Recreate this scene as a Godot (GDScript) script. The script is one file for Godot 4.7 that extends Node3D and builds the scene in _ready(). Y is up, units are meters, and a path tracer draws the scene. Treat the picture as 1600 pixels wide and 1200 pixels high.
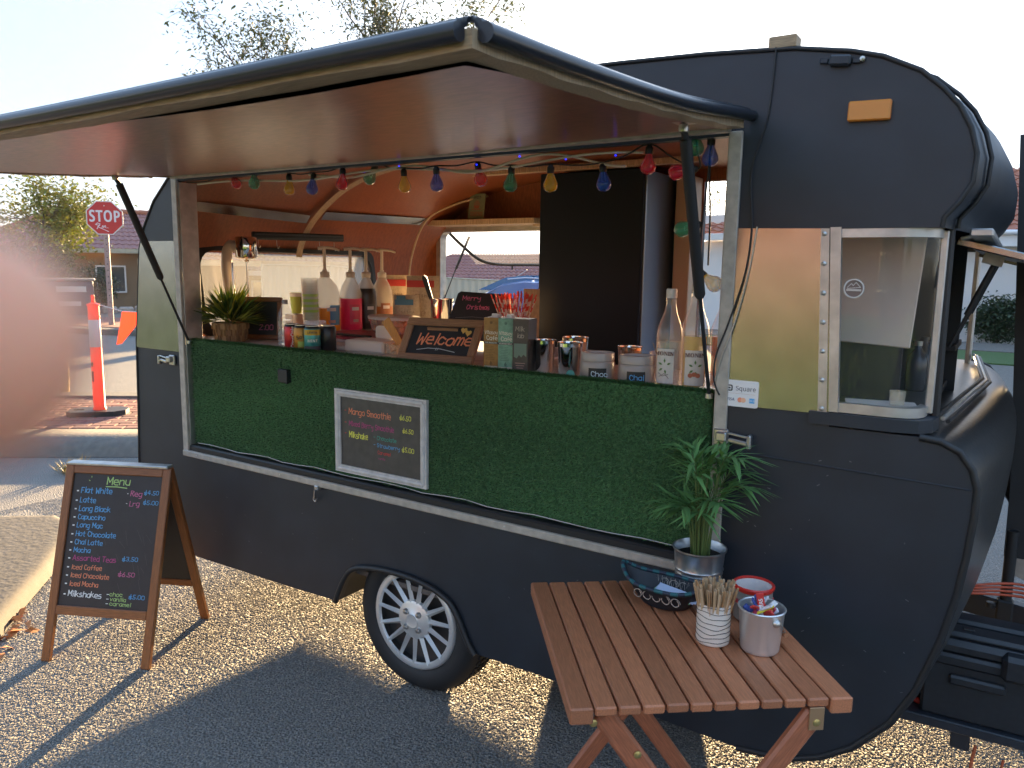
extends Node3D
# A food caravan with its hatch open, low sun behind it. World: near side of the caravan in the plane z = 0, nose towards +x, y up, metres.

var rng := RandomNumberGenerator.new()
var M := {}
const ZF := -2.1                                   # far side of the caravan
const TOP := 1.255                                 # counter top

# ---------------------------------------------------------------- mesh builder
class MB:
	var v := PackedVector3Array()
	var n := PackedVector3Array()
	var c := PackedColorArray()
	var col := Color(1, 1, 1)
	func tri(a: Vector3, b: Vector3, d: Vector3, na: Vector3, nb: Vector3, nd: Vector3) -> void:
		var g := (d - a).cross(b - a)
		if g.dot(na + nb + nd) < 0.0:
			v.append(a); v.append(d); v.append(b); n.append(na); n.append(nd); n.append(nb)
		else:
			v.append(a); v.append(b); v.append(d); n.append(na); n.append(nb); n.append(nd)
		c.append(col); c.append(col); c.append(col)
	func face(pts: Array, out: Vector3) -> void:          # flat convex polygon, facing out
		for i in range(1, pts.size() - 1):
			tri(pts[0], pts[i], pts[i + 1], out, out, out)
	func flat(a: Vector3, b: Vector3, d: Vector3, e: Vector3) -> void:
		var nn := (d - a).cross(b - a).normalized()
		if nn == Vector3.ZERO: nn = (e - a).cross(d - a).normalized()
		tri(a, b, d, nn, nn, nn); tri(a, d, e, nn, nn, nn)
	func box(ctr: Vector3, size: Vector3, bas := Basis(), bev := 0.0) -> void:
		var h := size * 0.5
		if bev <= 0.0:
			for ax in 3:
				for s in [-1.0, 1.0]:
					var o := Vector3.ZERO; o[ax] = s
					var u := Vector3.ZERO; u[(ax + 1) % 3] = h[(ax + 1) % 3]
					var w := Vector3.ZERO; w[(ax + 2) % 3] = h[(ax + 2) % 3]
					var k := o * h[ax]
					face([ctr + bas * (k - u - w), ctr + bas * (k + u - w), ctr + bas * (k + u + w), ctr + bas * (k - u + w)], (bas * o).normalized())
			return
		var e := minf(bev, minf(h.x, minf(h.y, h.z)) * 0.9)
		for ax in 3:
			var b := (ax + 1) % 3
			var d := (ax + 2) % 3
			for s in [-1.0, 1.0]:
				var o := Vector3.ZERO; o[ax] = s
				var u := Vector3.ZERO; u[b] = h[b] - e
				var w := Vector3.ZERO; w[d] = h[d] - e
				var k := o * h[ax]
				face([ctr + bas * (k - u - w), ctr + bas * (k + u - w), ctr + bas * (k + u + w), ctr + bas * (k - u + w)], (bas * o).normalized())
				for t in [-1.0, 1.0]:                            # chamfer between face ax and face b, along d
					var p := Vector3.ZERO; p[ax] = s * h[ax]; p[b] = t * (h[b] - e)
					var q := Vector3.ZERO; q[ax] = s * (h[ax] - e); q[b] = t * h[b]
					var l := Vector3.ZERO; l[d] = h[d] - e
					var nn := Vector3.ZERO; nn[ax] = s; nn[b] = t
					face([ctr + bas * (p - l), ctr + bas * (q - l), ctr + bas * (q + l), ctr + bas * (p + l)], (bas * nn).normalized())
		for sx in [-1.0, 1.0]:
			for sy in [-1.0, 1.0]:
				for sz in [-1.0, 1.0]:
					var s := Vector3(sx, sy, sz)
					var i := h - Vector3(e, e, e)
					face([ctr + bas * (s * Vector3(h.x, i.y, i.z)), ctr + bas * (s * Vector3(i.x, h.y, i.z)), ctr + bas * (s * Vector3(i.x, i.y, h.z))], (bas * s).normalized())
	func lathe(prof: Array, seg := 24, xf := Transform3D(), crease := 0.7, squash := 1.0) -> void:   # prof: Vector2(radius, y)
		var m := prof.size()
		var nn := []
		for i in m - 1:
			var t: Vector2 = prof[i + 1] - prof[i]
			nn.append(Vector2(t.y, -t.x).normalized())
		for i in m - 1:
			var n0: Vector2 = nn[i]
			var n1: Vector2 = nn[i]
			if i > 0 and nn[i - 1].dot(nn[i]) > crease: n0 = (nn[i - 1] + nn[i]).normalized()
			if i < m - 2 and nn[i + 1].dot(nn[i]) > crease: n1 = (nn[i + 1] + nn[i]).normalized()
			for k in seg:
				var a := TAU * k / seg
				var b := TAU * (k + 1) / seg
				var ca := Vector2(cos(a), sin(a) * squash)
				var cb := Vector2(cos(b), sin(b) * squash)
				var p00 := xf * Vector3(prof[i].x * ca.x, prof[i].y, prof[i].x * ca.y)
				var p01 := xf * Vector3(prof[i].x * cb.x, prof[i].y, prof[i].x * cb.y)
				var p10 := xf * Vector3(prof[i + 1].x * ca.x, prof[i + 1].y, prof[i + 1].x * ca.y)
				var p11 := xf * Vector3(prof[i + 1].x * cb.x, prof[i + 1].y, prof[i + 1].x * cb.y)
				var m00 := (xf.basis * Vector3(n0.x * cos(a), n0.y, n0.x * sin(a))).normalized()
				var m01 := (xf.basis * Vector3(n0.x * cos(b), n0.y, n0.x * sin(b))).normalized()
				var m10 := (xf.basis * Vector3(n1.x * cos(a), n1.y, n1.x * sin(a))).normalized()
				var m11 := (xf.basis * Vector3(n1.x * cos(b), n1.y, n1.x * sin(b))).normalized()
				if prof[i + 1].x > 1e-6: tri(p00, p10, p11, m00, m10, m11)
				if prof[i].x > 1e-6: tri(p00, p11, p01, m00, m11, m01)
	func tube(path: Array, radius: Variant, seg := 8, caps := true) -> void:
		var m := path.size()
		var rings := []
		var norms := []
		var up := Vector3.UP
		var t0: Vector3 = (path[1] - path[0]).normalized()
		if absf(t0.dot(up)) > 0.95: up = Vector3.RIGHT
		var side := t0.cross(up).normalized()
		for i in m:
			var t: Vector3
			if i == 0: t = t0
			elif i == m - 1: t = (path[i] - path[i - 1]).normalized()
			else: t = ((path[i + 1] - path[i]).normalized() + (path[i] - path[i - 1]).normalized()).normalized()
			side = (side - t * side.dot(t)).normalized()
			var bi := t.cross(side)
			var r: float = radius[i] if radius is Array else radius
			var ring := []
			var nr := []
			for k in seg:
				var a := TAU * k / seg
				var d := side * cos(a) + bi * sin(a)
				ring.append(path[i] + d * r); nr.append(d)
			rings.append(ring); norms.append(nr)
		for i in m - 1:
			for k in seg:
				var j := (k + 1) % seg
				tri(rings[i][k], rings[i + 1][k], rings[i + 1][j], norms[i][k], norms[i + 1][k], norms[i + 1][j])
				tri(rings[i][k], rings[i + 1][j], rings[i][j], norms[i][k], norms[i + 1][j], norms[i][j])
		if caps:
			face(rings[0], -t0)
			face(rings[m - 1], (path[m - 1] - path[m - 2]).normalized())
	func grid(rows: Array, flip_hint := Vector3.ZERO, skip := {}) -> void:      # rows of equal length; smooth normals
		var R := rows.size()
		var C: int = rows[0].size()
		var nr := PackedVector3Array(); nr.resize(R * C)
		for i in R - 1:
			for j in C - 1:
				var g: Vector3 = (rows[i + 1][j + 1] - rows[i][j]).cross(rows[i + 1][j] - rows[i][j + 1])
				nr[i * C + j] += g; nr[i * C + j + 1] += g; nr[(i + 1) * C + j] += g; nr[(i + 1) * C + j + 1] += g
		var sgn := 1.0
		if flip_hint != Vector3.ZERO:
			var tot := 0.0
			for q in nr: tot += q.dot(flip_hint)
			if tot < 0.0: sgn = -1.0
		for i in nr.size(): nr[i] = nr[i].normalized() * sgn
		for i in R - 1:
			for j in C - 1:
				if skip.has(Vector2i(i, j)): continue
				var a := i * C + j
				tri(rows[i][j], rows[i + 1][j], rows[i + 1][j + 1], nr[a], nr[a + C], nr[a + C + 1])
				tri(rows[i][j], rows[i + 1][j + 1], rows[i][j + 1], nr[a], nr[a + C + 1], nr[a + 1])
	func prism(polys: Array, z0: float, z1: float, xf := Transform3D(), crease := 0.85, ends := true) -> void:   # polys: outline and holes, even-odd, arrays of Vector2
		if ends:
			var xs := []
			for p in polys:
				for q in p: xs.append(q.x)
			xs.sort()
			var last := -1e9
			var cuts := []
			for x in xs:
				if x - last > 1e-5: cuts.append(x); last = x
			for i in cuts.size() - 1:
				var xa: float = cuts[i]
				var xb: float = cuts[i + 1]
				var xm := (xa + xb) * 0.5
				var hits := []
				for p in polys:
					for k in p.size():
						var a: Vector2 = p[k]
						var b: Vector2 = p[(k + 1) % p.size()]
						if (a.x < xm) != (b.x < xm):
							var s := (b.y - a.y) / (b.x - a.x)
							hits.append([a.y + s * (xm - a.x), a.y + s * (xa - a.x), a.y + s * (xb - a.x)])
				hits.sort_custom(func(p, q): return p[0] < q[0])
				for h in range(0, hits.size() - 1, 2):
					var lo: Array = hits[h]
					var hi: Array = hits[h + 1]
					for e in [[z1, 1.0], [z0, -1.0]]:
						face([xf * Vector3(xa, lo[1], e[0]), xf * Vector3(xb, lo[2], e[0]), xf * Vector3(xb, hi[2], e[0]), xf * Vector3(xa, hi[1], e[0])], (xf.basis * Vector3(0, 0, e[1] * signf(z1 - z0))).normalized())
		for pi in polys.size():
			var p: Array = polys[pi]
			var area := 0.0
			for k in p.size(): area += p[k].cross(p[(k + 1) % p.size()])
			var s := signf(area) * (1.0 if pi == 0 else -1.0)
			var en := []
			for k in p.size():
				var t: Vector2 = (p[(k + 1) % p.size()] - p[k]).normalized()
				en.append(Vector2(t.y, -t.x) * s)
			for k in p.size():
				var j := (k + 1) % p.size()
				var h := (k - 1 + p.size()) % p.size()
				var na: Vector2 = en[k]
				var nb: Vector2 = en[k]
				if en[h].dot(en[k]) > crease: na = (en[h] + en[k]).normalized()
				if en[j].dot(en[k]) > crease: nb = (en[j] + en[k]).normalized()
				var A := (xf.basis * Vector3(na.x, na.y, 0)).normalized()
				var B := (xf.basis * Vector3(nb.x, nb.y, 0)).normalized()
				var a0 := xf * Vector3(p[k].x, p[k].y, z0)
				var a1 := xf * Vector3(p[k].x, p[k].y, z1)
				var b0 := xf * Vector3(p[j].x, p[j].y, z0)
				var b1 := xf * Vector3(p[j].x, p[j].y, z1)
				tri(a0, a1, b1, A, A, B); tri(a0, b1, b0, A, B, B)
	func stroke(pts: Array, w: float, z := 0.0, th := 0.0006) -> void:        # a flat pen line in the xy plane
		for i in pts.size() - 1:
			var a: Vector2 = pts[i]
			var b: Vector2 = pts[i + 1]
			var d := (b - a)
			if d.length() < 1e-6: d = Vector2(0, 1e-4)
			d = d.normalized()
			var s := Vector2(-d.y, d.x) * w * 0.5
			a -= d * w * 0.42
			b += d * w * 0.42
			var zz := z + th + 0.00004 * (i % 2)
			face([Vector3(a.x + s.x, a.y + s.y, zz), Vector3(b.x + s.x, b.y + s.y, zz), Vector3(b.x - s.x, b.y - s.y, zz), Vector3(a.x - s.x, a.y - s.y, zz)], Vector3(0, 0, 1))
	func mesh() -> ArrayMesh:
		var m := ArrayMesh.new()
		var a := []
		a.resize(Mesh.ARRAY_MAX)
		a[Mesh.ARRAY_VERTEX] = v; a[Mesh.ARRAY_NORMAL] = n; a[Mesh.ARRAY_COLOR] = c
		m.add_surface_from_arrays(Mesh.PRIMITIVE_TRIANGLES, a)
		return m

# ---------------------------------------------------------------- nodes
var used := {}
func numbered(s: String) -> String:
	if not used.has(s):
		used[s] = 0
		return s
	used[s] += 1
	return "%s_%03d" % [s, used[s]]

func tag(o: Node, label: String, category := "", group := "", kind := "") -> Node:
	if label: o.set_meta("label", label)
	if category: o.set_meta("category", category)
	if group: o.set_meta("group", group)
	if kind: o.set_meta("kind", kind)
	return o

func thing(called: String, label: String, category: String, at := Vector3.ZERO, turn := 0.0, group := "") -> Node3D:
	var o := Node3D.new()
	o.name = numbered(called)
	add_child(o)
	o.position = at
	o.rotation.y = turn
	tag(o, label, category, group)
	return o

var kid_names := {}
func part(called: String, mb: Variant, mat: Material, parent: Node, xf := Transform3D(), world := false, label := "") -> MeshInstance3D:
	var o := MeshInstance3D.new()
	var key := str(parent.get_instance_id()) + called
	if kid_names.has(key):
		kid_names[key] += 1
		o.name = "%s_%03d" % [called, kid_names[key]]
	else:
		kid_names[key] = 0
		o.name = called
	o.mesh = mb.mesh() if mb is MB else mb
	o.material_override = mat
	parent.add_child(o, true)
	if world: o.global_transform = xf
	else: o.transform = xf
	if label: o.set_meta("label", label)
	return o

func single(called: String, mb: Variant, mat: Material, label: String, category: String, xf := Transform3D(), group := "") -> MeshInstance3D:
	var o := MeshInstance3D.new()
	o.name = numbered(called)
	o.mesh = mb.mesh() if mb is MB else mb
	o.material_override = mat
	add_child(o)
	o.transform = xf
	tag(o, label, category, group)
	return o

func structure(called: String, mb: Variant, mat: Material, label := "") -> MeshInstance3D:
	var o := MeshInstance3D.new()
	o.name = numbered(called)
	o.mesh = mb.mesh() if mb is MB else mb
	o.material_override = mat
	add_child(o)
	tag(o, label, "", "", "structure")
	return o

func scatter(called: String, mesh: Mesh, mat: Material, xfs: Array, cols: Array, parent: Node) -> MultiMeshInstance3D:
	var mm := MultiMesh.new()
	mm.transform_format = MultiMesh.TRANSFORM_3D
	mm.use_colors = true
	mm.mesh = mesh
	mm.instance_count = xfs.size()
	var buf := PackedFloat32Array()
	buf.resize(xfs.size() * 16)
	for i in xfs.size():
		var t: Transform3D = xfs[i]
		var k := i * 16
		buf[k] = t.basis.x.x; buf[k + 1] = t.basis.y.x; buf[k + 2] = t.basis.z.x; buf[k + 3] = t.origin.x
		buf[k + 4] = t.basis.x.y; buf[k + 5] = t.basis.y.y; buf[k + 6] = t.basis.z.y; buf[k + 7] = t.origin.y
		buf[k + 8] = t.basis.x.z; buf[k + 9] = t.basis.y.z; buf[k + 10] = t.basis.z.z; buf[k + 11] = t.origin.z
		var q: Color = cols[i]
		buf[k + 12] = q.r; buf[k + 13] = q.g; buf[k + 14] = q.b; buf[k + 15] = 1.0
	mm.buffer = buf
	var o := MultiMeshInstance3D.new()
	o.name = called
	o.multimesh = mm
	o.material_override = mat
	parent.add_child(o, true)
	o.set_meta("kind", "stuff")
	return o

func at(x: float, y: float, z: float, turn := 0.0) -> Transform3D:
	return Transform3D(Basis(Vector3.UP, turn), Vector3(x, y, z))

func look_along(a: Vector3, b: Vector3, up := Vector3.UP) -> Transform3D:     # local y runs from a to b
	var y := (b - a).normalized()
	if absf(y.dot(up)) > 0.98: up = Vector3.FORWARD
	var x := y.cross(up).normalized()
	return Transform3D(Basis(x, y, x.cross(y)), a)

func rr(w: float, h: float, r: float, k := 5) -> Array:                         # rounded rectangle about the origin
	var p := []
	for q in 4:
		var cx: float = (w * 0.5 - r) * [1, -1, -1, 1][q]
		var cy: float = (h * 0.5 - r) * [1, 1, -1, -1][q]
		for i in k + 1:
			var a := PI * 0.5 * (q + float(i) / k)
			p.append(Vector2(cx + r * cos(a), cy + r * sin(a)))
	return p

func moved(p: Array, d: Vector2) -> Array:
	var q := []
	for a in p: q.append(a + d)
	return q

func curve(pts: Array, k := 6) -> Array:                                        # Catmull-Rom through Vector3 points
	var out := []
	for i in pts.size() - 1:
		var a: Vector3 = pts[maxi(i - 1, 0)]
		var b: Vector3 = pts[i]
		var d: Vector3 = pts[i + 1]
		var e: Vector3 = pts[mini(i + 2, pts.size() - 1)]
		for j in k:
			out.append(b.cubic_interpolate(d, a, e, float(j) / k))
	out.append(pts[-1])
	return out

# ---------------------------------------------------------------- pen lettering: strokes of xy digit pairs, base line at y 2
const PEN := {
	"A": "023862 1454", "B": "0838574605 0546544202 0208", "C": "5738180604224253", "F": "0208 0848 0535", "H": "0208 5258 0555", "I": "1218",
	"L": "080242", "M": "0208346862", "R": "0208 0838574605 2552", "S": "57381806154554421203", "T": "0868 3832", "W": "0812365268", "V": "083268",
	"$": "56361605144453421203 3931", "0": "280703224253573828", "2": "07184857460252", "3": "0848574525 4554421203", "4": "380464 4842",
	"5": "5818153554421203", "6": "4815032242544515", ".": "1213", "-": "0545", "'": "1817",
	"a": "56260503224254 5652", "b": "0802 05264655534202", "c": "5526160503224253", "d": "5852 5526160503224254", "e": "0454461605032252",
	"f": "48382722 0545", "g": "5626160503224254 5651403010", "h": "0802 0526465552", "i": "1612 1718", "k": "0802 4604 2452", "l": "1812",
	"m": "0602 0516263532 3546566562", "n": "0602 0526465552", "o": "260503224253554626", "p": "0600 0526465553421203", "r": "0602 05163646",
	"s": "4616051444534202", "t": "28233242 0646", "u": "0603224254 5652", "v": "062256", "w": "0612345266", "x": "0652 5602", "y": "06042444 56514020",
	"é": "0454461605032252 2839",
}
func pen(mb: MB, text: String, x: float, y: float, h: float, w: float, slant := 0.08, stretch := 0.8, z := 0.0) -> float:   # h: height of a capital; returns the end
	var u := h / 6.0
	var ux := u * stretch
	for ch in text:
		if ch == " ":
			x += 4.0 * ux
			continue
		var most := 0.0
		var dy := rng.randf_range(-0.35, 0.35) * u
		for st in String(PEN[ch]).split(" "):
			var pts := []
			for i in range(0, st.length() - 1, 2):
				var px := float(st[i].to_int())
				var py := float(st[i + 1].to_int()) - 2.0
				most = maxf(most, px)
				pts.append(Vector2(x + px * ux + py * u * slant + rng.randf_range(-0.12, 0.12) * u, y + py * u + dy + rng.randf_range(-0.12, 0.12) * u))
			mb.stroke(pts, w, z)
		x += (most + 1.7) * ux
	return x

func letters(text: String, height: float, depth: float, font := "Droid Sans", bold := false) -> TextMesh:   # upright print, height of a capital
	var t := TextMesh.new()
	var f := SystemFont.new()
	f.font_names = PackedStringArray([font])
	if bold: f.font_weight = 700
	t.font = f
	t.text = text
	t.font_size = 64
	t.pixel_size = height / 46.0
	t.depth = depth
	t.curve_step = 2.0
	return t

# ---------------------------------------------------------------- materials
func lin(r: float, g: float, b: float, a := 1.0) -> Color:
	var q := Color(r, g, b).linear_to_srgb()
	q.a = a
	return q

func paint(r: float, g: float, b: float, rough := 0.6, metal := 0.0) -> StandardMaterial3D:
	var m := StandardMaterial3D.new()
	m.albedo_color = lin(r, g, b)
	m.roughness = rough
	m.metallic = metal
	return m

func noise_tex(sd: int, freq: float, lo: Color, hi: Color, kind := FastNoiseLite.TYPE_SIMPLEX_SMOOTH, oct := 4, size := 512, normal := false, bump := 4.0, mid := -1.0) -> NoiseTexture2D:
	var f := FastNoiseLite.new()
	f.seed = sd
	f.noise_type = kind
	f.frequency = freq
	f.fractal_octaves = oct
	if kind == FastNoiseLite.TYPE_CELLULAR: f.fractal_type = FastNoiseLite.FRACTAL_NONE
	var t := NoiseTexture2D.new()
	t.width = size
	t.height = size
	t.seamless = true
	t.noise = f
	if normal:
		t.as_normal_map = true
		t.bump_strength = bump
	else:
		var g := Gradient.new()
		g.set_color(0, lo.linear_to_srgb())
		g.set_color(1, hi.linear_to_srgb())
		if mid > 0.0:
			g.set_offset(0, mid - 0.12)
			g.set_offset(1, mid + 0.12)
		t.color_ramp = g
	return t

func grey(a: float) -> Color:
	return Color(a, a, a)

func tri_tex(m: StandardMaterial3D, tex: Texture2D, scale: Vector3, world := false) -> StandardMaterial3D:
	m.albedo_texture = tex
	m.uv1_triplanar = true
	m.uv1_world_triplanar = world
	m.uv1_scale = scale
	return m

func bump(m: StandardMaterial3D, tex: Texture2D, k := 1.0) -> StandardMaterial3D:
	m.normal_enabled = true
	m.normal_texture = tex
	m.normal_scale = k
	return m

func glassy(r: float, g: float, b: float, a: float, rough := 0.03) -> StandardMaterial3D:
	var m := paint(r, g, b, rough)
	m.albedo_color.a = a
	m.transparency = BaseMaterial3D.TRANSPARENCY_ALPHA
	return m

func wood(r: float, g: float, b: float, tex: Texture2D, along: int, rough := 0.55, across := 22.0) -> StandardMaterial3D:
	var m := paint(r, g, b, rough)
	var s := Vector3(across, across, across)
	s[along] = 1.6
	tri_tex(m, tex, s)
	return m

func make_materials() -> void:
	var S := FastNoiseLite.TYPE_SIMPLEX_SMOOTH
	var soft := noise_tex(3, 0.012, grey(0.62), grey(1.0), S, 5)
	var fine := noise_tex(4, 0.09, grey(0.7), grey(1.0), S, 3)
	var grain := noise_tex(5, 0.02, grey(0.5), grey(1.0), S, 5)
	var fine_n := noise_tex(6, 0.06, grey(0), grey(1), S, 4, 512, true, 3.0)
	var wavy_n := noise_tex(7, 0.006, grey(0), grey(1), S, 2, 512, true, 2.0)
	var cell := noise_tex(8, 0.06, grey(0.45), grey(1.0), FastNoiseLite.TYPE_CELLULAR, 1)
	var cell_n := noise_tex(9, 0.06, grey(0), grey(1), FastNoiseLite.TYPE_CELLULAR, 1, 512, true, 6.0)
	M.soft = soft; M.grain = grain; M.fine_n = fine_n
	# caravan
	M.black = bump(tri_tex(paint(0.021, 0.027, 0.037, 0.48), soft, Vector3(0.7, 0.7, 0.7)), wavy_n, 0.16)
	M.black_matt = paint(0.018, 0.018, 0.02, 0.65)
	M.rubber = paint(0.014, 0.014, 0.015, 0.5)
	M.awning_rubber = paint(0.016, 0.018, 0.024, 0.28)
	var alu := noise_tex(11, 0.01, grey(0.8), grey(1.0), S, 5)
	M.alu = bump(tri_tex(paint(0.34, 0.35, 0.345, 0.25, 1.0), alu, Vector3(1.5, 1.5, 1.5)), wavy_n, 0.06)
	M.alu_matt = tri_tex(paint(0.62, 0.60, 0.57, 0.42, 0.85), soft, Vector3(2, 2, 2))
	M.cream_trim = tri_tex(paint(0.52, 0.46, 0.38, 0.5), soft, Vector3(3, 3, 3))
	M.ply = wood(0.38, 0.108, 0.036, grain, 1, 0.42, 7.0)
	M.ply_soffit = wood(0.42, 0.150, 0.080, grain, 0, 0.34, 5.0)
	M.ply_soffit.clearcoat_enabled = true; M.ply_soffit.clearcoat = 0.5; M.ply_soffit.clearcoat_roughness = 0.24
	M.raw_wood = wood(0.50, 0.34, 0.19, grain, 0, 0.6)
	M.raw_wood_y = wood(0.52, 0.37, 0.22, grain, 1, 0.6)
	M.cream_ply = wood(0.62, 0.44, 0.28, grain, 1, 0.55, 8.0)
	M.fridge = paint(0.022, 0.030, 0.046, 0.5)
	M.fridge.metallic_specular = 0.22
	M.fridge_side_lit = paint(0.20, 0.31, 0.46, 0.45)  # bluish daylight falling on this side is put into its colour
	M.laminate = tri_tex(paint(0.72, 0.66, 0.58, 0.35), soft, Vector3(2, 2, 2))
	M.floor_in = paint(0.12, 0.1, 0.09, 0.6)
	M.perspex = glassy(0.9, 0.9, 0.88, 0.015, 0.02); M.perspex.metallic_specular = 0.4
	M.dusty_pane = glassy(0.85, 0.84, 0.8, 0.16, 0.24)
	M.amber = paint(0.78, 0.27, 0.02, 0.25); M.amber.clearcoat_enabled = true
	M.amber.backlight_enabled = true; M.amber.backlight = lin(0.5, 0.15, 0.0)
	M.steel = paint(0.78, 0.77, 0.75, 0.09, 1.0)
	M.zinc = bump(tri_tex(paint(0.62, 0.63, 0.64, 0.3, 0.9), soft, Vector3(4, 4, 4)), fine_n, 0.15)
	M.chrome_dull = paint(0.55, 0.53, 0.5, 0.3, 0.9)
	M.hubcap = paint(0.74, 0.73, 0.71, 0.4, 0.6)
	M.tyre = bump(paint(0.016, 0.016, 0.017, 0.62), fine_n, 0.3)
	M.turf_base = paint(0.035, 0.095, 0.030, 0.95)
	M.turf = paint(0.035, 0.11, 0.028, 0.75); M.turf.vertex_color_use_as_albedo = true
	M.turf.albedo_color = Color(1, 1, 1); M.turf.roughness = 0.7
	M.tint = paint(1, 1, 1, 0.6); M.tint.vertex_color_use_as_albedo = true
	M.tint_gloss = paint(1, 1, 1, 0.3); M.tint_gloss.vertex_color_use_as_albedo = true
	M.leaf = paint(1, 1, 1, 0.5); M.leaf.vertex_color_use_as_albedo = true
	M.leaf.backlight_enabled = true; M.leaf.backlight = lin(0.22, 0.26, 0.05)
	# boards and chalk
	M.slate = bump(tri_tex(paint(0.018, 0.018, 0.019, 0.45), soft, Vector3(3, 3, 3)), fine_n, 0.05)
	M.slate_grey = tri_tex(paint(0.085, 0.078, 0.07, 0.4), soft, Vector3(3, 3, 3))
	M.jarrah_x = wood(0.31, 0.105, 0.026, grain, 0, 0.38)
	M.jarrah_y = wood(0.31, 0.105, 0.026, grain, 1, 0.38)
	M.tan_x = wood(0.42, 0.21, 0.10, grain, 0, 0.5)
	M.tan_y = wood(0.42, 0.21, 0.10, grain, 1, 0.5)
	M.teak = []
	for i in 4:
		var k: float = [1.0, 0.82, 1.15, 0.92][i]
		var g2 := noise_tex(20 + i, 0.02, grey(0.6), grey(1.0), S, 5)
		M.teak.append(bump(wood(0.52 * k, 0.190 * k, 0.084 * k, g2, 2, 0.5), fine_n, 0.1))
	M.teak_y = wood(0.48, 0.155, 0.07, grain, 1, 0.45)
	M.white_frame = tri_tex(paint(0.70, 0.66, 0.62, 0.4), soft, Vector3(3, 3, 3))
	for q in [["chalk_green", 0.42, 0.60, 0.20], ["chalk_blue", 0.13, 0.38, 0.66], ["chalk_pink", 0.58, 0.15, 0.28], ["chalk_magenta", 0.45, 0.07, 0.20], ["chalk_orange", 0.78, 0.26, 0.13], ["chalk_white", 0.78, 0.78, 0.74], ["chalk_yellow", 0.80, 0.78, 0.12], ["chalk_red", 0.75, 0.06, 0.05], ["chalk_teal", 0.05, 0.36, 0.27]]:
		M[q[0]] = paint(q[1], q[2], q[3], 0.8)
	# ground
	var asph := noise_tex(12, 0.11, Color(0.12, 0.115, 0.108), Color(0.27, 0.25, 0.225), FastNoiseLite.TYPE_CELLULAR, 1, 1024)
	var asph_n := noise_tex(13, 0.11, grey(0), grey(1), FastNoiseLite.TYPE_CELLULAR, 1, 1024, true, 7.0)
	M.asphalt = bump(tri_tex(paint(1, 1, 1, 0.75), asph, Vector3(0.85, 0.85, 0.85), true), asph_n, 1.0)
	M.chip = paint(1, 1, 1, 0.72); M.chip.vertex_color_use_as_albedo = true
	M.concrete = bump(tri_tex(paint(0.17, 0.155, 0.135, 0.9), noise_tex(14, 0.03, grey(0.55), grey(1.0), S, 6), Vector3(0.8, 0.8, 0.8), true), fine_n, 0.25)
	M.old_concrete = M.concrete.duplicate(); M.old_concrete.albedo_color = lin(0.098, 0.090, 0.083)
	M.dry_earth = bump(tri_tex(paint(0.13, 0.12, 0.07, 0.95), soft, Vector3(0.12, 0.12, 0.12), true), fine_n, 0.6)
	M.lawn = bump(tri_tex(paint(0.055, 0.11, 0.024, 0.95), fine, Vector3(0.9, 0.9, 0.9), true), fine_n, 0.8)
	M.hill = tri_tex(paint(0.085, 0.09, 0.055, 0.95), noise_tex(15, 0.03, grey(0.45), grey(1.0), S, 5), Vector3(0.004, 0.004, 0.004), true)
	M.paver = tri_tex(paint(0.33, 0.13, 0.10, 0.85), cell, Vector3(6, 6, 6), true)
	M.paver_dark = tri_tex(paint(0.25, 0.10, 0.085, 0.85), cell, Vector3(6, 6, 6), true)
	M.brick = tri_tex(paint(0.36, 0.19, 0.11, 0.9), cell, Vector3(3, 3, 3), true)
	M.brick_face = bump(tri_tex(paint(0.40, 0.27, 0.17, 0.9), cell, Vector3(2.2, 6.5, 2.2), true), cell_n, 0.5)
	M.white_brick = bump(paint(0.66, 0.63, 0.60, 0.8), cell_n, 0.35)
	M.white_brick.uv1_triplanar = true; M.white_brick.uv1_world_triplanar = true; M.white_brick.uv1_scale = Vector3(1.5, 5.0, 1.5)
	M.white_paint = paint(0.74, 0.73, 0.72, 0.5)
	M.terracotta = tri_tex(paint(0.42, 0.15, 0.085, 0.75), fine, Vector3(1.3, 1.3, 1.3), true)
	M.mauve_tile = tri_tex(paint(0.33, 0.145, 0.13, 0.7), fine, Vector3(1.3, 1.3, 1.3), true)
	M.grey_tile = tri_tex(paint(0.22, 0.17, 0.16, 0.75), fine, Vector3(1.3, 1.3, 1.3), true)
	M.cream_wall = tri_tex(paint(0.60, 0.52, 0.38, 0.85), soft, Vector3(0.8, 0.8, 0.8), true)
	M.steel_fence = paint(0.50, 0.49, 0.40, 0.5)
	M.bark = tri_tex(paint(0.13, 0.10, 0.075, 0.9), grain, Vector3(6, 2, 6))
	M.orange_plastic = paint(0.95, 0.105, 0.03, 0.45); M.orange_plastic.backlight_enabled = true; M.orange_plastic.backlight = lin(0.55, 0.06, 0.01)
	M.reflective = paint(0.55, 0.54, 0.54, 0.4)
	M.road_sign_red = paint(0.52, 0.022, 0.02, 0.4)
	M.skin = paint(0.78, 0.36, 0.22, 0.5)
	M.skin.subsurf_scatter_enabled = true; M.skin.subsurf_scatter_strength = 0.4

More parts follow.
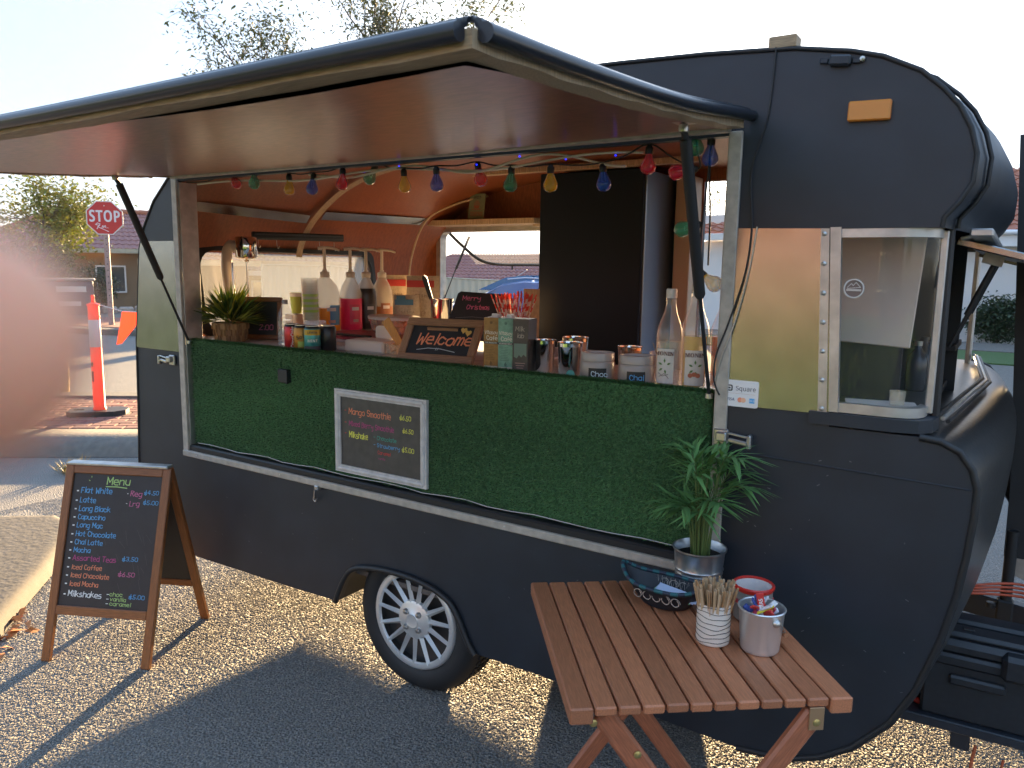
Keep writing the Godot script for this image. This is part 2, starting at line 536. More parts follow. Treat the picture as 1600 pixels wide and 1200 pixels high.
# ---------------------------------------------------------------- start
func _ready() -> void:
	rng.seed = 4711
	var cam := Camera3D.new()
	cam.name = "camera"
	add_child(cam)
	cam.position = Vector3(0, 1.6, 2.06)
	cam.rotation = Vector3(deg_to_rad(-8.44), deg_to_rad(32.99), deg_to_rad(0.88))
	var lens := CameraAttributesPhysical.new()             # a phone lens: about 2.4 mm of open glass
	lens.frustum_focal_length = 24.07
	lens.frustum_near = 0.008
	lens.frustum_far = 6000.0
	lens.frustum_focus_distance = 3.2
	lens.exposure_aperture = 8.2
	cam.attributes = lens
	cam.current = true

	var sun := DirectionalLight3D.new()
	sun.name = "sun"
	sun.light_color = Color(1.0, 0.85, 0.63)
	sun.light_energy = 1.15
	sun.light_angular_distance = 0.6
	sun.shadow_enabled = true
	add_child(sun)
	sun.look_at_from_position(Vector3.ZERO, -sun_dir())

	var env := Environment.new()
	env.background_mode = Environment.BG_SKY
	env.sky = Sky.new()
	env.sky.sky_material = evening_sky()
	env.tonemap_mode = Environment.TONE_MAPPER_LINEAR
	env.tonemap_exposure = 13.8
	env.sdfgi_enabled = true
	env.ssao_enabled = true
	env.ssil_enabled = true
	env.fog_enabled = true
	env.fog_density = 0.0003
	env.fog_light_color = Color(0.90, 0.96, 1.0)
	var we := WorldEnvironment.new()
	we.name = "world_environment"
	we.environment = env
	add_child(we)

	make_materials()
	build_ground()
	build_background()
	build_caravan()
	build_interior()
	build_counter_things()
	build_lights_string()
	build_front()
	build_yard_things()
	build_gravel()
	build_hand()

func sun_dir() -> Vector3:                                  # towards the sun
	var az := deg_to_rad(24.0)
	var el := deg_to_rad(7.0)
	return Vector3(-sin(az) * cos(el), sin(el), -cos(az) * cos(el))

func evening_sky() -> PanoramaSkyMaterial:
	var w := 512
	var h := 256
	var im := Image.create(w, h, false, Image.FORMAT_RGBF)
	var s := sun_dir()
	for y in h:
		var el := (0.5 - (y + 0.5) / h) * PI
		for x in w:
			var lo := (x + 0.5) / w * TAU
			# Godot's panorama starts at -z and grows towards +x
			var d := Vector3(sin(lo) * cos(el), sin(el), -cos(lo) * cos(el))
			var up := maxf(d.y, 0.0)
			var ca := clampf(d.dot(s), -1.0, 1.0)
			var base := Color(0.048, 0.075, 0.118).lerp(Color(0.041, 0.056, 0.075), pow(1.0 - up, 3.0))
			var ang := acos(ca)
			var glow := 0.9 * exp(-pow(ang / 0.16, 1.3)) + 0.075 * exp(-pow(ang / 0.32, 1.4)) + 0.009 * exp(-ang / 0.9)
			var warm := Color(1.0, 0.86, 0.66).lerp(Color(1.0, 0.96, 0.90), clampf(up * 2.2, 0.0, 1.0))
			var low := exp(-up / 0.10) * (0.3 + 0.7 * pow(maxf(ca * 0.5 + 0.5, 0.0), 2.0))
			var c := Color(base.r + warm.r * glow + 0.034 * low, base.g + warm.g * glow + 0.026 * low, base.b + warm.b * glow + 0.010 * low)
			im.set_pixel(x, y, c)
	var m := PanoramaSkyMaterial.new()
	m.panorama = ImageTexture.create_from_image(im)
	return m

# ---------------------------------------------------------------- the ground
func height(x: float, z: float) -> float:                    # level round the caravan, falling away to the left behind it
	var d := -0.30 * x - 0.954 * z
	var h := -0.12 * maxf(0.0, d - 21.5)
	h = maxf(h, -34.0)
	var r := sqrt(x * x + z * z)
	if r > 700.0:
		var a := atan2(z, x)
		h += (r - 700.0) / 1500.0 * (48.0 + 8.0 * sin(a * 9.0) + 5.0 * sin(a * 23.0 + 1.0)) * smoothstep(700.0, 1500.0, r)
	if x > -9.0 and z < 0.0 and h < 0.0: h *= clampf((-x - 3.0) / 6.0, 0.0, 1.0)
	return h

func sheet(poly: Array, y: float, mb: MB, thick := 0.0) -> void:    # a level polygon of Vector2(x, z), with its edge down to y - thick
	var q := []
	for p in poly: q.append(Vector2(p.x, -p.y))
	var xf := Transform3D(Basis(Vector3.RIGHT, -PI / 2), Vector3.ZERO)
	if thick <= 0.0:
		var idx := Geometry2D.triangulate_polygon(PackedVector2Array(poly))
		for i in range(0, idx.size(), 3):
			mb.face([Vector3(poly[idx[i]].x, y, poly[idx[i]].y), Vector3(poly[idx[i + 1]].x, y, poly[idx[i + 1]].y), Vector3(poly[idx[i + 2]].x, y, poly[idx[i + 2]].y)], Vector3.UP)
	else:
		mb.prism([q], y - thick, y, xf)

func build_ground() -> void:
	var mb := MB.new()
	var rows := []
	var radii := []
	var r := 0.5
	while r < 1800.0:
		radii.append(r)
		r *= 1.09
	for q in radii:
		var row := []
		for k in 121:
			var a := TAU * k / 120.0
			var x: float = q * cos(a)
			var z: float = q * sin(a)
			row.append(Vector3(x, height(x, z) - 0.06, z))
		rows.append(row)
	mb.grid(rows, Vector3.UP)
	structure("terrain", mb, M.dry_earth)
	# the asphalt: one sheet that follows the ground
	mb = MB.new()
	rows = []
	for i in 49:
		var row := []
		for k in 33:
			var x := -30.0 + 36.0 * i / 48.0
			var z := -13.5 + 18.4 * k / 32.0
			row.append(Vector3(x, height(x, z), z))
		rows.append(row)
	mb.grid(rows, Vector3.UP)
	structure("road", mb, M.asphalt)
	# footpath corner in the left foreground, with a rolled kerb
	mb = MB.new()
	var edge := [Vector2(-2.95, 1.35), Vector2(-3.24, 0.90), Vector2(-3.52, 0.64), Vector2(-3.77, 0.42), Vector2(-4.02, 0.19), Vector2(-4.32, -0.06), Vector2(-4.60, -0.25), Vector2(-4.84, -0.27), Vector2(-5.08, -0.08), Vector2(-5.8, 0.55)]
	var prof := [Vector2(0.0, 0.0), Vector2(0.012, 0.035), Vector2(0.03, 0.058), Vector2(0.055, 0.066), Vector2(0.085, 0.067), Vector2(0.20, 0.067)]
	rows = []
	for i in edge.size():
		var t: Vector2 = (edge[mini(i + 1, edge.size() - 1)] - edge[maxi(i - 1, 0)]).normalized()
		var inw := Vector2(t.y, -t.x)
		if inw.dot(Vector2(-4.6, 2.0) - edge[i]) < 0.0: inw = -inw
		var row := []
		for p in prof:
			var e: Vector2 = edge[i] + inw * p.x
			row.append(Vector3(e.x, p.y + 0.004, e.y))
		rows.append(row)
	mb.grid(rows, Vector3.UP)
	structure("kerb", mb, M.old_concrete)
	mb = MB.new()
	var top := []
	for row in rows: top.append(Vector2(row[-1].x, row[-1].z))
	top.append(Vector2(-6.2, 2.2)); top.append(Vector2(-3.0, 2.2))
	sheet(top, 0.071, mb)
	structure("pavement", mb, M.old_concrete)
	# brick island with its concrete kerb
	var u := Vector2(0.8, -0.6)                             # along the kerb, to the right
	var w := Vector2(-0.6, -0.8)                            # away from the camera
	var o := Vector2(-6.03, -1.50)
	mb = MB.new()
	var kr := []
	for s in [-5.2, -3.0, -1.5, 0.0, 1.5, 3.0]:
		var row := []
		for p in [Vector2(0, 0), Vector2(0.05, 0.06), Vector2(0.12, 0.115), Vector2(0.3, 0.125), Vector2(0.52, 0.13), Vector2(0.53, 0.05)]:
			var e: Vector2 = o + u * s + w * p.x
			row.append(Vector3(e.x, p.y + 0.004, e.y))
		kr.append(row)
	mb.grid(kr, Vector3.UP)
	structure("kerb", mb, M.concrete)
	mb = MB.new()
	sheet([o + u * -5.2 + w * 0.5, o + u * 3.0 + w * 0.5, o + u * 3.0 + w * 2.45, o + u * -5.2 + w * 2.45], 0.09, mb, 0.08)
	var island := structure("traffic_island", mb, M.concrete)
	var paver := MB.new()
	paver.box(Vector3.ZERO, Vector3(0.222, 0.05, 0.106), Basis(), 0.008)
	var pm := paver.mesh()
	var turn := atan2(-u.y, u.x)
	var n := 0
	for i in range(-22, 12):
		for k in 14:
			if n >= 300: break
			var s := i * 0.23 + (0.115 if k % 2 else 0.0)
			var e := o + u * s + w * (0.60 + k * 0.114)
			if s > 1.9 or s < -3.6: continue
			part("brick", pm, M.paver if rng.randf() < 0.7 else M.paver_dark, island, Transform3D(Basis(Vector3.UP, turn), Vector3(e.x, 0.112 + rng.randf_range(-0.002, 0.002), e.y)))
			n += 1
	mb = MB.new()
	var slab := [o + u * -0.6 + w * 2.2, o + u * 1.0 + w * 1.75, o + u * 3.0 + w * 1.75, o + u * 3.0 + w * 2.46, o + u * -5.2 + w * 2.46, o + u * -5.2 + w * 2.25]
	sheet(slab, 0.155, mb, 0.05)
	structure("island_edge", mb, M.concrete)
	# the kerb and footpath across the road, by the stop sign
	mb = MB.new()
	var q0 := Vector2(-15.2, -9.8)
	sheet([Vector2(-27, -4.2), Vector2(-17.3, -7.4), Vector2(-15.0, -8.4), Vector2(-13.8, -10.2), Vector2(-14.2, -12.6), Vector2(-24.0, -11.0)], 0.13, mb, 0.16)
	var far_island := structure("footpath_corner", mb, M.concrete)
	mb = MB.new()
	sheet([Vector2(-20.5, -7.0), Vector2(-17.0, -8.0), Vector2(-15.6, -9.2), Vector2(-16.4, -11.0), Vector2(-21.0, -9.5)], 0.145, mb, 0.02)
	part("brick_paving", mb, M.paver, far_island, Transform3D(), true).set_meta("kind", "stuff")
	# right hand side: driveway edge, grass, path and lawn before the white house
	mb = MB.new()
	sheet([Vector2(-12, -9.6), Vector2(14, -9.6), Vector2(14, -9.2), Vector2(-12, -9.2)], 0.12, mb, 0.12)
	structure("kerb", mb, M.concrete)
	mb = MB.new()
	sheet([Vector2(-12, -13.6), Vector2(14, -13.6), Vector2(14, -9.6), Vector2(-12, -9.6)], 0.10, mb, 0.10)
	structure("driveway", mb, M.concrete)
	mb = MB.new()
	sheet([Vector2(-9, -16.0), Vector2(14, -16.0), Vector2(14, -13.6), Vector2(-9, -13.6)], 0.125, mb, 0.12)
	structure("grass_verge", mb, M.lawn)
	mb = MB.new()
	sheet([Vector2(-9, -18.2), Vector2(14, -18.2), Vector2(14, -16.0), Vector2(-9, -16.0)], 0.14, mb, 0.14)
	structure("footpath", mb, M.concrete)
	# the park behind the photographer
	mb = MB.new()
	sheet([Vector2(-26, 5.0), Vector2(16, 5.0), Vector2(20, 34), Vector2(-34, 34)], 0.10, mb, 0.12)
	var park := structure("lawn", mb, M.lawn)
	var tuft := MB.new()
	for k in 4:
		var a := TAU * k / 4.0 + 0.4
		var s := Vector3(cos(a), 0, sin(a)) * 0.012
		var f := Vector3(0.02 * sin(a), 0.11, 0.02 * cos(a))
		tuft.flat(-s, s, s * 0.4 + f, -s * 0.4 + f)
	var xfs := []
	var cols := []
	for k in 60000:
		var z := 5.1 + 22.0 * pow(rng.randf(), 1.4)
		xfs.append(Transform3D(Basis(Vector3.UP, rng.randf() * TAU).scaled(Vector3.ONE * rng.randf_range(0.7, 1.3)), Vector3(rng.randf_range(-24.0, 14.0), 0.10, z)))
		var g := rng.randf_range(0.7, 1.3)
		cols.append(Color(0.055 * g, 0.125 * g, 0.026 * g))
	scatter("grass_blades", tuft.mesh(), M.leaf, xfs, cols, park)

# ---------------------------------------------------------------- loose road metal on the asphalt and leaves in the gutter
func build_gravel() -> void:
	var chip := MB.new()
	var p := [Vector3(1, 0.1, 0.2), Vector3(-0.9, -0.1, 0.3), Vector3(0.1, 0.9, 0), Vector3(-0.1, -0.8, 0.1), Vector3(0.2, 0.1, 1.0), Vector3(-0.2, 0, -0.95)]
	for f in [[0, 2, 4], [4, 2, 1], [1, 2, 5], [5, 2, 0], [0, 4, 3], [4, 1, 3], [1, 5, 3], [5, 0, 3]]:
		var nn: Vector3 = (p[f[0]] + p[f[1]] + p[f[2]]).normalized()
		var g: Vector3 = (p[f[1]] - p[f[0]]).cross(p[f[2]] - p[f[0]]).normalized()
		if g.dot(nn) < 0.0: g = -g
		chip.tri(p[f[0]], p[f[1]], p[f[2]], g, g, g)
	var xfs := []
	var cols := []
	var k := 0
	while xfs.size() < 330000:
		k += 1
		var x: float
		var z: float
		if k % 9 == 0:
			x = rng.randf_range(-0.9, 0.7)
			z = rng.randf_range(-8.5, -0.8)
		else:
			x = rng.randf_range(-5.4, 0.5)
			z = rng.randf_range(-1.9, 1.75)
			if x < -3.2 and z > -0.3 and (x + 3.2) * 0.75 < -(0.95 - z) and x > -5.3: continue
		var s := rng.randf_range(0.0023, 0.0050)
		var b := Basis.from_euler(Vector3(rng.randf() * TAU, rng.randf() * TAU, rng.randf() * TAU)).scaled(Vector3(s, s * 0.34, s))
		xfs.append(Transform3D(b, Vector3(x, 0.0005 + s * 0.08, z)))
		var t := rng.randf()
		var l := rng.randf_range(0.13, 0.31)
		cols.append(Color(l * (1.06 + 0.10 * t), l, l * (0.94 - 0.16 * t)))
	scatter("road_chips", chip.mesh(), M.chip, xfs, cols, get_node("road"))

# ---------------------------------------------------------------- the caravan
const REAR := [[-3.33, 0.272], [-3.40, 0.36], [-3.45, 0.50], [-3.475, 0.66], [-3.456, 0.913], [-3.439, 1.251], [-3.434, 1.27], [-3.375, 1.67], [-3.333, 1.765], [-3.249, 1.875], [-3.137, 1.966]]
const ROOF := [[-3.02, 2.045], [-2.82, 2.115], [-2.5, 2.165], [-2.0, 2.19], [-1.5, 2.188], [-1.0, 2.178], [-0.75, 2.169], [-0.52, 2.153], [-0.386, 2.129], [-0.314, 2.108], [-0.231, 2.066], [-0.182, 2.022], [-0.147, 1.981], [-0.12, 1.93], [-0.104, 1.873], [-0.107, 1.811], [-0.129, 1.769], [-0.157, 1.734], [-0.159, 1.712]]
const NOSE := [[-0.165, 1.216], [-0.119, 1.211], [-0.078, 1.191], [-0.049, 1.152], [-0.036, 1.108], [-0.036, 1.038], [-0.043, 0.942], [-0.054, 0.843], [-0.078, 0.722], [-0.121, 0.573], [-0.171, 0.469], [-0.255, 0.369], [-0.331, 0.314], [-0.413, 0.277], [-0.553, 0.258]]
const ARCH := [[-1.467, 0.268], [-1.495, 0.30], [-1.552, 0.40], [-1.60, 0.445], [-1.70, 0.475], [-1.84, 0.482], [-1.98, 0.468], [-2.06, 0.44], [-2.11, 0.375], [-2.149, 0.288]]
var van: Node3D

func v2(a: Array) -> Array:
	var o := []
	for p in a: o.append(Vector2(p[0], p[1]))
	return o

func bulge(x: float, t: float) -> float:                      # how far the ends swell between the sides, t from 0 to 1 across
	var k := 1.0 - pow(absf(2.0 * t - 1.0), 2.4)
	if x > -0.42: return 0.075 * k * smoothstep(-0.42, -0.16, x)
	if x < -3.05: return -0.05 * k * smoothstep(-3.05, -3.3, x)
	return 0.0

func skin(mb: MB, line: Array, z0: float, z1: float, inset := 0.0, nz := 14, skip_from := -1, skip_to := -1, za := 0.0, zb := 0.0, round_edge := 0.025) -> void:
	var zs := [z0, z0 - round_edge * 0.3, z0 - round_edge]
	for k in range(1, nz): zs.append(lerpf(z0, z1, float(k) / nz))
	zs.append(z1 + round_edge); zs.append(z1 + round_edge * 0.3); zs.append(z1)
	if za != zb:
		zs.append(za); zs.append(zb)
		zs.sort(); zs.reverse()
	var nrm := []
	for i in line.size():
		var t: Vector2 = (line[mini(i + 1, line.size() - 1)] - line[maxi(i - 1, 0)]).normalized()
		nrm.append(Vector2(-t.y, t.x))
	var rows := []
	for i in line.size():
		var row := []
		for z in zs:
			var e: float = minf(z0 - z, z - z1)
			var cut := 0.0
			if e < round_edge: cut = round_edge * 0.5 * pow(1.0 - e / maxf(round_edge, 1e-5), 2.0)
			var p: Vector2 = line[i] - nrm[i] * (inset + cut)
			row.append(Vector3(p.x + bulge(line[i].x, (z0 - z) / (z0 - z1)), p.y, z))
		rows.append(row)
	var skip := {}
	if skip_from >= 0:
		for i in range(skip_from, skip_to):
			for j in zs.size() - 1:
				var zm: float = (zs[j] + zs[j + 1]) * 0.5
				if zm < za and zm > zb: skip[Vector2i(i, j)] = true
	mb.grid(rows, Vector3(0, 1, 0), skip)

func build_caravan() -> void:
	van = thing("food_caravan", "matt black vintage caravan with its serving hatch propped open, turf panel below the counter", "food caravan", Vector3(-1.75, 0, -1.05))
	var outline := v2(REAR) + v2(ROOF) + [Vector2(-0.398, 1.712), Vector2(-0.372, 1.262), Vector2(-0.372, 1.216)] + v2(NOSE) + [Vector2(-0.747, 0.263), Vector2(-1.193, 0.270)] + v2(ARCH) + [Vector2(-2.4, 0.28), Vector2(-3.03, 0.272)]
	var hatch := [Vector2(-3.085, 0.765), Vector2(-0.665, 0.765), Vector2(-0.665, 1.955), Vector2(-3.085, 1.955)]
	var mb := MB.new()
	mb.prism([outline, hatch], -0.03, 0.0)
	part("side_panel", mb, M.black, van, Transform3D(), true)
	# a weld line and a few dents of paint along the lower side are left to the paint texture; the swage line is real
	mb = MB.new()
	mb.tube(curve([Vector3(-0.62, 1.118, 0.001), Vector3(-0.45, 1.114, 0.001), Vector3(-0.2, 1.108, 0.001), Vector3(-0.05, 1.104, 0.001)], 4), 0.0022, 6)
	part("swage_line", mb, M.black, van, Transform3D(), true)
	# far side with the window and the door
	mb = MB.new()
	var far_win := moved(rr(0.95, 0.55, 0.05), Vector2(-2.79, 1.575))
	var door := [Vector2(-1.46, 0.42), Vector2(-0.84, 0.42), Vector2(-0.84, 2.085), Vector2(-1.46, 2.085)]
	mb.prism([outline, far_win, door], ZF, ZF + 0.03)
	part("far_side_panel", mb, M.black, van, Transform3D(), true)
	# roof, ends and belly
	mb = MB.new()
	skin(mb, v2(REAR) + v2(ROOF), 0.0, ZF, 0.0, 14, 6, 7, -0.29, -1.49)
	part("roof_skin", mb, M.black, van, Transform3D(), true)
	mb = MB.new()
	skin(mb, [Vector2(-0.30, 1.222)] + v2(NOSE), 0.0, ZF, 0.0, 14)
	part("nose_skin", mb, bump(tri_tex(paint(0.05, 0.048, 0.046, 0.30), M.soft, Vector3(1.2, 1.2, 1.2)), M.fine_n, 0.12), van, Transform3D(), true)  # sky sheen on the nose is put into this lighter grey
	mb = MB.new()
	var belly := [Vector2(-0.553, 0.290), Vector2(-0.747, 0.30), Vector2(-1.193, 0.31), Vector2(-2.4, 0.32), Vector2(-3.33, 0.30)]
	skin(mb, belly, -0.24, ZF + 0.24, 0.0, 4)
	part("floor_pan", mb, M.black_matt, van, Transform3D(), true)
	# piping along the edge of the sides
	for zz in [0.004, ZF - 0.004]:
		mb = MB.new()
		var path := []
		for p in REAR + ROOF: path.append(Vector3(p[0], p[1], zz - 0.004 * signf(zz + 1.0)))
		mb.tube(path, 0.0065, 6)
		part("edge_piping", mb, M.rubber, van, Transform3D(), true)
		mb = MB.new()
		path = []
		for p in NOSE: path.append(Vector3(p[0], p[1], zz - 0.004 * signf(zz + 1.0)))
		mb.tube(path, 0.0095, 6)
		part("edge_piping", mb, M.rubber, van, Transform3D(), true)
	mb = MB.new()                                             # a second ridge, further in, round the front of the roof
	var ridge := []
	for p in ROOF.slice(7): ridge.append(Vector3(p[0] + 0.008 + bulge(p[0], 0.05), p[1] + 0.002, -0.105))
	mb.tube(ridge, 0.006, 6)
	part("edge_piping", mb, M.rubber, van, Transform3D(), true)
	# wheel arch lip
	mb = MB.new()
	var lip := []
	for p in ARCH: lip.append(Vector3(p[0], p[1], 0.010))
	lip = curve(lip, 3)
	mb.tube(lip, 0.0115, 8)
	var inner := []
	var outer := []
	for p in lip:
		outer.append(p + Vector3(0, 0.0, -0.008)); inner.append(p + Vector3(0, 0.0, -0.22))
	mb.grid([outer, inner])
	part("wheel_arch", mb, M.rubber, van, Transform3D(), true)
	# aluminium cladding
	mb = MB.new()
	mb.prism([[Vector2(-0.636, 1.246), Vector2(-0.374, 1.248), Vector2(-0.404, 1.713), Vector2(-0.640, 1.717)]], 0.0, 0.004)
	var clad := part("aluminium_panel", mb, M.alu, van, Transform3D(), true, "brushed aluminium panel right of the hatch")
	mb = MB.new()
	mb.prism([[Vector2(-0.400, 1.248), Vector2(-0.378, 1.248), Vector2(-0.404, 1.713), Vector2(-0.424, 1.713)]], 0.004, 0.0065)
	part("seam_strip", mb, M.alu_matt, clad, Transform3D(), true)
	for k in 7:
		mb = MB.new()
		mb.lathe([Vector2(0.0065, 0), Vector2(0.006, 0.002), Vector2(0.003, 0.0042), Vector2(0, 0.0045)], 10)
		part("rivet", mb, M.chrome_dull, clad, Transform3D(Basis(Vector3.RIGHT, PI / 2), Vector3(lerpf(-0.391, -0.415, k / 6.0), lerpf(1.262, 1.70, k / 6.0), 0.0064)), true)
	mb = MB.new()
	mb.prism([[Vector2(-3.438, 1.215), Vector2(-3.10, 1.215), Vector2(-3.10, 1.702), Vector2(-3.362, 1.702), Vector2(-3.372, 1.67), Vector2(-3.425, 1.30)]], 0.0, 0.004)
	part("aluminium_panel", mb, M.alu, van, Transform3D(), true, "brushed aluminium panel at the rear corner")
	# hatch frame
	for q in [["post", -3.102, -3.066], ["post", -0.668, -0.633]]:
		mb = MB.new()
		var w: float = q[2] - q[1]
		mb.box(Vector3((q[1] + q[2]) * 0.5, 1.36, 0.003), Vector3(w, 1.21, 0.014), Basis(), 0.002)
		part("hatch_post", mb, M.cream_trim, van, Transform3D(), true)
		mb = MB.new()
		var xx: float = q[2] + 0.002 if q[1] < -2.0 else q[1] - 0.002
		mb.box(Vector3(xx, 1.36, -0.045), Vector3(0.006, 1.18, 0.085), Basis(), 0.001)
		part("hatch_reveal", mb, M.alu_matt, van, Transform3D(), true)
	mb = MB.new()
	mb.box(Vector3(-1.868, 0.758, 0.005), Vector3(2.47, 0.028, 0.020), Basis(), 0.004)
	part("hatch_sill", mb, M.cream_trim, van, Transform3D(), true)
	for k in 5:
		mb = MB.new()
		mb.lathe([Vector2(0.004, 0), Vector2(0.003, 0.0015), Vector2(0, 0.002)], 8)
		part("screw", mb, M.chrome_dull, van, Transform3D(Basis(Vector3.RIGHT, PI / 2), Vector3(-3.0 + k * 0.55, 0.759, 0.0152)), true)
	mb = MB.new()
	mb.box(Vector3(-1.868, 0.782, -0.022), Vector3(2.40, 0.03, 0.05), Basis(), 0.006)
	part("sill_ledge", mb, M.rubber, van, Transform3D(), true)
	mb = MB.new()
	mb.box(Vector3(-1.868, 1.02, -0.060), Vector3(2.40, 0.50, 0.02))
	part("counter_front", mb, M.black_matt, van, Transform3D(), true)
	# turf on the front of the counter
	mb = MB.new()
	mb.box(Vector3(-1.872, 1.035, -0.038), Vector3(2.372, 0.466, 0.018), Basis(), 0.004)
	var turf := part("turf_panel", mb, M.turf_base, van, Transform3D(), true, "panel of artificial turf under the counter")
	var blade := MB.new()
	for k in 3:
		var a := TAU * k / 3.0
		var d := Vector3(cos(a), sin(a), 0)
		var s := Vector3(-d.y, d.x, 0) * 0.0011
		var tip := d * 0.004 + Vector3(0.0015, -0.002, 0.0095)
		blade.tri(-s, s, tip, (Vector3(0, 0, 0.5) - d).normalized(), (Vector3(0, 0, 0.5) - d).normalized(), Vector3(0, 0, 1))
	var xfs := []
	var cols := []
	for k in 75000:
		var x := rng.randf_range(-3.056, -0.688)
		var y := rng.randf_range(0.804, 1.268)
		var s := rng.randf_range(0.7, 1.5)
		xfs.append(Transform3D(Basis(Vector3.BACK, rng.randf() * TAU).scaled(Vector3(s, s, s * rng.randf_range(0.7, 1.3))), Vector3(x, y, -0.0292)))
		var g := rng.randf_range(0.55, 1.15)
		var f := 0.85 + 0.25 * sin(x * 3.1 + 1.3 * sin(y * 9.0)) * sin(y * 7.0 + x)
		cols.append(Color(0.105 * g * f, 0.255 * g * f, 0.090 * g * f) if rng.randf() < 0.86 else Color(0.17 * g, 0.32 * g, 0.13 * g))
	for k in 12000:                                           # along the top edge, standing up
		var s := rng.randf_range(0.7, 1.5)
		xfs.append(Transform3D(Basis(Vector3.RIGHT, -PI / 2 + rng.randf_range(-0.3, 0.6)) * Basis(Vector3.BACK, rng.randf() * TAU).scaled(Vector3(s, s, s)), Vector3(rng.randf_range(-3.056, -0.688), 1.2665, rng.randf_range(-0.046, -0.030))))
		var g := rng.randf_range(0.6, 1.2)
		cols.append(Color(0.07 * g, 0.19 * g, 0.055 * g))
	scatter("grass_blades", blade.mesh(), M.turf, xfs, cols, turf)
	mb = MB.new()                                             # fairy wire along the foot of the turf
	var wire := []
	for k in 26: wire.append(Vector3(-3.03 + k * 0.0935, 0.806 + 0.004 * sin(k * 1.7), -0.018 + 0.004 * sin(k * 2.3)))
	mb.tube(wire, 0.0018, 5)
	part("fairy_wire", mb, M.white_frame, van, Transform3D(), true)
	mb = MB.new()                                             # black socket in the turf
	mb.box(Vector3(-2.441, 1.163, -0.017), Vector3(0.062, 0.055, 0.022), Basis(), 0.004)
	mb.box(Vector3(-2.415, 1.163, -0.006), Vector3(0.012, 0.058, 0.012), Basis(), 0.002)
	part("power_socket", mb, M.rubber, van, Transform3D(), true)
	# awning: the hatch door itself
	build_awning()
	# latches
	for q in [[-3.19, 1.175, -1.0], [-0.61, 1.155, 1.0]]:
		mb = MB.new()
		var x: float = q[0]
		var s: float = q[2]
		mb.box(Vector3(x - 0.035 * s, q[1], 0.008), Vector3(0.04, 0.045, 0.012), Basis(), 0.003)
		mb.box(Vector3(x - 0.03 * s, q[1] + 0.004, 0.022), Vector3(0.03, 0.026, 0.018), Basis(), 0.004)
		mb.box(Vector3(x + 0.015 * s, q[1] - 0.006, 0.020), Vector3(0.055, 0.012, 0.010), Basis(Vector3.BACK, -0.12), 0.003)
		mb.box(Vector3(x + 0.015 * s, q[1] + 0.012, 0.020), Vector3(0.055, 0.006, 0.008), Basis(Vector3.BACK, -0.12), 0.002)
		mb.box(Vector3(x + 0.045 * s, q[1] - 0.003, 0.018), Vector3(0.012, 0.040, 0.022), Basis(), 0.004)
		part("toggle_latch", mb, M.chrome_dull, van, Transform3D(), true)
	mb = MB.new()                                             # small hasp under the sill
	mb.box(Vector3(-2.232, 0.742, 0.012), Vector3(0.022, 0.018, 0.022), Basis(), 0.003)
	mb.tube([Vector3(-2.232, 0.735, 0.026), Vector3(-2.240, 0.712, 0.022), Vector3(-2.250, 0.696, 0.014)], 0.0045, 6)
	mb.tube(curve([Vector3(-2.242, 0.712, 0.02), Vector3(-2.256, 0.690, 0.014), Vector3(-2.243, 0.684, 0.014), Vector3(-2.236, 0.698, 0.016)], 4), 0.003, 6)
	part("hasp", mb, M.chrome_dull, van, Transform3D(), true)
	# side reflector, clearance lamp, timber block, hook
	mb = MB.new()
	mb.box(Vector3(-0.334, 1.986, 0.006), Vector3(0.094, 0.046, 0.018), Basis(Vector3.BACK, -0.03), 0.003)
	part("side_reflector", mb, M.amber, van, Transform3D(), true, "amber rectangular side reflector")
	mb = MB.new()
	mb.box(Vector3(-0.408, 2.108, 0.008), Vector3(0.05, 0.026, 0.020), Basis(Vector3.BACK, -0.1), 0.005)
	mb.box(Vector3(-0.445, 2.112, 0.004), Vector3(0.02, 0.012, 0.008), Basis(Vector3.BACK, -0.1), 0.002)
	mb.box(Vector3(-0.371, 2.104, 0.004), Vector3(0.02, 0.012, 0.008), Basis(Vector3.BACK, -0.1), 0.002)
	part("clearance_lamp", mb, M.black, van, Transform3D(), true)
	mb = MB.new()
	mb.lathe([Vector2(0.006, 0), Vector2(0.006, 0.012), Vector2(0, 0.014)], 8, Transform3D(Basis(Vector3.RIGHT, PI / 2), Vector3(-0.358, 2.106, 0.0)))
	part("bolt", mb, M.chrome_dull, van, Transform3D(), true)
	mb = MB.new()
	mb.box(Vector3(-0.548, 2.172, -0.02), Vector3(0.068, 0.030, 0.05), Basis(), 0.002)
	part("timber_block", mb, M.raw_wood, van, Transform3D(), true)
	mb = MB.new()
	mb.tube(curve([Vector3(-1.10, 2.145, 0.02), Vector3(-1.105, 2.185, 0.022), Vector3(-1.125, 2.20, 0.022), Vector3(-1.14, 2.198, 0.02)], 4), 0.008, 7)
	part("roof_hook", mb, M.chrome_dull, van, Transform3D(), true)
	# cables down the side
	mb = MB.new()
	mb.tube(curve([Vector3(-0.562, 2.16, 0.004), Vector3(-0.572, 2.0, 0.004), Vector3(-0.605, 1.86, 0.004), Vector3(-0.596, 1.72, 0.006), Vector3(-0.606, 1.60, 0.007), Vector3(-0.640, 1.47, 0.012), Vector3(-0.668, 1.38, 0.018), Vector3(-0.672, 1.31, 0.012), Vector3(-0.655, 1.27, 0.012)], 6), 0.0024, 6)
	part("cable", mb, M.rubber, van, Transform3D(), true)
	mb = MB.new()
	mb.tube(curve([Vector3(-0.582, 1.72, 0.006), Vector3(-0.597, 1.60, 0.007), Vector3(-0.622, 1.48, 0.010), Vector3(-0.655, 1.37, 0.014), Vector3(-0.672, 1.30, 0.010)], 6), 0.002, 6)
	part("cable", mb, M.chrome_dull, van, Transform3D(), true)
	mb = MB.new()                                             # scuffs through the paint
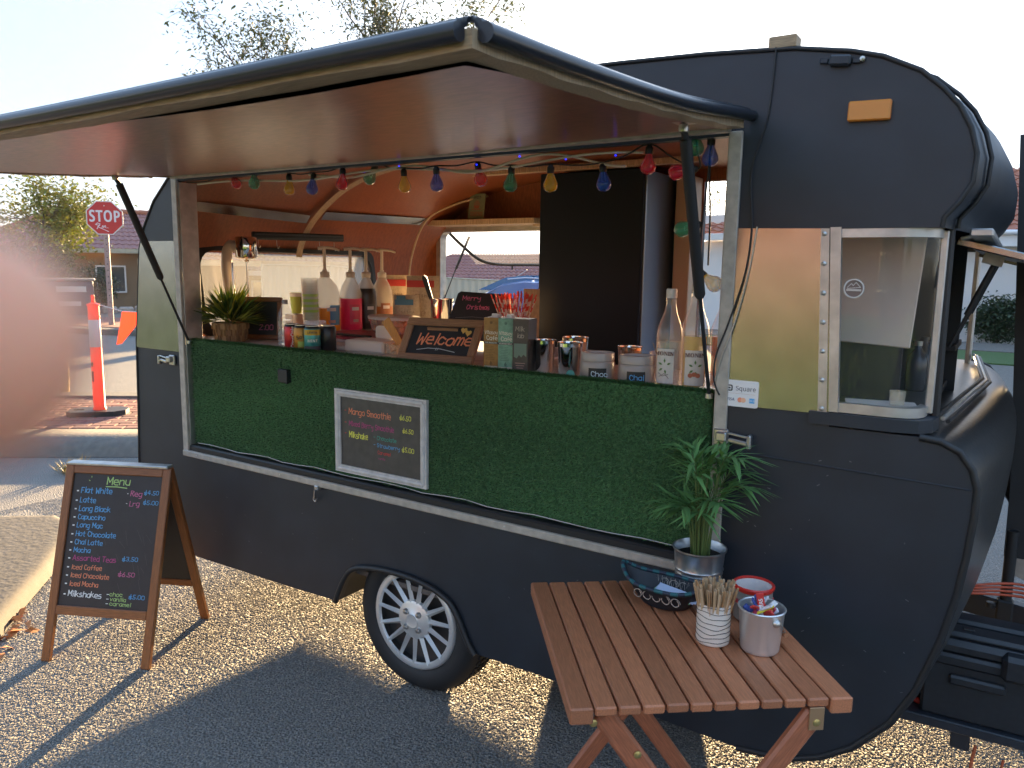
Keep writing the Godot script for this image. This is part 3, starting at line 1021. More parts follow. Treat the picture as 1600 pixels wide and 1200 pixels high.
	for k in 70:
		var p := Vector2(rng.randf_range(-3.0, -0.12), rng.randf_range(0.34, 0.73)) if k % 3 else Vector2(rng.randf_range(-0.58, -0.12), rng.randf_range(0.5, 1.15))
		if p.x > -0.75 and p.y < 0.42 or (p.x < -1.4 and p.x > -2.2 and p.y < 0.52): continue
		mb.stroke([p, p + Vector2(rng.randf_range(-0.007, 0.007), rng.randf_range(-0.004, 0.004))], rng.randf_range(0.0008, 0.0022), 0.0003)
	part("paint_scuffs", mb, paint(0.16, 0.16, 0.16, 0.7), van, Transform3D(), true).set_meta("kind", "stuff")
	build_sticker()
	build_corner_window()
	build_wheel()

func build_awning() -> void:
	# the door hinges along the top of the hatch and stands out level, its underside at about y 1.96
	var x0 := -3.10
	var x1 := -0.625
	var d := 1.205
	var under := func(x: float, z: float) -> float: return 1.975 - 0.068 * z - 0.012 * sin(z * 2.4) + 0.004 * sin((x + 1.0) * 1.9)
	var mb := MB.new()
	var rows := []
	for i in 25:
		var row := []
		for k in 13:
			var x := lerpf(x0 + 0.045, x1 - 0.045, i / 24.0)
			var z := lerpf(0.02, d - 0.045, k / 12.0)
			var warp := 0.015 * smoothstep(0.85, 1.0, k / 12.0) * sin(x * 2.2 + 0.6)
			row.append(Vector3(x, under.call(x, z) - 0.004 + warp, z))
		rows.append(row)
	mb.grid(rows, Vector3.DOWN)
	var soffit := part("awning_soffit", mb, M.ply_soffit, van, Transform3D(), true, "glossy brown plywood underside of the raised hatch")
	mb = MB.new()
	var top := []
	for row in rows:
		var r2 := []
		for p in row: r2.append(p + Vector3(0, 0.022, 0))
		top.append(r2)
	mb.grid(top, Vector3.UP)
	part("awning_top", mb, M.black, van, Transform3D(), true)
	# timber frame round the edge
	for q in [[Vector3(x0, 0, d), Vector3(x1, 0, d), 0.0], [Vector3(x0, 0, 0.03), Vector3(x0, 0, d), 1.0], [Vector3(x1, 0, 0.03), Vector3(x1, 0, d), -1.0]]:
		mb = MB.new()
		var a := []
		var b := []
		var c := []
		var e := []
		for k in 21:
			var p: Vector3 = q[0].lerp(q[1], k / 20.0)
			p.y = under.call(p.x, p.z)
			var inw := Vector3(0, 0, -1) if q[2] == 0.0 else Vector3(q[2], 0, 0)
			a.append(p + Vector3(0, 0.018, 0)); b.append(p + Vector3(0, -0.008 + 0.002 * sin(k * 1.9), 0)); c.append(p + inw * (0.046 + 0.003 * sin(k * 2.7)) + Vector3(0, -0.008, 0)); e.append(p + inw * 0.046 + Vector3(0, 0.014, 0))
		mb.grid([a, b]); mb.grid([b, c], Vector3.DOWN); mb.grid([c, e])
		part("awning_frame", mb, M.raw_wood if q[2] == 0.0 else M.raw_wood_y, van, Transform3D(), true)
	mb = MB.new()
	mb.box(Vector3(-1.86, 1.970, 0.028), Vector3(2.40, 0.02, 0.03), Basis(), 0.003)
	part("hinge_batten", mb, M.cream_trim, van, Transform3D(), true)
	# rubber roll round the outer edges: a bead with a ribbed fin on top
	for q in [[Vector3(x0 - 0.01, 0, d + 0.012), Vector3(x1 - 0.012, 0, d + 0.012), Vector3(0, 0, 1)], [Vector3(x1 + 0.012, 0, d - 0.012), Vector3(x1 + 0.012, 0, 0.0), Vector3(1, 0, 0)], [Vector3(x0 - 0.012, 0, d - 0.012), Vector3(x0 - 0.012, 0, 0.0), Vector3(-1, 0, 0)]]:
		mb = MB.new()
		var path := []
		var fin := []
		for k in 25:
			var p: Vector3 = q[0].lerp(q[1], k / 24.0)
			p.y = under.call(p.x, p.z) + 0.013
			if q[2].z == 0.0: p.y += 0.010 * smoothstep(0.5, 0.0, p.z)
			path.append(p); fin.append(p + Vector3(0, 0.014, 0) - q[2] * 0.012)
		mb.tube(path, 0.0138, 10)
		mb.tube(fin, 0.0068, 8)
		var fin2 := []
		for p in fin: fin2.append(p + Vector3(0, 0.006, 0) - q[2] * 0.010)
		mb.tube(fin2, 0.0045, 6)
		part("awning_seal", mb, M.awning_rubber, van, Transform3D(), true)
	for k in 26:
		mb = MB.new()
		mb.box(Vector3(x0 - 0.004, 1.972 - 0.068 * (0.1 + k * 0.043), 0.1 + k * 0.043), Vector3(0.012, 0.014, 0.010))
		part("seal_rib", mb, M.cream_trim, van, Transform3D(), true)
	# gas struts
	for q in [[-3.05, Vector3(-3.05, 1.95, 0.285)], [-0.69, Vector3(-0.69, 1.945, 0.275)]]:
		var x: float = q[0]
		var a: Vector3 = q[1]
		var b := Vector3(x, 1.262, -0.008)
		var m := a.lerp(b, 0.60)
		mb = MB.new()
		mb.tube([a + Vector3(0, -0.012, 0), a.lerp(b, 0.05), a.lerp(b, 0.051), m.lerp(a, 0.02), m], [0.008, 0.009, 0.0145, 0.0145, 0.010], 12)
		var strut := part("gas_strut", mb, M.rubber, van, Transform3D(), true)
		mb = MB.new()
		mb.tube([m, b], 0.0055, 8)
		part("strut_rod", mb, M.rubber, strut, Transform3D(), true)
		mb = MB.new()
		mb.box(a + Vector3(0, 0.006, 0), Vector3(0.05, 0.012, 0.05), Basis(), 0.003)
		mb.lathe([Vector2(0, -0.012), Vector2(0.012, -0.008), Vector2(0.013, 0.0), Vector2(0.012, 0.008), Vector2(0, 0.012)], 10, Transform3D(Basis(), a + Vector3(0, -0.012, 0)))
		part("strut_bracket", mb, M.chrome_dull, strut, Transform3D(), true)
		mb = MB.new()
		mb.lathe([Vector2(0, -0.01), Vector2(0.011, -0.006), Vector2(0.011, 0.006), Vector2(0, 0.01)], 10, Transform3D(Basis(), b))
		part("strut_bracket", mb, M.chrome_dull, strut, Transform3D(), true)

func build_sticker() -> void:
	var mb := MB.new()
	mb.prism([rr(0.092, 0.072, 0.006)], 0.0, 0.0012)
	var o := Transform3D(Basis(), Vector3(-0.598, 1.279, 0.0045))
	var st := part("sticker", mb, paint(0.80, 0.77, 0.75, 0.4), van, o, true, "white payment sticker with card logos")
	mb = MB.new()
	mb.prism([moved(rr(0.017, 0.017, 0.004), Vector2(-0.032, 0.014)), moved(rr(0.0105, 0.0105, 0.002), Vector2(-0.032, 0.014))], 0.0012, 0.0017)
	mb.prism([moved(rr(0.005, 0.005, 0.001), Vector2(-0.032, 0.014))], 0.0012, 0.0017)
	part("logo_square", mb, paint(0.04, 0.035, 0.04, 0.5), st, o, true)
	var dark := paint(0.10, 0.09, 0.10, 0.5)
	part("lettering", letters("Square", 0.0125, 0.0006), dark, st, o * at(0.012, 0.014, 0.0013), true)
	part("lettering", letters("VISA", 0.0075, 0.0006, "Droid Sans", true), paint(0.12, 0.12, 0.2, 0.5), st, o * at(-0.028, -0.017, 0.0013), true)
	mb = MB.new()
	mb.box(Vector3(0, 0.0, 0.0014), Vector3(0.076, 0.0006, 0.0005))
	part("rule", mb, paint(0.6, 0.45, 0.35), st, o, true)
	for k in 2:
		mb = MB.new()
		mb.lathe([Vector2(0, 0.0005), Vector2(0.0068, 0.0005), Vector2(0.0068, 0)], 16, Transform3D(Basis(Vector3.RIGHT, PI / 2), Vector3(-0.002 + k * 0.009, -0.017, 0.0013 + k * 0.0003)))
		part("card_disc", mb, paint(0.85, 0.30, 0.18) if k == 0 else paint(0.88, 0.48, 0.30), st, o, true)
	mb = MB.new()
	mb.box(Vector3(0.030, -0.017, 0.0015), Vector3(0.0135, 0.013, 0.0006))
	part("card_square", mb, paint(0.12, 0.42, 0.75), st, o, true)
	part("lettering", letters("AM EX", 0.003, 0.0004, "Droid Sans", true), paint(0.75, 0.8, 0.85), st, o * at(0.030, -0.017, 0.0019), true)

func build_corner_window() -> void:
	# bent perspex that turns the corner from the side to the front
	var path := [Vector2(-0.385, -0.004), Vector2(-0.30, -0.004), Vector2(-0.235, -0.006), Vector2(-0.20, -0.013), Vector2(-0.175, -0.032), Vector2(-0.163, -0.06), Vector2(-0.160, -0.095)]
	var mb := MB.new()
	var rows := []
	for p in path:
		var row := []
		for k in 4: row.append(Vector3(p.x, lerpf(1.275, 1.705, k / 3.0), p.y))
		rows.append(row)
	mb.grid(rows, Vector3(0.3, 0, 1))
	var pane := part("corner_window", mb, M.perspex, van, Transform3D(), true, "bent clear perspex corner window")
	for y in [1.268, 1.703]:
		mb = MB.new()
		var a := []
		var b := []
		var c := []
		for p in path:
			var d := Vector3(0.0, 0, 0.003)
			a.append(Vector3(p.x, y - 0.012, p.y) + d); b.append(Vector3(p.x, y + 0.012, p.y) + d); c.append(Vector3(p.x - 0.02, y + (0.012 if y < 1.5 else -0.012), p.y - 0.02))
		mb.grid([a, b], Vector3(0.3, 0, 1)); mb.grid([b, c] if y < 1.5 else [a, c])
		part("window_rail", mb, M.alu_matt, pane, Transform3D(), true)
	mb = MB.new()
	mb.prism([[Vector2(-0.374, 1.256), Vector2(-0.352, 1.256), Vector2(-0.377, 1.716), Vector2(-0.402, 1.716)]], -0.012, 0.006)
	part("window_frame", mb, M.alu_matt, pane, Transform3D(), true)
	mb = MB.new()
	mb.box(Vector3(-0.159, 1.485, -0.105), Vector3(0.018, 0.45, 0.03), Basis(), 0.003)
	part("window_frame", mb, M.alu_matt, pane, Transform3D(), true)
	mb = MB.new()                                             # black sill below it
	var s := []
	for p in [Vector2(-0.385, 0.012), Vector2(-0.22, 0.010), Vector2(-0.17, -0.004), Vector2(-0.142, -0.04), Vector2(-0.135, -0.11)]: s.append(Vector2(p.x, -p.y))
	mb.prism([s + [Vector2(-0.42, 0.11), Vector2(-0.42, -0.012)]], 1.222, 1.254, Transform3D(Basis(Vector3.RIGHT, -PI / 2), Vector3.ZERO))
	part("window_sill", mb, M.black, pane, Transform3D(), true)
	mb = MB.new()                                             # round maker's badge on the pane
	mb.lathe([Vector2(0.0, 0.002), Vector2(0.020, 0.002), Vector2(0.024, 0.0025), Vector2(0.024, 0.0)], 28)
	var bx := Transform3D(Basis(Vector3.RIGHT, PI / 2), Vector3(-0.338, 1.567, -0.001))
	part("round_badge", mb, paint(0.18, 0.12, 0.10, 0.5), pane, bx, true)
	mb = MB.new()
	mb.lathe([Vector2(0.0205, 0.0022), Vector2(0.0205, 0.0035), Vector2(0.024, 0.0035), Vector2(0.024, 0.0022)], 28)
	mb.stroke([Vector2(-0.014, 0.003), Vector2(-0.006, 0.012), Vector2(-0.002, 0.007), Vector2(0.004, 0.015), Vector2(0.014, 0.003)], 0.0016)
	part("badge_ring", mb, paint(0.6, 0.55, 0.5, 0.5), pane, bx, true)
	mb = MB.new()
	mb.stroke([Vector2(-0.015, 0.003), Vector2(-0.006, 0.012), Vector2(-0.002, 0.007), Vector2(0.004, 0.015), Vector2(0.015, 0.003), Vector2(-0.015, 0.0)], 0.0016)
	mb.box(Vector3(0, -0.004, 0.0005), Vector3(0.034, 0.005, 0.0005))
	part("badge_emblem", mb, paint(0.6, 0.52, 0.45, 0.5), pane, Transform3D(Basis(), Vector3(-0.338, 1.567, 0.0012)), true)

func build_wheel() -> void:
	var c := Vector3(-1.792, 0.288, -0.055)
	var turn := Basis(Vector3.RIGHT, PI / 2)                    # local y to world z
	var mb := MB.new()
	mb.lathe([Vector2(0.192, 0.0), Vector2(0.205, 0.010), Vector2(0.235, 0.016), Vector2(0.262, 0.010), Vector2(0.279, -0.012), Vector2(0.287, -0.03), Vector2(0.288, -0.13), Vector2(0.279, -0.16), Vector2(0.24, -0.175), Vector2(0.19, -0.165)], 56, Transform3D(turn, c))
	var tyre := part("wheel", mb, M.tyre, van, Transform3D(), true)
	mb = MB.new()
	for k in 60:
		var a := TAU * k / 60.0
		for j in 4:
			mb.box(c + Vector3(cos(a), sin(a), 0) * 0.2885 + Vector3(0, 0, -0.04 - j * 0.027), Vector3(0.012, 0.006, 0.020), Basis(Vector3.BACK, a + PI / 2 + 0.2))
	part("tread", mb, M.tyre, tyre, Transform3D(), true)
	mb = MB.new()
	mb.lathe([Vector2(0.0, -0.05), Vector2(0.12, -0.05), Vector2(0.185, -0.035), Vector2(0.192, 0.0)], 40, Transform3D(turn, c))
	part("rim", mb, paint(0.10, 0.09, 0.085, 0.5, 0.6), tyre, Transform3D(), true)
	# hub cap with fifteen slim spokes
	mb = MB.new()
	mb.lathe([Vector2(0.166, 0.006), Vector2(0.170, 0.014), Vector2(0.184, 0.016), Vector2(0.192, 0.011), Vector2(0.195, 0.002)], 60, Transform3D(turn, c))
	mb.lathe([Vector2(0.0, 0.021), Vector2(0.020, 0.0205), Vector2(0.026, 0.022), Vector2(0.03, 0.0185), Vector2(0.060, 0.015), Vector2(0.074, 0.009), Vector2(0.077, -0.004)], 40, Transform3D(turn, c))
	part("hub_cap", mb, M.hubcap, tyre, Transform3D(), true)
	for k in 15:
		var a := TAU * (k + 0.25) / 15.0
		var d := Vector3(cos(a), sin(a), 0)
		var s := Vector3(-d.y, d.x, 0)
		mb = MB.new()
		var r0 := 0.058
		var r1 := 0.176
		var p0 := c + d * r0 + Vector3(0, 0, 0.012)
		var p1 := c + d * r1 + Vector3(0, 0, 0.017)
		var b0 := c + d * r0 + Vector3(0, 0, 0.0)
		var b1 := c + d * r1 + Vector3(0, 0, 0.006)
		mb.flat(p0, p1, b1 + s * 0.0075, b0 + s * 0.0125)
		mb.flat(p0, p1, b1 - s * 0.0075, b0 - s * 0.0125)
		mb.flat(p1, p1 + d * 0.004 - Vector3(0, 0, 0.003), b1 + s * 0.005, b1 - s * 0.005)
		part("spoke", mb, M.hubcap, tyre, Transform3D(), true)
	for k in 4:
		var a := TAU * (k + 0.5) / 4.0
		mb = MB.new()
		mb.lathe([Vector2(0.012, 0.0), Vector2(0.012, 0.008), Vector2(0.008, 0.014), Vector2(0, 0.0155)], 12, Transform3D(turn, c + Vector3(cos(a), sin(a), 0) * 0.043 + Vector3(0, 0, 0.014)))
		part("wheel_nut", mb, M.chrome_dull, tyre, Transform3D(), true)
	# the far wheel
	mb = MB.new()
	mb.lathe([Vector2(0.0, -0.02), Vector2(0.19, -0.02), Vector2(0.26, 0.0), Vector2(0.287, -0.02), Vector2(0.287, -0.15), Vector2(0.19, -0.17), Vector2(0.0, -0.16)], 40, Transform3D(turn, Vector3(-1.792, 0.288, ZF + 0.2)))
	part("wheel", mb, M.tyre, van, Transform3D(), true)
	mb = MB.new()
	mb.tube([Vector3(-1.792, 0.288, -0.22), Vector3(-1.792, 0.288, ZF + 0.2)], 0.03, 10)
	part("axle", mb, M.black_matt, van, Transform3D(), true)

# ---------------------------------------------------------------- houses, fences, trees
func tile_roof(mb: MB, a: Vector3, b: Vector3, c: Vector3, d: Vector3, courses: int, waves: int, amp := 0.022, hint := Vector3(0, 1, 0.4), per := 6) -> void:
	# a-b along the eave, d-c along the ridge; curved tiles laid in courses
	var nn := (b - a).cross(d - a).normalized()
	if nn.y < 0.0: nn = -nn
	for i in courses:
		var t0 := float(i) / courses
		var t1 := float(i + 1) / courses + 0.004
		var lo := []
		var hi := []
		var drop := []
		var m := waves * per
		for k in m + 1:
			var s := float(k) / m
			var wv := amp * (0.5 + 0.5 * sin(TAU * k / per)) + (amp * 0.9 if k % per == 0 else 0.0) * 0.0
			var p0 := a.lerp(b, s).lerp(d.lerp(c, s), t0)
			var p1 := a.lerp(b, s).lerp(d.lerp(c, s), minf(t1, 1.0))
			drop.append(p0 + nn * wv - nn * 0.012)
			lo.append(p0 + nn * (wv + 0.028))
			hi.append(p1 + nn * wv)
		mb.grid([lo, hi], hint)
		mb.grid([drop, lo])

func leaf_mesh(l: float, w: float, droop := 0.15) -> ArrayMesh:
	var mb := MB.new()
	var a := Vector3.ZERO
	var m1 := Vector3(w, 0.0, l * 0.35)
	var m2 := Vector3(-w, 0.0, l * 0.35)
	var mid := Vector3(0, -w * 0.35, l * 0.45)
	var tip := Vector3(0, -droop * l, l)
	mb.grid([[a, a], [m1, mid], [tip, tip]], Vector3.UP)
	mb.grid([[a, a], [mid, m2], [tip, tip]], Vector3.UP)
	return mb.mesh()

func foliage(parent: Node, called: String, spots: Array, per: int, spread: float, l: float, w: float, base: Color, vary: float) -> void:
	var xfs := []
	var cols := []
	for s in spots:
		var tone := rng.randf_range(0.7, 1.25)
		for k in per:
			var d := Vector3(rng.randfn(), rng.randfn(), rng.randfn()) * spread * 0.5
			var b := Basis.from_euler(Vector3(rng.randf_range(-0.9, 0.9), rng.randf() * TAU, rng.randf_range(-0.9, 0.9)))
			xfs.append(Transform3D(b.scaled(Vector3.ONE * rng.randf_range(0.65, 1.3)), s + d))
			var q := tone * rng.randf_range(1.0 - vary, 1.0 + vary)
			cols.append(Color(base.r * q * rng.randf_range(0.85, 1.25), base.g * q, base.b * q))
	scatter(called, leaf_mesh(l, w), M.leaf, xfs, cols, parent)

func branch(mb: MB, tips: Array, a: Vector3, dir: Vector3, length: float, r: float, level: int, levels: int, bend: float, kids := 3) -> void:
	var path := [a]
	var rad := [r]
	var p := a
	var d := dir
	for k in 4:
		d = (d + Vector3(rng.randfn(), rng.randfn() * 0.6, rng.randfn()) * bend).normalized()
		p += d * length * 0.25
		path.append(p); rad.append(r * (1.0 - 0.14 * (k + 1)))
	mb.tube(path, rad, 6 if level < 2 else 4, false)
	if level >= levels:
		tips.append(p)
		tips.append(path[3])
		return
	for k in kids:
		var q: Vector3 = path[2 + k % 3]
		var side := Vector3(rng.randfn(), rng.randfn() * 0.5 + 0.25, rng.randfn()).normalized()
		branch(mb, tips, q, (d * 0.75 + side * 0.8).normalized(), length * rng.randf_range(0.55, 0.75), r * 0.5, level + 1, levels, bend, kids)
	branch(mb, tips, p, d, length * 0.7, r * 0.5, level + 1, levels, bend, kids)

func bush(called: String, label: String, c: Vector3, size: Vector3, n: int, base: Color) -> void:
	var t := thing(called, label, "bush", c)
	var mb := MB.new()
	for k in 7:
		var a := TAU * k / 7.0
		mb.tube([Vector3.ZERO, Vector3(cos(a) * size.x * 0.25, size.y * 0.4, sin(a) * size.z * 0.25), Vector3(cos(a) * size.x * 0.4, size.y * 0.7, sin(a) * size.z * 0.4)], [0.03, 0.02, 0.008], 5)
	part("stem", mb, M.bark, t)
	var spots := []
	for k in n:
		var u := Vector3(rng.randfn(), rng.randfn(), rng.randfn()).normalized() * pow(rng.randf(), 0.45)
		spots.append(Vector3(u.x * size.x * 0.5, size.y * 0.52 + u.y * size.y * 0.5, u.z * size.z * 0.5))
	foliage(t, "foliage", spots, 16, 0.16, 0.085, 0.022, base, 0.3)

func window_in(parent: Node, c: Vector3, w: float, h: float) -> void:
	var mb := MB.new()
	mb.prism([rr(w, h, 0.01, 1), rr(w - 0.12, h - 0.12, 0.01, 1)], -0.03, 0.05, Transform3D(Basis(), c))
	mb.box(c, Vector3(0.05, h - 0.12, 0.05))
	var f := part("window", mb, M.white_paint, parent)
	mb = MB.new()
	mb.box(c + Vector3(0, 0, -0.01), Vector3(w - 0.12, h - 0.12, 0.01))
	part("pane", mb, paint(0.06, 0.07, 0.08, 0.05), f)

func build_background() -> void:
	# --- white house on the right
	var hs := thing("white_house", "white painted brick house with a terracotta tiled roof and white fascia", "house", Vector3(0, 0.1, -19.3))
	var mb := MB.new()
	mb.box(Vector3(0.4, 1.1, -3.0), Vector3(13.8, 2.4, 6.0))
	part("wall", mb, M.white_brick, hs)
	mb = MB.new()
	mb.box(Vector3(0.1, 2.36, 0.42), Vector3(14.8, 0.34, 0.06), Basis(), 0.01)
	mb.box(Vector3(0.1, 2.20, 0.2), Vector3(14.8, 0.03, 0.42))
	part("fascia", mb, M.white_paint, hs)
	mb = MB.new()
	mb.tube([Vector3(-7.3, 2.50, 0.50), Vector3(7.5, 2.50, 0.50)], 0.06, 8)
	part("gutter", mb, M.white_paint, hs)
	mb = MB.new()
	tile_roof(mb, Vector3(-7.4, 2.52, 0.45), Vector3(7.6, 2.52, 0.45), Vector3(3.6, 4.35, -3.6), Vector3(-6.0, 4.35, -3.6), 14, 52, 0.05)
	part("roof_tiles", mb, M.terracotta, hs).set_meta("kind", "stuff")
	mb = MB.new()
	tile_roof(mb, Vector3(-7.3, 2.52, 1.9), Vector3(-5.2, 2.52, 1.9), Vector3(-5.2, 2.78, 1.1), Vector3(-7.3, 2.78, 1.1), 3, 7, 0.05)
	part("porch_tiles", mb, M.terracotta, hs).set_meta("kind", "stuff")
	mb = MB.new()
	mb.box(Vector3(-6.25, 2.40, 1.9), Vector3(2.2, 0.16, 0.10))
	mb.box(Vector3(-6.25, 2.90, 1.05), Vector3(2.2, 0.22, 0.08))
	mb.box(Vector3(-6.25, 1.1, 1.5), Vector3(2.0, 2.4, 0.2))
	part("porch", mb, M.white_brick, hs)
	bush("hedge_bush", "dark green rounded bush against the white brick wall", Vector3(-0.30, 0.12, -18.75), Vector3(1.25, 1.02, 0.9), 330, Color(0.035, 0.060, 0.022))
	# --- house beyond the stop sign
	var turn := atan2(0.87, 0.49)
	var lh := thing("brick_house", "brick house with a mauve tiled hip roof and a low porch roof", "house", Vector3(-30.6, height(-30.6, -16.2), -16.2), turn)
	mb = MB.new()
	mb.box(Vector3(-0.2, 1.25, -3.0), Vector3(9.6, 2.6, 6.0))
	part("wall", mb, M.brick_face, lh)
	mb = MB.new()
	tile_roof(mb, Vector3(-5.6, 2.55, 0.5), Vector3(5.2, 2.55, 0.5), Vector3(2.2, 4.15, -3.0), Vector3(-2.6, 4.15, -3.0), 9, 40, 0.04)
	part("roof_tiles", mb, M.mauve_tile, lh).set_meta("kind", "stuff")
	mb = MB.new()
	tile_roof(mb, Vector3(-5.6, 2.55, -6.5), Vector3(-5.6, 2.55, 0.5), Vector3(-2.6, 4.15, -3.0), Vector3(-2.6, 4.15, -3.05), 9, 20, 0.04)
	part("roof_tiles", mb, M.mauve_tile, lh).set_meta("kind", "stuff")
	for q in [[Vector3(-5.6, 2.6, 0.5), Vector3(-2.6, 4.2, -3.0)], [Vector3(5.2, 2.6, 0.5), Vector3(2.2, 4.2, -3.0)], [Vector3(-2.7, 4.22, -3.0), Vector3(2.3, 4.22, -3.0)]]:
		mb = MB.new()
		for k in 14:
			var a: Vector3 = q[0].lerp(q[1], k / 14.0)
			var b: Vector3 = q[0].lerp(q[1], (k + 1.1) / 14.0)
			mb.tube([a, b], [0.13, 0.105], 8)
		part("ridge_capping", mb, M.terracotta, lh)
	mb = MB.new()
	mb.box(Vector3(-0.2, 2.48, 0.5), Vector3(10.8, 0.18, 0.08))
	part("gutter", mb, M.cream_wall, lh)
	mb = MB.new()                                             # the porch on the right
	tile_roof(mb, Vector3(0.2, 2.15, 3.0), Vector3(4.6, 2.15, 3.0), Vector3(3.8, 2.95, 0.7), Vector3(2.2, 2.95, 0.7), 5, 16, 0.035)
	part("porch_tiles", mb, M.mauve_tile, lh).set_meta("kind", "stuff")
	mb = MB.new()
	mb.box(Vector3(2.4, 2.06, 3.0), Vector3(4.5, 0.22, 0.08))
	part("porch_gutter", mb, M.cream_wall, lh)
	for x in [0.75, 3.9]:
		mb = MB.new()
		mb.box(Vector3(x, 1.0, 2.8), Vector3(0.42, 2.0, 0.42))
		part("pillar", mb, M.brick_face, lh)
	mb = MB.new()
	mb.box(Vector3(2.4, 1.0, 1.2), Vector3(2.6, 2.05, 0.06))
	mb.box(Vector3(2.4, 1.0, 1.25), Vector3(0.06, 2.05, 0.06))
	part("door", mb, paint(0.10, 0.075, 0.055, 0.6), lh)
	window_in(lh, Vector3(-0.75, 1.35, 0.03), 1.1, 1.1)
	window_in(lh, Vector3(-3.4, 1.35, 0.03), 1.4, 1.1)
	bush("garden_bush", "dark bush in front of the brick house window", Vector3(-27.6, height(-27.6, -12.9), -12.9), Vector3(1.9, 1.5, 1.6), 260, Color(0.035, 0.055, 0.02))
	bush("garden_bush", "olive hedge under the left side of the brick house roof", Vector3(-27.2, height(-27.2, -11.0), -11.0), Vector3(4.2, 2.0, 2.0), 560, Color(0.10, 0.11, 0.025))
	# low stone wall and wheelie bin
	mb = MB.new()
	for k in 9: mb.box(Vector3(-1.8 + k * 0.45, 0.16 + rng.randf_range(-0.03, 0.03), rng.randf_range(-0.05, 0.05)), Vector3(0.43, 0.34, 0.35), Basis(Vector3.UP, rng.randf_range(-0.1, 0.1)), 0.05)
	single("stone_edging", mb, tri_tex(paint(0.45, 0.38, 0.33, 0.9), M.soft, Vector3(1.5, 1.5, 1.5)), "low row of pale rocks edging the garden beyond the stop sign", "garden edging", Transform3D(Basis(Vector3.UP, turn), Vector3(-22.6, height(-22.6, -11.2), -11.2)))
	var bin := thing("skip_bin", "purple grey bin with pale stickers behind the bollard", "bin", Vector3(-23.0, height(-23.0, -9.6), -9.6), turn)
	mb = MB.new()
	mb.box(Vector3(0, 0.55, 0), Vector3(1.5, 1.1, 0.9), Basis(), 0.04)
	part("body", mb, paint(0.10, 0.085, 0.11, 0.5), bin)
	mb = MB.new()
	mb.box(Vector3(0, 1.13, 0), Vector3(1.6, 0.07, 1.0), Basis(), 0.02)
	part("lid", mb, paint(0.3, 0.24, 0.2, 0.5), bin)
	mb = MB.new()
	mb.box(Vector3(0.2, 0.86, 0.455), Vector3(0.75, 0.16, 0.01))
	mb.box(Vector3(0.15, 0.45, 0.455), Vector3(0.55, 0.13, 0.01))
	part("sticker", mb, paint(0.6, 0.57, 0.52), bin)
	# --- house and fence seen through the caravan's rear window
	var h2 := thing("grey_roofed_house", "cream house with a grey tiled roof seen through the caravan's rear window", "house", Vector3(-27.5, height(-27.5, -23.5), -23.5), atan2(0.82, 0.57))
	h2.scale = Vector3.ONE * 1.2
	mb = MB.new()
	mb.box(Vector3(-0.5, 1.2, -3.0), Vector3(11.0, 2.5, 6.0))
	part("wall", mb, M.cream_wall, h2)
	mb = MB.new()
	tile_roof(mb, Vector3(-6.6, 2.05, 0.5), Vector3(5.6, 2.05, 0.5), Vector3(2.6, 3.6, -3.5), Vector3(-3.6, 3.6, -3.5), 9, 44, 0.04)
	part("roof_tiles", mb, M.grey_tile, h2).set_meta("kind", "stuff")
	mb = MB.new()
	mb.box(Vector3(-0.5, 1.98, 0.52), Vector3(12.2, 0.18, 0.08))
	part("gutter", mb, M.white_paint, h2)
	for x in [-4.2, -1.8]: window_in(h2, Vector3(x, 1.25, 0.03), 1.4, 0.9)
	var fe := thing("sheet_metal_fence", "cream ribbed steel fence behind the caravan", "fence", Vector3(-13.4, 0, -13.4))
	var corners := [Vector2(-20.15, -14.33), Vector2(-18.79, -15.96), Vector2(-18.72, -17.78), Vector2(-17.42, -20.12), Vector2(-14.56, -22.20), Vector2(-10.66, -24.54)]
	for i in corners.size() - 1:
		var a: Vector2 = corners[i]
		var b: Vector2 = corners[i + 1]
		var n := int(a.distance_to(b) / 0.06)
		var lo := []
		var hi := []
		var nn := (b - a).normalized().orthogonal()
		for k in n + 1:
			var p := a.lerp(b, float(k) / n) + nn * (0.018 if (k / 2) % 2 else -0.018)
			var g := height(p.x, p.y)
			lo.append(Vector3(p.x, g, p.y)); hi.append(Vector3(p.x, g + 1.62, p.y))
		mb = MB.new()
		mb.grid([lo, hi], Vector3(1, 0, 1))
		part("fence_panel", mb, M.steel_fence, fe, Transform3D(), true)
		for e in [0.0, 1.0]:
			var p := a.lerp(b, e)
			if e == 1.0 and i < corners.size() - 2: continue
			mb = MB.new()
			mb.box(Vector3(p.x, height(p.x, p.y) + 0.83, p.y), Vector3(0.08, 1.68, 0.08))
			part("fence_post", mb, M.steel_fence, fe, Transform3D(), true)
		mb = MB.new()
		mb.tube([Vector3(a.x, height(a.x, a.y) + 1.63, a.y), Vector3(b.x, height(b.x, b.y) + 1.63, b.y)], 0.03, 6)
		part("fence_rail", mb, M.steel_fence, fe, Transform3D(), true)
	# --- tiled roof below, through the far window
	var fh := thing("low_roofed_house", "mauve tiled roof of a house below the road, seen through the far window", "house", Vector3(-16.4, height(-16.4, -24.0), -24.0), atan2(0.56, 0.83))
	mb = MB.new()
	mb.box(Vector3(0, 0.9, -3.0), Vector3(9.5, 2.0, 6.0))
	part("wall", mb, M.brick_face, fh)
	mb = MB.new()
	tile_roof(mb, Vector3(-5.4, 1.75, 0.6), Vector3(5.6, 1.75, 0.6), Vector3(2.2, 3.05, -2.4), Vector3(-3.0, 2.95, -2.4), 10, 44, 0.045)
	part("roof_tiles", mb, M.mauve_tile, fh).set_meta("kind", "stuff")
	mb = MB.new()
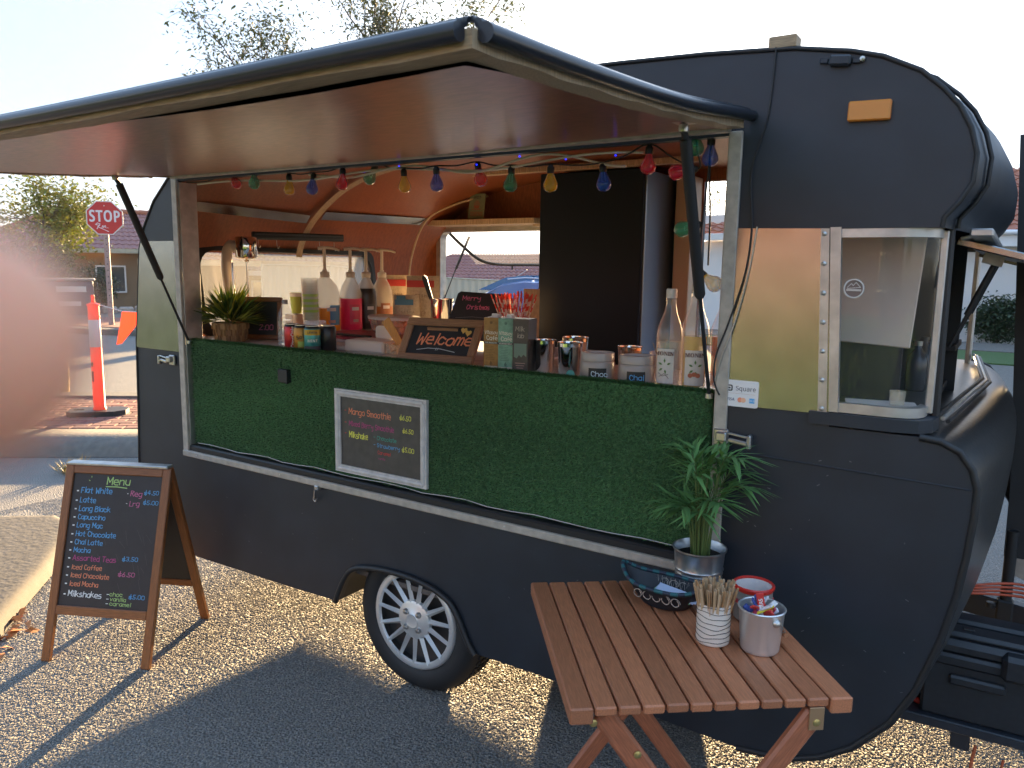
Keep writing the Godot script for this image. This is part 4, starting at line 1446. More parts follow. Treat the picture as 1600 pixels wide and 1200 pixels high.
	mb.face([Vector3(-5.4, 1.75, 0.6), Vector3(-3.0, 2.95, -2.4), Vector3(-3.4, 1.75, -5.4)], Vector3(-0.5, 0.8, 0))
	part("gable_end", mb, M.cream_wall, fh)
	mb = MB.new()
	mb.face([Vector3(5.6, 1.75, 0.6), Vector3(2.2, 3.05, -2.4), Vector3(3.6, 1.75, -5.4)], Vector3(0.5, 0.8, 0))
	part("gable_end", mb, M.cream_wall, fh)
	mb = MB.new()
	mb.box(Vector3(3.6, 2.28, -0.6), Vector3(0.7, 0.05, 0.9), Basis(Vector3.RIGHT, 0.4))
	part("skylight", mb, paint(0.4, 0.45, 0.5, 0.1), fh)
	mb = MB.new()
	mb.box(Vector3(0.9, 3.25, -2.4), Vector3(0.16, 0.5, 0.16))
	part("flue", mb, M.bark, fh)
	# --- blue car
	build_car()
	# --- trees
	var t := thing("roadside_tree", "yellow green leafy tree at the left edge, lit from behind", "tree", Vector3(-26.2, height(-26.2, -10.4), -10.4))
	mb = MB.new()
	var tips := []
	branch(mb, tips, Vector3(0, 0, 0), Vector3(0, 1, 0), 1.7, 0.14, 0, 3, 0.16, 3)
	part("trunk", mb, M.bark, t)
	foliage(t, "crown", tips, 60, 0.75, 0.15, 0.04, Color(0.22, 0.22, 0.045), 0.3)
	t = thing("gum_tree", "tall sparse gum tree with bare twigs behind the caravan", "tree", Vector3(-17.2, height(-17.2, -15.6), -15.6))
	mb = MB.new()
	tips = []
	rng.seed = 77
	branch(mb, tips, Vector3(0, 0, 0), Vector3(0.0, 1, 0.0), 4.2, 0.27, 0, 4, 0.07, 3)
	part("trunk", mb, M.bark, t)
	var some := []
	for k in tips.size():
		if (k * 7) % 5 < 4: some.append(tips[k])
	foliage(t, "crown", some, 66, 0.6, 0.15, 0.027, Color(0.075, 0.085, 0.03), 0.35)
	mb = MB.new()                                             # fine bare twigs
	for p in tips:
		for k in 2:
			var d := Vector3(rng.randfn(), rng.randfn() * 0.6 - 0.1, rng.randfn()).normalized() * rng.randf_range(0.3, 0.8)
			mb.tube([p, p + d * 0.5 + Vector3(0, 0.05, 0), p + d + Vector3(0, -0.12, 0)], [0.009, 0.006, 0.003], 3, false)
	part("twigs", mb, M.bark, t).set_meta("kind", "stuff")
	t = thing("gum_tree", "small gum tree top seen through the caravan doorway", "tree", Vector3(-13.2, 0, -34.0))
	mb = MB.new()
	tips = []
	branch(mb, tips, Vector3.ZERO, Vector3(0, 1, 0), 3.2, 0.13, 0, 3, 0.15, 3)
	part("trunk", mb, M.bark, t)
	foliage(t, "crown", tips, 22, 0.6, 0.16, 0.035, Color(0.07, 0.08, 0.025), 0.3)
	# --- the far plain: a mass of trees and roofs in the haze
	var xfs := []
	var cols := []
	for k in 5200:
		var a := deg_to_rad(rng.randf_range(195.0, 275.0))
		var r := pow(rng.randf(), 0.7) * 1500.0 + 90.0
		var x := r * cos(a)
		var z := r * sin(a)
		var s := rng.randf_range(1.6, 3.6)
		xfs.append(Transform3D(Basis(Vector3.UP, rng.randf() * TAU).scaled(Vector3(s * rng.randf_range(1.0, 1.8), s, s * 1.2)), Vector3(x, height(x, z) + s * 0.3, z)))
		var q := rng.randf_range(0.6, 1.3)
		cols.append(Color(0.05 * q, 0.06 * q, 0.03 * q) if rng.randf() < 0.75 else Color(0.30 * q, 0.22 * q, 0.18 * q))
	var clump := MB.new()
	for k in 9:
		var a := TAU * k / 9.0
		var a2 := TAU * (k + 1) / 9.0
		clump.flat(Vector3(cos(a), 0.1 * sin(k * 3.0), sin(a)), Vector3(cos(a2), 0.1 * sin((k + 1) * 3.0), sin(a2)), Vector3(cos(a2) * 0.6, 0.75 + 0.2 * sin(k * 2.0), sin(a2) * 0.6), Vector3(cos(a) * 0.6, 0.75 + 0.2 * sin(k * 2.0), sin(a) * 0.6))
		clump.flat(Vector3(cos(a) * 0.6, 0.75, sin(a) * 0.6), Vector3(cos(a2) * 0.6, 0.75, sin(a2) * 0.6), Vector3(0, 1.05, 0), Vector3(0, 1.05, 0))
	var tm := Node3D.new()
	tm.name = "far_suburb"
	add_child(tm)
	tag(tm, "hazy far suburb of trees and roofs spreading to the hills", "", "", "stuff")
	scatter("treetops", clump.mesh(), M.tint, xfs, cols, tm)
	# --- what the caravan's bright metal mirrors: houses and trees across the park behind the photographer
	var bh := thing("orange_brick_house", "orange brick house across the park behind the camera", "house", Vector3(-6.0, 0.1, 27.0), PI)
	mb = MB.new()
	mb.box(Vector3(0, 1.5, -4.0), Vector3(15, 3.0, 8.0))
	part("wall", mb, paint(0.085, 0.040, 0.024, 0.85), bh)  # wall colour darkened to stand in for shade over the house
	mb = MB.new()
	tile_roof(mb, Vector3(-8.2, 2.9, 0.6), Vector3(8.2, 2.9, 0.6), Vector3(5.0, 5.3, -4.0), Vector3(-5.0, 5.3, -4.0), 12, 50, 0.05, Vector3(0, 1, 0.4), 3)
	part("roof_tiles", mb, M.terracotta, bh).set_meta("kind", "stuff")
	for x in [-4.5, 0.0, 4.0]: window_in(bh, Vector3(x, 1.6, 0.03), 1.8, 1.3)
	for q in [[Vector3(5.5, 0, 17.5), "park tree to the right behind the camera"], [Vector3(-19.0, 0, 18.5), "park tree to the left behind the camera"]]:
		t = thing("park_tree", q[1], "tree", q[0])
		mb = MB.new()
		tips = []
		branch(mb, tips, Vector3.ZERO, Vector3(0, 1, 0), 2.4, 0.18, 0, 2, 0.14, 4)
		part("trunk", mb, M.bark, t)
		foliage(t, "crown", tips, 40, 1.5, 0.28, 0.08, Color(0.09, 0.12, 0.03), 0.3)

func build_car() -> void:
	var c := thing("parked_car", "blue hatchback parked beyond the far window", "car", Vector3(-9.95, height(-9.95, -13.4) - 0.12, -13.4), 0.35)
	# profile in local x (front to -x), lofted across the width in z
	var prof := [Vector2(-2.05, 0.35), Vector2(-2.10, 0.62), Vector2(-1.95, 0.80), Vector2(-1.2, 0.98), Vector2(-0.95, 1.02), Vector2(-0.25, 1.40), Vector2(0.3, 1.49), Vector2(1.0, 1.47), Vector2(1.6, 1.30), Vector2(1.95, 1.0), Vector2(2.05, 0.70), Vector2(2.0, 0.35)]
	var blue := paint(0.035, 0.14, 0.42, 0.18, 0.3)
	blue.clearcoat_enabled = true
	var mb := MB.new()
	var rows := []
	for k in 9:
		var t := k / 8.0 * 2.0 - 1.0
		var row := []
		for p in prof:
			var tuck := 0.30 * smoothstep(0.95, 1.5, p.y)
			row.append(Vector3(p.x * (1.0 - 0.06 * t * t), p.y - 0.05 * pow(absf(t), 4.0), t * (0.86 - tuck)))
		rows.append(row)
	mb.grid(rows, Vector3(0, 1, 0))
	for s in [-1.0, 1.0]:
		var lower := []
		for i in prof.size():
			lower.append(rows[8 if s > 0.0 else 0][i])
		for i in range(1, lower.size() - 2):
			mb.face([lower[0], lower[i], lower[i + 1]], Vector3(0, 0, s))
		mb.face([lower[0], lower[lower.size() - 2], lower[lower.size() - 1]], Vector3(0, 0, s))
	part("body", mb, blue, c)
	for s in [-1.0, 1.0]:
		mb = MB.new()
		mb.prism([[Vector2(-0.82, 1.02), Vector2(-0.22, 1.33), Vector2(0.3, 1.40), Vector2(0.42, 1.40), Vector2(0.42, 1.0)]], 0, 0.02, Transform3D(Basis(Vector3.RIGHT, 0.42 * -s), Vector3(0, 0.30 if s > 0 else 0.30, 0)) * Transform3D(Basis(), Vector3(0, -0.30, 0.70 * s)))
		mb.prism([[Vector2(0.48, 1.0), Vector2(0.48, 1.40), Vector2(1.0, 1.38), Vector2(1.5, 1.22), Vector2(1.6, 1.02)]], 0, 0.02, Transform3D(Basis(Vector3.RIGHT, 0.42 * -s), Vector3(0, 0.30, 0)) * Transform3D(Basis(), Vector3(0, -0.30, 0.70 * s)))
		part("window", mb, paint(0.05, 0.10, 0.18, 0.05), c)
		for x in [-1.3, 1.3]:
			mb = MB.new()
			mb.lathe([Vector2(0, 0.02), Vector2(0.2, 0.03), Vector2(0.31, 0.02), Vector2(0.31, -0.16), Vector2(0, -0.16)], 24, Transform3D(Basis(Vector3.RIGHT, PI / 2 * s), Vector3(x, 0.31, 0.83 * s)))
			part("wheel", mb, M.tyre, c)
	for s in [-1.0, 1.0]:
		mb = MB.new()
		mb.tube([Vector3(-0.1, 1.50, 0.5 * s), Vector3(0.3, 1.54, 0.5 * s), Vector3(1.1, 1.52, 0.5 * s), Vector3(1.4, 1.42, 0.5 * s)], 0.02, 6)
		part("roof_rail", mb, paint(0.5, 0.55, 0.62, 0.25, 0.6), c)
	mb = MB.new()
	mb.tube([Vector3(-0.15, 1.46, 0.0), Vector3(0.25, 1.72, 0.0)], 0.008, 5)
	part("aerial", mb, M.chrome_dull, c)

# ---------------------------------------------------------------- inside the caravan
func rear_x(y: float) -> float:
	var l := REAR + ROOF
	for i in l.size() - 1:
		if y >= l[i][1] and y <= l[i + 1][1] and l[i + 1][0] > l[i][0] - 0.08:
			return lerpf(l[i][0], l[i + 1][0], (y - l[i][1]) / maxf(l[i + 1][1] - l[i][1], 1e-5))
	return -3.3

func build_interior() -> void:
	var mb := MB.new()
	skin(mb, v2(REAR) + v2(ROOF.slice(0, 12)), -0.032, ZF + 0.032, 0.035, 14, 6, 7, -0.29, -1.49, 0.0)
	part("ply_lining", mb, M.ply, van, Transform3D(), true, "orange brown plywood lining of the rear wall and ceiling")
	mb = MB.new()
	var outline := v2(REAR) + v2(ROOF.slice(0, 8)) + [Vector2(-0.40, 2.1), Vector2(-0.40, 0.42), Vector2(-3.33, 0.42)]
	mb.prism([outline, moved(rr(0.95, 0.55, 0.05), Vector2(-2.79, 1.575)), [Vector2(-1.46, 0.43), Vector2(-0.84, 0.43), Vector2(-0.84, 2.085), Vector2(-1.46, 2.085)]], ZF + 0.032, ZF + 0.042)
	part("ply_lining", mb, M.ply, van, Transform3D(), true)
	mb = MB.new()
	mb.box(Vector3(-1.88, 0.41, -1.05), Vector3(2.86, 0.02, 2.0))
	part("floor", mb, M.floor_in, van, Transform3D(), true)
	# partition behind the corner window
	mb = MB.new()
	mb.box(Vector3(-0.645, 1.27, -0.48), Vector3(0.02, 1.66, 0.86))
	part("partition", mb, M.ply, van, Transform3D(), true)
	mb = MB.new()
	mb.box(Vector3(-0.40, 1.60, -0.92), Vector3(0.50, 0.95, 0.02))
	part("partition", mb, M.black_matt, van, Transform3D(), true)  # black here paints in the dimness behind the front window
	# rear window: black rubber, dusty pane
	var side := Transform3D(Basis(Vector3.UP, PI / 2), Vector3(-3.352, 1.47, -0.89))
	mb = MB.new()
	mb.prism([rr(1.25, 0.45, 0.05), rr(1.20, 0.405, 0.09)], 0.0, 0.022, Transform3D(side.basis * Basis(Vector3.RIGHT, -0.13), side.origin))
	var rim := part("rear_window", mb, M.rubber, van, Transform3D(), true)
	mb = MB.new()
	mb.prism([rr(1.22, 0.43, 0.06)], -0.004, 0.0, Transform3D(side.basis * Basis(Vector3.RIGHT, -0.13), side.origin))
	part("pane", mb, M.dusty_pane, rim, Transform3D(), true)
	# bright strips, ribs, knife rack
	for q in [[-0.12, -0.87, 1.868, 1.850], [-0.955, -1.775, 1.873, 1.890]]:
		mb = MB.new()
		var a := []
		var b := []
		for k in 9:
			var t := k / 8.0
			var y := lerpf(q[2], q[3], t)
			var z := lerpf(q[0], q[1], t)
			a.append(Vector3(rear_x(y + 0.02) + 0.052, y + 0.020, z)); b.append(Vector3(rear_x(y - 0.02) + 0.050, y - 0.020, z))
		mb.grid([a, b], Vector3.RIGHT)
		part("metal_strip", mb, M.alu, van, Transform3D(), true)
	mb = MB.new()
	var sp := []
	for p in [[-3.345, 1.665], [-3.325, 1.73], [-3.27, 1.81], [-3.19, 1.885], [-3.09, 1.955], [-2.98, 2.012], [-2.80, 2.070], [-2.5, 2.118]]:
		sp.append(Vector3(p[0] + 0.012, p[1] - 0.014, -0.90))
	sp = curve(sp, 4)
	var l1 := []
	var l2 := []
	for p in sp:
		l1.append(p + Vector3(0, 0.002, 0.021)); l2.append(p + Vector3(0.0, -0.002, -0.021))
	mb.grid([l1, l2], Vector3.RIGHT)
	part("roof_strap", mb, M.cream_ply, van, Transform3D(), true)
	mb = MB.new()
	mb.tube(curve([Vector3(-3.27, 1.50, -1.74), Vector3(-3.24, 1.70, -1.75), Vector3(-3.16, 1.90, -1.79), Vector3(-3.0, 2.0, -1.88), Vector3(-2.8, 2.05, -1.95)], 5), 0.007, 6)
	part("cover_strip", mb, M.cream_ply, van, Transform3D(), true)
	var rack := thing("knife_rack", "long black magnetic knife rack above the rear window", "knife rack", Vector3(-3.262, 1.757, -0.85))
	mb = MB.new()
	mb.box(Vector3.ZERO, Vector3(0.022, 0.040, 0.63), Basis(Vector3.RIGHT, 0.02), 0.005)
	part("rail", mb, M.rubber, rack)
	mb = MB.new()
	for s in [-1.0, 1.0]: mb.box(Vector3(0.012, 0.009 * s, 0), Vector3(0.004, 0.008, 0.61), Basis(Vector3.RIGHT, 0.02), 0.001)
	part("magnet_strip", mb, paint(0.06, 0.06, 0.065, 0.3, 0.6), rack)
	for k in 4:
		mb = MB.new()
		mb.tube(curve([Vector3(0, 0.0, 0), Vector3(0.004, -0.035, 0), Vector3(0.018, -0.046, 0.004), Vector3(0.03, -0.036, 0.008)], 4), 0.0018, 5)
		single("wall_hook", mb, M.chrome_dull, "small wire hook under the knife rack, number %s from the left" % ["one", "two", "three", "four"][k], "hook", at(-3.30, 1.738, [-0.60, -0.72, -1.02, -1.13][k]), "wire hooks below the knife rack")
	# shelf and flap at the far window
	mb = MB.new()
	mb.box(Vector3(-2.90, 1.888, ZF + 0.14), Vector3(0.98, 0.034, 0.20), Basis(), 0.003)
	var shelf := part("shelf", mb, M.cream_ply, van, Transform3D(), true, "cream timber shelf over the far window")
	mb = MB.new()
	mb.box(Vector3(-2.42, 1.885, ZF + 0.10), Vector3(0.10, 0.05, 0.12), Basis(), 0.003)
	part("bracket", mb, M.cream_ply, shelf, Transform3D(), true)
	mb = MB.new()
	mb.prism([moved(rr(1.0, 0.60, 0.06), Vector2(-2.79, 1.575)), moved(rr(0.93, 0.53, 0.05), Vector2(-2.79, 1.575))], ZF - 0.012, ZF + 0.05)
	var fw := part("far_window", mb, M.alu_matt, van, Transform3D(), true)
	mb = MB.new()
	var fr := curve([Vector3(-3.27, 1.86, -2.13), Vector3(-3.24, 1.76, -2.27), Vector3(-3.18, 1.665, -2.40), Vector3(-3.06, 1.636, -2.46), Vector3(-2.79, 1.636, -2.47), Vector3(-2.52, 1.636, -2.46), Vector3(-2.40, 1.665, -2.40), Vector3(-2.34, 1.76, -2.27), Vector3(-2.31, 1.86, -2.13)], 5)
	mb.tube(fr, 0.011, 8)
	var flap := part("window_flap", mb, M.rubber, fw, Transform3D(), true)
	mb = MB.new()
	mb.tube([Vector3(-2.95, 1.635, -2.465), Vector3(-2.95, 1.60, -2.465)], 0.006, 6)
	part("flap_handle", mb, M.rubber, fw, Transform3D(), true)
	mb = MB.new()
	var pr := []
	for k in 5: pr.append([Vector3(-3.25, 1.855 - 0.055 * k, -2.14 - 0.078 * k), Vector3(-2.33, 1.855 - 0.055 * k, -2.14 - 0.078 * k)])
	mb.grid(pr)
	part("flap_pane", mb, glassy(0.85, 0.84, 0.8, 0.08, 0.2), fw, Transform3D(), true)
	mb = MB.new()
	mb.tube([Vector3(-3.25, 1.40, -2.09), Vector3(-3.23, 1.62, -2.20)], 0.004, 6)
	mb.tube([Vector3(-3.23, 1.60, -2.19), Vector3(-3.20, 1.82, -2.30)], 0.009, 8)
	part("window_strut", mb, M.rubber, fw, Transform3D(), true)
	# tall black cabinet against the far side
	var cab := thing("tall_refrigerator", "tall matt black cabinet standing in the middle of the caravan", "refrigerator", Vector3(-1.905, 0.42, -1.60))
	mb = MB.new()
	mb.box(Vector3(-0.0, 0.845, 0.0), Vector3(0.60, 1.69, 0.03), Basis(), 0.005)
	part("door", mb, M.fridge, cab)
	mb = MB.new()
	mb.box(Vector3(0.0, 0.845, -0.235), Vector3(0.592, 1.69, 0.43), Basis(), 0.006)
	part("cabinet", mb, M.fridge_side_lit, cab)
	mb = MB.new()
	mb.box(Vector3(0.303, 0.845, -0.012), Vector3(0.008, 1.69, 0.012))
	part("edge_trim", mb, paint(0.25, 0.26, 0.28, 0.3, 0.8), cab)
	mb = MB.new()
	mb.box(Vector3(-1.95, 2.125, -1.52), Vector3(1.30, 0.03, 0.04), Basis(), 0.003)
	part("ceiling_batten", mb, M.cream_ply, van, Transform3D(), true)
	mb = MB.new()
	mb.box(Vector3(-1.515, 1.26, -1.985), Vector3(0.09, 1.68, 0.16), Basis(), 0.004)
	part("door_jamb", mb, paint(0.66, 0.50, 0.34, 0.5), van, Transform3D(), true, "pale plywood jamb beside the doorway")
	mb = MB.new()
	mb.box(Vector3(-2.175, 1.335, -1.47), Vector3(0.012, 0.33, 0.085), Basis(Vector3.UP, -0.95))
	single("cardboard_sheet", mb, M.cream_ply, "tan cardboard sheet leaning left of the black cabinet", "cardboard")
	# counter and benches
	mb = MB.new()
	mb.box(Vector3(-1.985, TOP - 0.014, -0.30), Vector3(2.65, 0.028, 0.50), Basis(), 0.004)
	part("counter_top", mb, M.laminate, van, Transform3D(), true, "pale counter top along the hatch")
	mb = MB.new()
	mb.box(Vector3(-2.82, TOP + 0.004, -1.30), Vector3(0.94, 0.03, 1.48), Basis(), 0.004)
	mb.box(Vector3(-2.0, TOP - 0.02, -0.78), Vector3(0.9, 0.028, 0.5), Basis(), 0.004)
	part("bench_top", mb, M.laminate, van, Transform3D(), true)
	mb = MB.new()
	mb.box(Vector3(-2.80, 0.82, -1.30), Vector3(0.90, 0.82, 1.46))
	mb.box(Vector3(-1.985, 0.82, -0.32), Vector3(2.60, 0.80, 0.44))
	part("cupboard", mb, M.black_matt, van, Transform3D(), true)
	# poster on the shelf
	var hot := thing("tin_sign", "small green tin sign with coffee lettering standing on the shelf", "sign", Vector3(-2.86, 1.907, ZF + 0.20))
	hot.scale = Vector3.ONE * 0.72
	var tilt := Transform3D(Basis(Vector3.RIGHT, -0.12) * Basis(Vector3.BACK, -0.04), Vector3.ZERO)
	mb = MB.new()
	mb.prism([moved(rr(0.165, 0.215, 0.006), Vector2(0, 0.11))], -0.002, 0.001, tilt)
	part("plate", mb, tri_tex(paint(0.20, 0.24, 0.15, 0.5), M.soft, Vector3(8, 8, 8)), hot)
	var red := paint(0.30, 0.08, 0.05, 0.6)
	part("lettering", letters("·HOT·", 0.026, 0.001, "Droid Sans", true), paint(0.04, 0.035, 0.03, 0.6), hot, tilt * at(0, 0.185, 0.0016))
	part("lettering", letters("COFFEE", 0.021, 0.001, "Droid Sans", true), red, hot, tilt * at(0, 0.045, 0.0016))
	mb = MB.new()
	mb.prism([moved(rr(0.125, 0.036, 0.003, 2), Vector2(0, 0.045)), moved(rr(0.118, 0.029, 0.003, 2), Vector2(0, 0.045))], 0.001, 0.002, tilt)
	part("border", mb, red, hot)
	mb = MB.new()
	mb.prism([[Vector2(-0.032, 0.118), Vector2(-0.022, 0.092), Vector2(0.022, 0.092), Vector2(0.032, 0.118)]], 0.001, 0.002, tilt)
	for k in 4: mb.prism([moved(rr(0.07 - 0.012 * k, 0.005, 0.002, 2), Vector2(0, 0.128 + 0.009 * k))], 0.001, 0.002, tilt)
	mb.prism([moved(rr(0.09, 0.006, 0.002, 2), Vector2(0, 0.084))], 0.001, 0.002, tilt)
	part("cup_emblem", mb, red, hot)
	# milkshake mixer by the rear window
	var mx := thing("milkshake_mixer", "cream milkshake mixer with a chrome motor by the rear window", "drink mixer", Vector3(-3.245, TOP + 0.019, -0.43), 0.55)
	mb = MB.new()
	mb.tube(curve([Vector3(-0.04, 0, -0.01), Vector3(-0.045, 0.16, -0.01), Vector3(-0.06, 0.30, -0.01), Vector3(-0.055, 0.39, -0.01), Vector3(-0.03, 0.425, 0.0), Vector3(0.0, 0.41, 0.0)], 5), 0.026, 12)
	mb.box(Vector3(0, 0.012, 0), Vector3(0.16, 0.024, 0.13), Basis(), 0.006)
	part("stand", mb, paint(0.66, 0.50, 0.38, 0.35), mx)
	mb = MB.new()
	mb.lathe([Vector2(0, 0.345), Vector2(0.010, 0.345), Vector2(0.014, 0.352), Vector2(0.046, 0.360), Vector2(0.053, 0.370), Vector2(0.053, 0.458), Vector2(0.049, 0.466), Vector2(0, 0.468)], 32, Transform3D(Basis(), Vector3(0.045, 0, 0.0)))
	part("motor", mb, M.steel, mx)
	mb = MB.new()
	mb.tube([Vector3(0.045, 0.345, 0), Vector3(0.045, 0.06, 0)], 0.0062, 10)
	part("spindle", mb, M.steel, mx)
	mb = MB.new()
	mb.tube([Vector3(-0.02, 0.34, 0.02), Vector3(-0.015, 0.20, 0.03), Vector3(-0.02, 0.08, 0.03)], 0.006, 8)
	part("cup_rest", mb, M.steel, mx)

# ---------------------------------------------------------------- things on the counter
func lathed(prof: Array, seg := 28, crease := 0.7) -> MB:
	var mb := MB.new()
	mb.lathe(prof, seg, Transform3D(), crease)
	return mb

func pl(a: Array) -> Array:                                     # flat list r, y, r, y ... in millimetres
	var o := []
	for i in range(0, a.size(), 2): o.append(Vector2(a[i] * 0.001, a[i + 1] * 0.001))
	return o

func label_patch(r: float, y0: float, y1: float, a0: float, a1: float) -> MB:     # a curved label on a round thing
	var mb := MB.new()
	var lo := []
	var hi := []
	for k in 13:
		var a := lerpf(a0, a1, k / 12.0)
		lo.append(Vector3(sin(a) * r, y0, cos(a) * r)); hi.append(Vector3(sin(a) * r, y1, cos(a) * r))
	mb.grid([lo, hi], Vector3(sin((a0 + a1) * 0.5), 0, cos((a0 + a1) * 0.5)))
	return mb

func face_cam(x: float, z: float) -> float:                     # turn that points local +z at where the customer stands
	return atan2(0.0 - x, 2.06 - z)

func build_counter_things() -> void:
	var mb: MB
	var o: Node3D
	var T := TOP
	# --- leafy plant in a woven basket
	o = thing("basket_plant", "spiky green artificial plant in a small woven bamboo basket at the hatch corner", "pot plant", Vector3(-3.0, T, -0.19), 0.5)
	mb = MB.new()
	mb.lathe(pl([0, 2, 62, 2, 78, 88, 74, 88, 60, 8, 0, 8]), 20)
	var bk := part("basket", mb, wood(0.40, 0.20, 0.07, M.grain, 1, 0.6), o)
	for k in 20:
		var a := TAU * k / 20.0
		mb = MB.new()
		var d := Vector3(sin(a), 0, cos(a))
		for j in 3:
			if (k + j) % 2: continue
			mb.box(d * (0.068 + 0.005 * j) + Vector3(0, 0.018 + j * 0.027, 0), Vector3(0.024, 0.027, 0.005), Basis(Vector3.UP, a), 0.002)
		mb.box(d * 0.0715 + Vector3(0, 0.045, 0), Vector3(0.010, 0.084, 0.004), Basis(Vector3.UP, a) * Basis(Vector3.RIGHT, 0.16), 0.001)
		part("weave", mb, wood(0.46, 0.24, 0.09, M.grain, 1, 0.6) if k % 2 == 0 else wood(0.30, 0.14, 0.05, M.grain, 1, 0.6), bk)
	var xfs := []
	var cols := []
	for k in 420:
		var a := rng.randf() * TAU
		var e := rng.randf_range(0.0, 1.35)
		var root := Vector3(sin(a) * 0.07 * cos(e), 0.09 + 0.10 * rng.randf() * sin(e), cos(a) * 0.07 * cos(e)) * Vector3(1, 1, 1)
		var b := Basis(Vector3.UP, a + rng.randf_range(-0.5, 0.5)) * Basis(Vector3.RIGHT, -e + rng.randf_range(-0.3, 0.3)) * Basis(Vector3.BACK, rng.randf_range(-0.8, 0.8))
		xfs.append(Transform3D(b.scaled(Vector3.ONE * rng.randf_range(0.6, 1.1)), root))
		var q := rng.randf_range(0.5, 1.3)
		cols.append(Color(0.07 * q, 0.12 * q, 0.022 * q) if rng.randf() < 0.6 else Color(0.26 * q, 0.25 * q, 0.03 * q))  # the yellow leaves paint in highlights of light from behind
	scatter("leaves", leaf_mesh(0.115, 0.0065, 0.05), M.leaf, xfs, cols, o)
	# --- small price board
	o = thing("small_price_board", "small blackboard in an orange wooden frame behind the basket plant, reading 2.00", "sign", Vector3(-3.01, T, -0.34), 0.45)
	framed_board(o, 0.25, 0.20, 0.022, M.jarrah_x, M.jarrah_y, -0.10)
	mb = MB.new()
	pen(mb, "2.00", 0.015, 0.045, 0.024, 0.0032)
	part("chalk_writing", mb, M.chalk_pink, o, Transform3D(Basis(Vector3.RIGHT, -0.10), Vector3(0, 0, 0.004)))
	# --- bottle of water
	o = single("water_bottle", lathed(pl([0, 0, 30, 0, 33, 5, 33, 60, 31, 64, 33, 68, 33, 118, 30, 140, 14, 172, 12, 178, 12, 182]), 24), glassy(0.9, 0.95, 0.96, 0.10, 0.05), "clear plastic water bottle standing between the plant and the drink cans", "bottle", at(-2.70, T, -0.25))
	part("cap", lathed(pl([13, 180, 13, 197, 11, 199, 0, 199])), paint(0.30, 0.28, 0.26, 0.5), o)
	part("water", lathed(pl([0, 3, 31, 4, 31, 110, 0, 110])), glassy(0.75, 0.85, 0.9, 0.12, 0.02), o)
	# --- green and white cup, stack of clear cups
	o = single("paper_cup", lathed(pl([0, 0, 26, 0, 36, 105, 36, 108, 34, 106, 25, 4, 0, 4])), paint(0.42, 0.55, 0.10, 0.5), "lime green paper cup with a white top behind the water bottle", "cup", at(-3.18, T + 0.10, -0.74))
	part("rim", lathed(pl([34.5, 88, 36.5, 108, 34, 106])), paint(0.8, 0.78, 0.72, 0.5), o)
	mb = MB.new()
	mb.box(Vector3(-3.18, T + 0.059, -0.74), Vector3(0.09, 0.078, 0.09), Basis(), 0.006)
	single("white_carton", mb, M.laminate, "small white box under the lime green paper cup", "box")
	o = thing("cup_stack", "tall stack of clear plastic cups with lime bands by the rear window", "cups", Vector3(-2.915, T + 0.02, -0.59))
	for k in 17:
		var cl := glassy(0.45, 0.70, 0.15, 0.5, 0.1) if k > 5 and k < 14 and k % 2 == 0 else glassy(0.9, 0.9, 0.86, 0.3, 0.08)
		mb = MB.new()
		mb.lathe(pl([32, 0, 41, 62, 43, 63, 43, 65, 40, 64]), 20)
		part("cup", mb, cl, o, Transform3D(Basis(), Vector3(0.0006 * k, 0.205 - 0.0128 * k, 0)) if k else Transform3D(Basis(), Vector3(0, 0.205, 0)))
	# --- drink cans
	var cans := [["red soft drink can with white script", 0.55, 0.03, 0.035, -2.500, -0.115], ["amber soft drink can with dark lettering", 0.45, 0.21, 0.03, -2.428, -0.10], ["teal and yellow soft drink can", 0.06, 0.30, 0.28, -2.360, -0.095], ["black soft drink can at the right end of the cans", 0.03, 0.03, 0.032, -2.335, -0.155]]
	for i in 4:
		var q: Array = cans[i]
		var can := single("drink_can", lathed(pl([27, 6, 33, 12, 33, 98, 27, 108]), 28), paint(q[1], q[2], q[3], 0.3, 0.35), q[0], "can", at(q[4], T, q[5], face_cam(q[4], q[5])), "soft drink cans on the counter")
		part("lid", lathed(pl([27, 108, 27, 111, 25, 110, 24, 107, 0, 107])), M.chrome_dull, can)
		part("base", lathed(pl([27, 6, 24, 1, 22, 1, 18, 6, 0, 8])), M.chrome_dull, can)
		part("shoulder", lathed(pl([33.2, 97, 30.5, 103, 27.2, 108])), M.rubber, can)
		if i == 0:
			mb = MB.new()
			pen(mb, "Coca", 0, 0, 0.013, 0.0026, 0.25)
			pen(mb, "Cola", 0.047, 0, 0.013, 0.0026, 0.25)
			part("script", mb, paint(0.85, 0.8, 0.78), can, Transform3D(Basis(Vector3.BACK, PI / 2), Vector3(0.007, 0.014, 0.0335)))
		elif i == 1:
			part("lettering", letters("Solo", 0.016, 0.0008, "Droid Sans", true), paint(0.05, 0.04, 0.03), can, Transform3D(Basis(Vector3.BACK, 0.2), Vector3(0.0, 0.064, 0.0335)))
			part("patch", label_patch(0.0333, 0.022, 0.045, -0.5, 0.5), paint(0.35, 0.42, 0.08, 0.4), can)
		elif i == 2:
			part("patch", label_patch(0.0333, 0.074, 0.096, -1.2, 1.2), paint(0.55, 0.33, 0.02, 0.4), can)
			part("patch", label_patch(0.0333, 0.010, 0.030, -1.2, 1.2), paint(0.05, 0.05, 0.06, 0.4), can)
			part("lettering", letters("LEMON", 0.008, 0.0008, "Droid Sans", true), paint(0.05, 0.07, 0.08), can, at(0, 0.085, 0.0335))
			part("lettering", letters("MINT", 0.011, 0.0008, "Droid Sans", true), paint(0.7, 0.72, 0.66), can, at(0, 0.052, 0.0335))
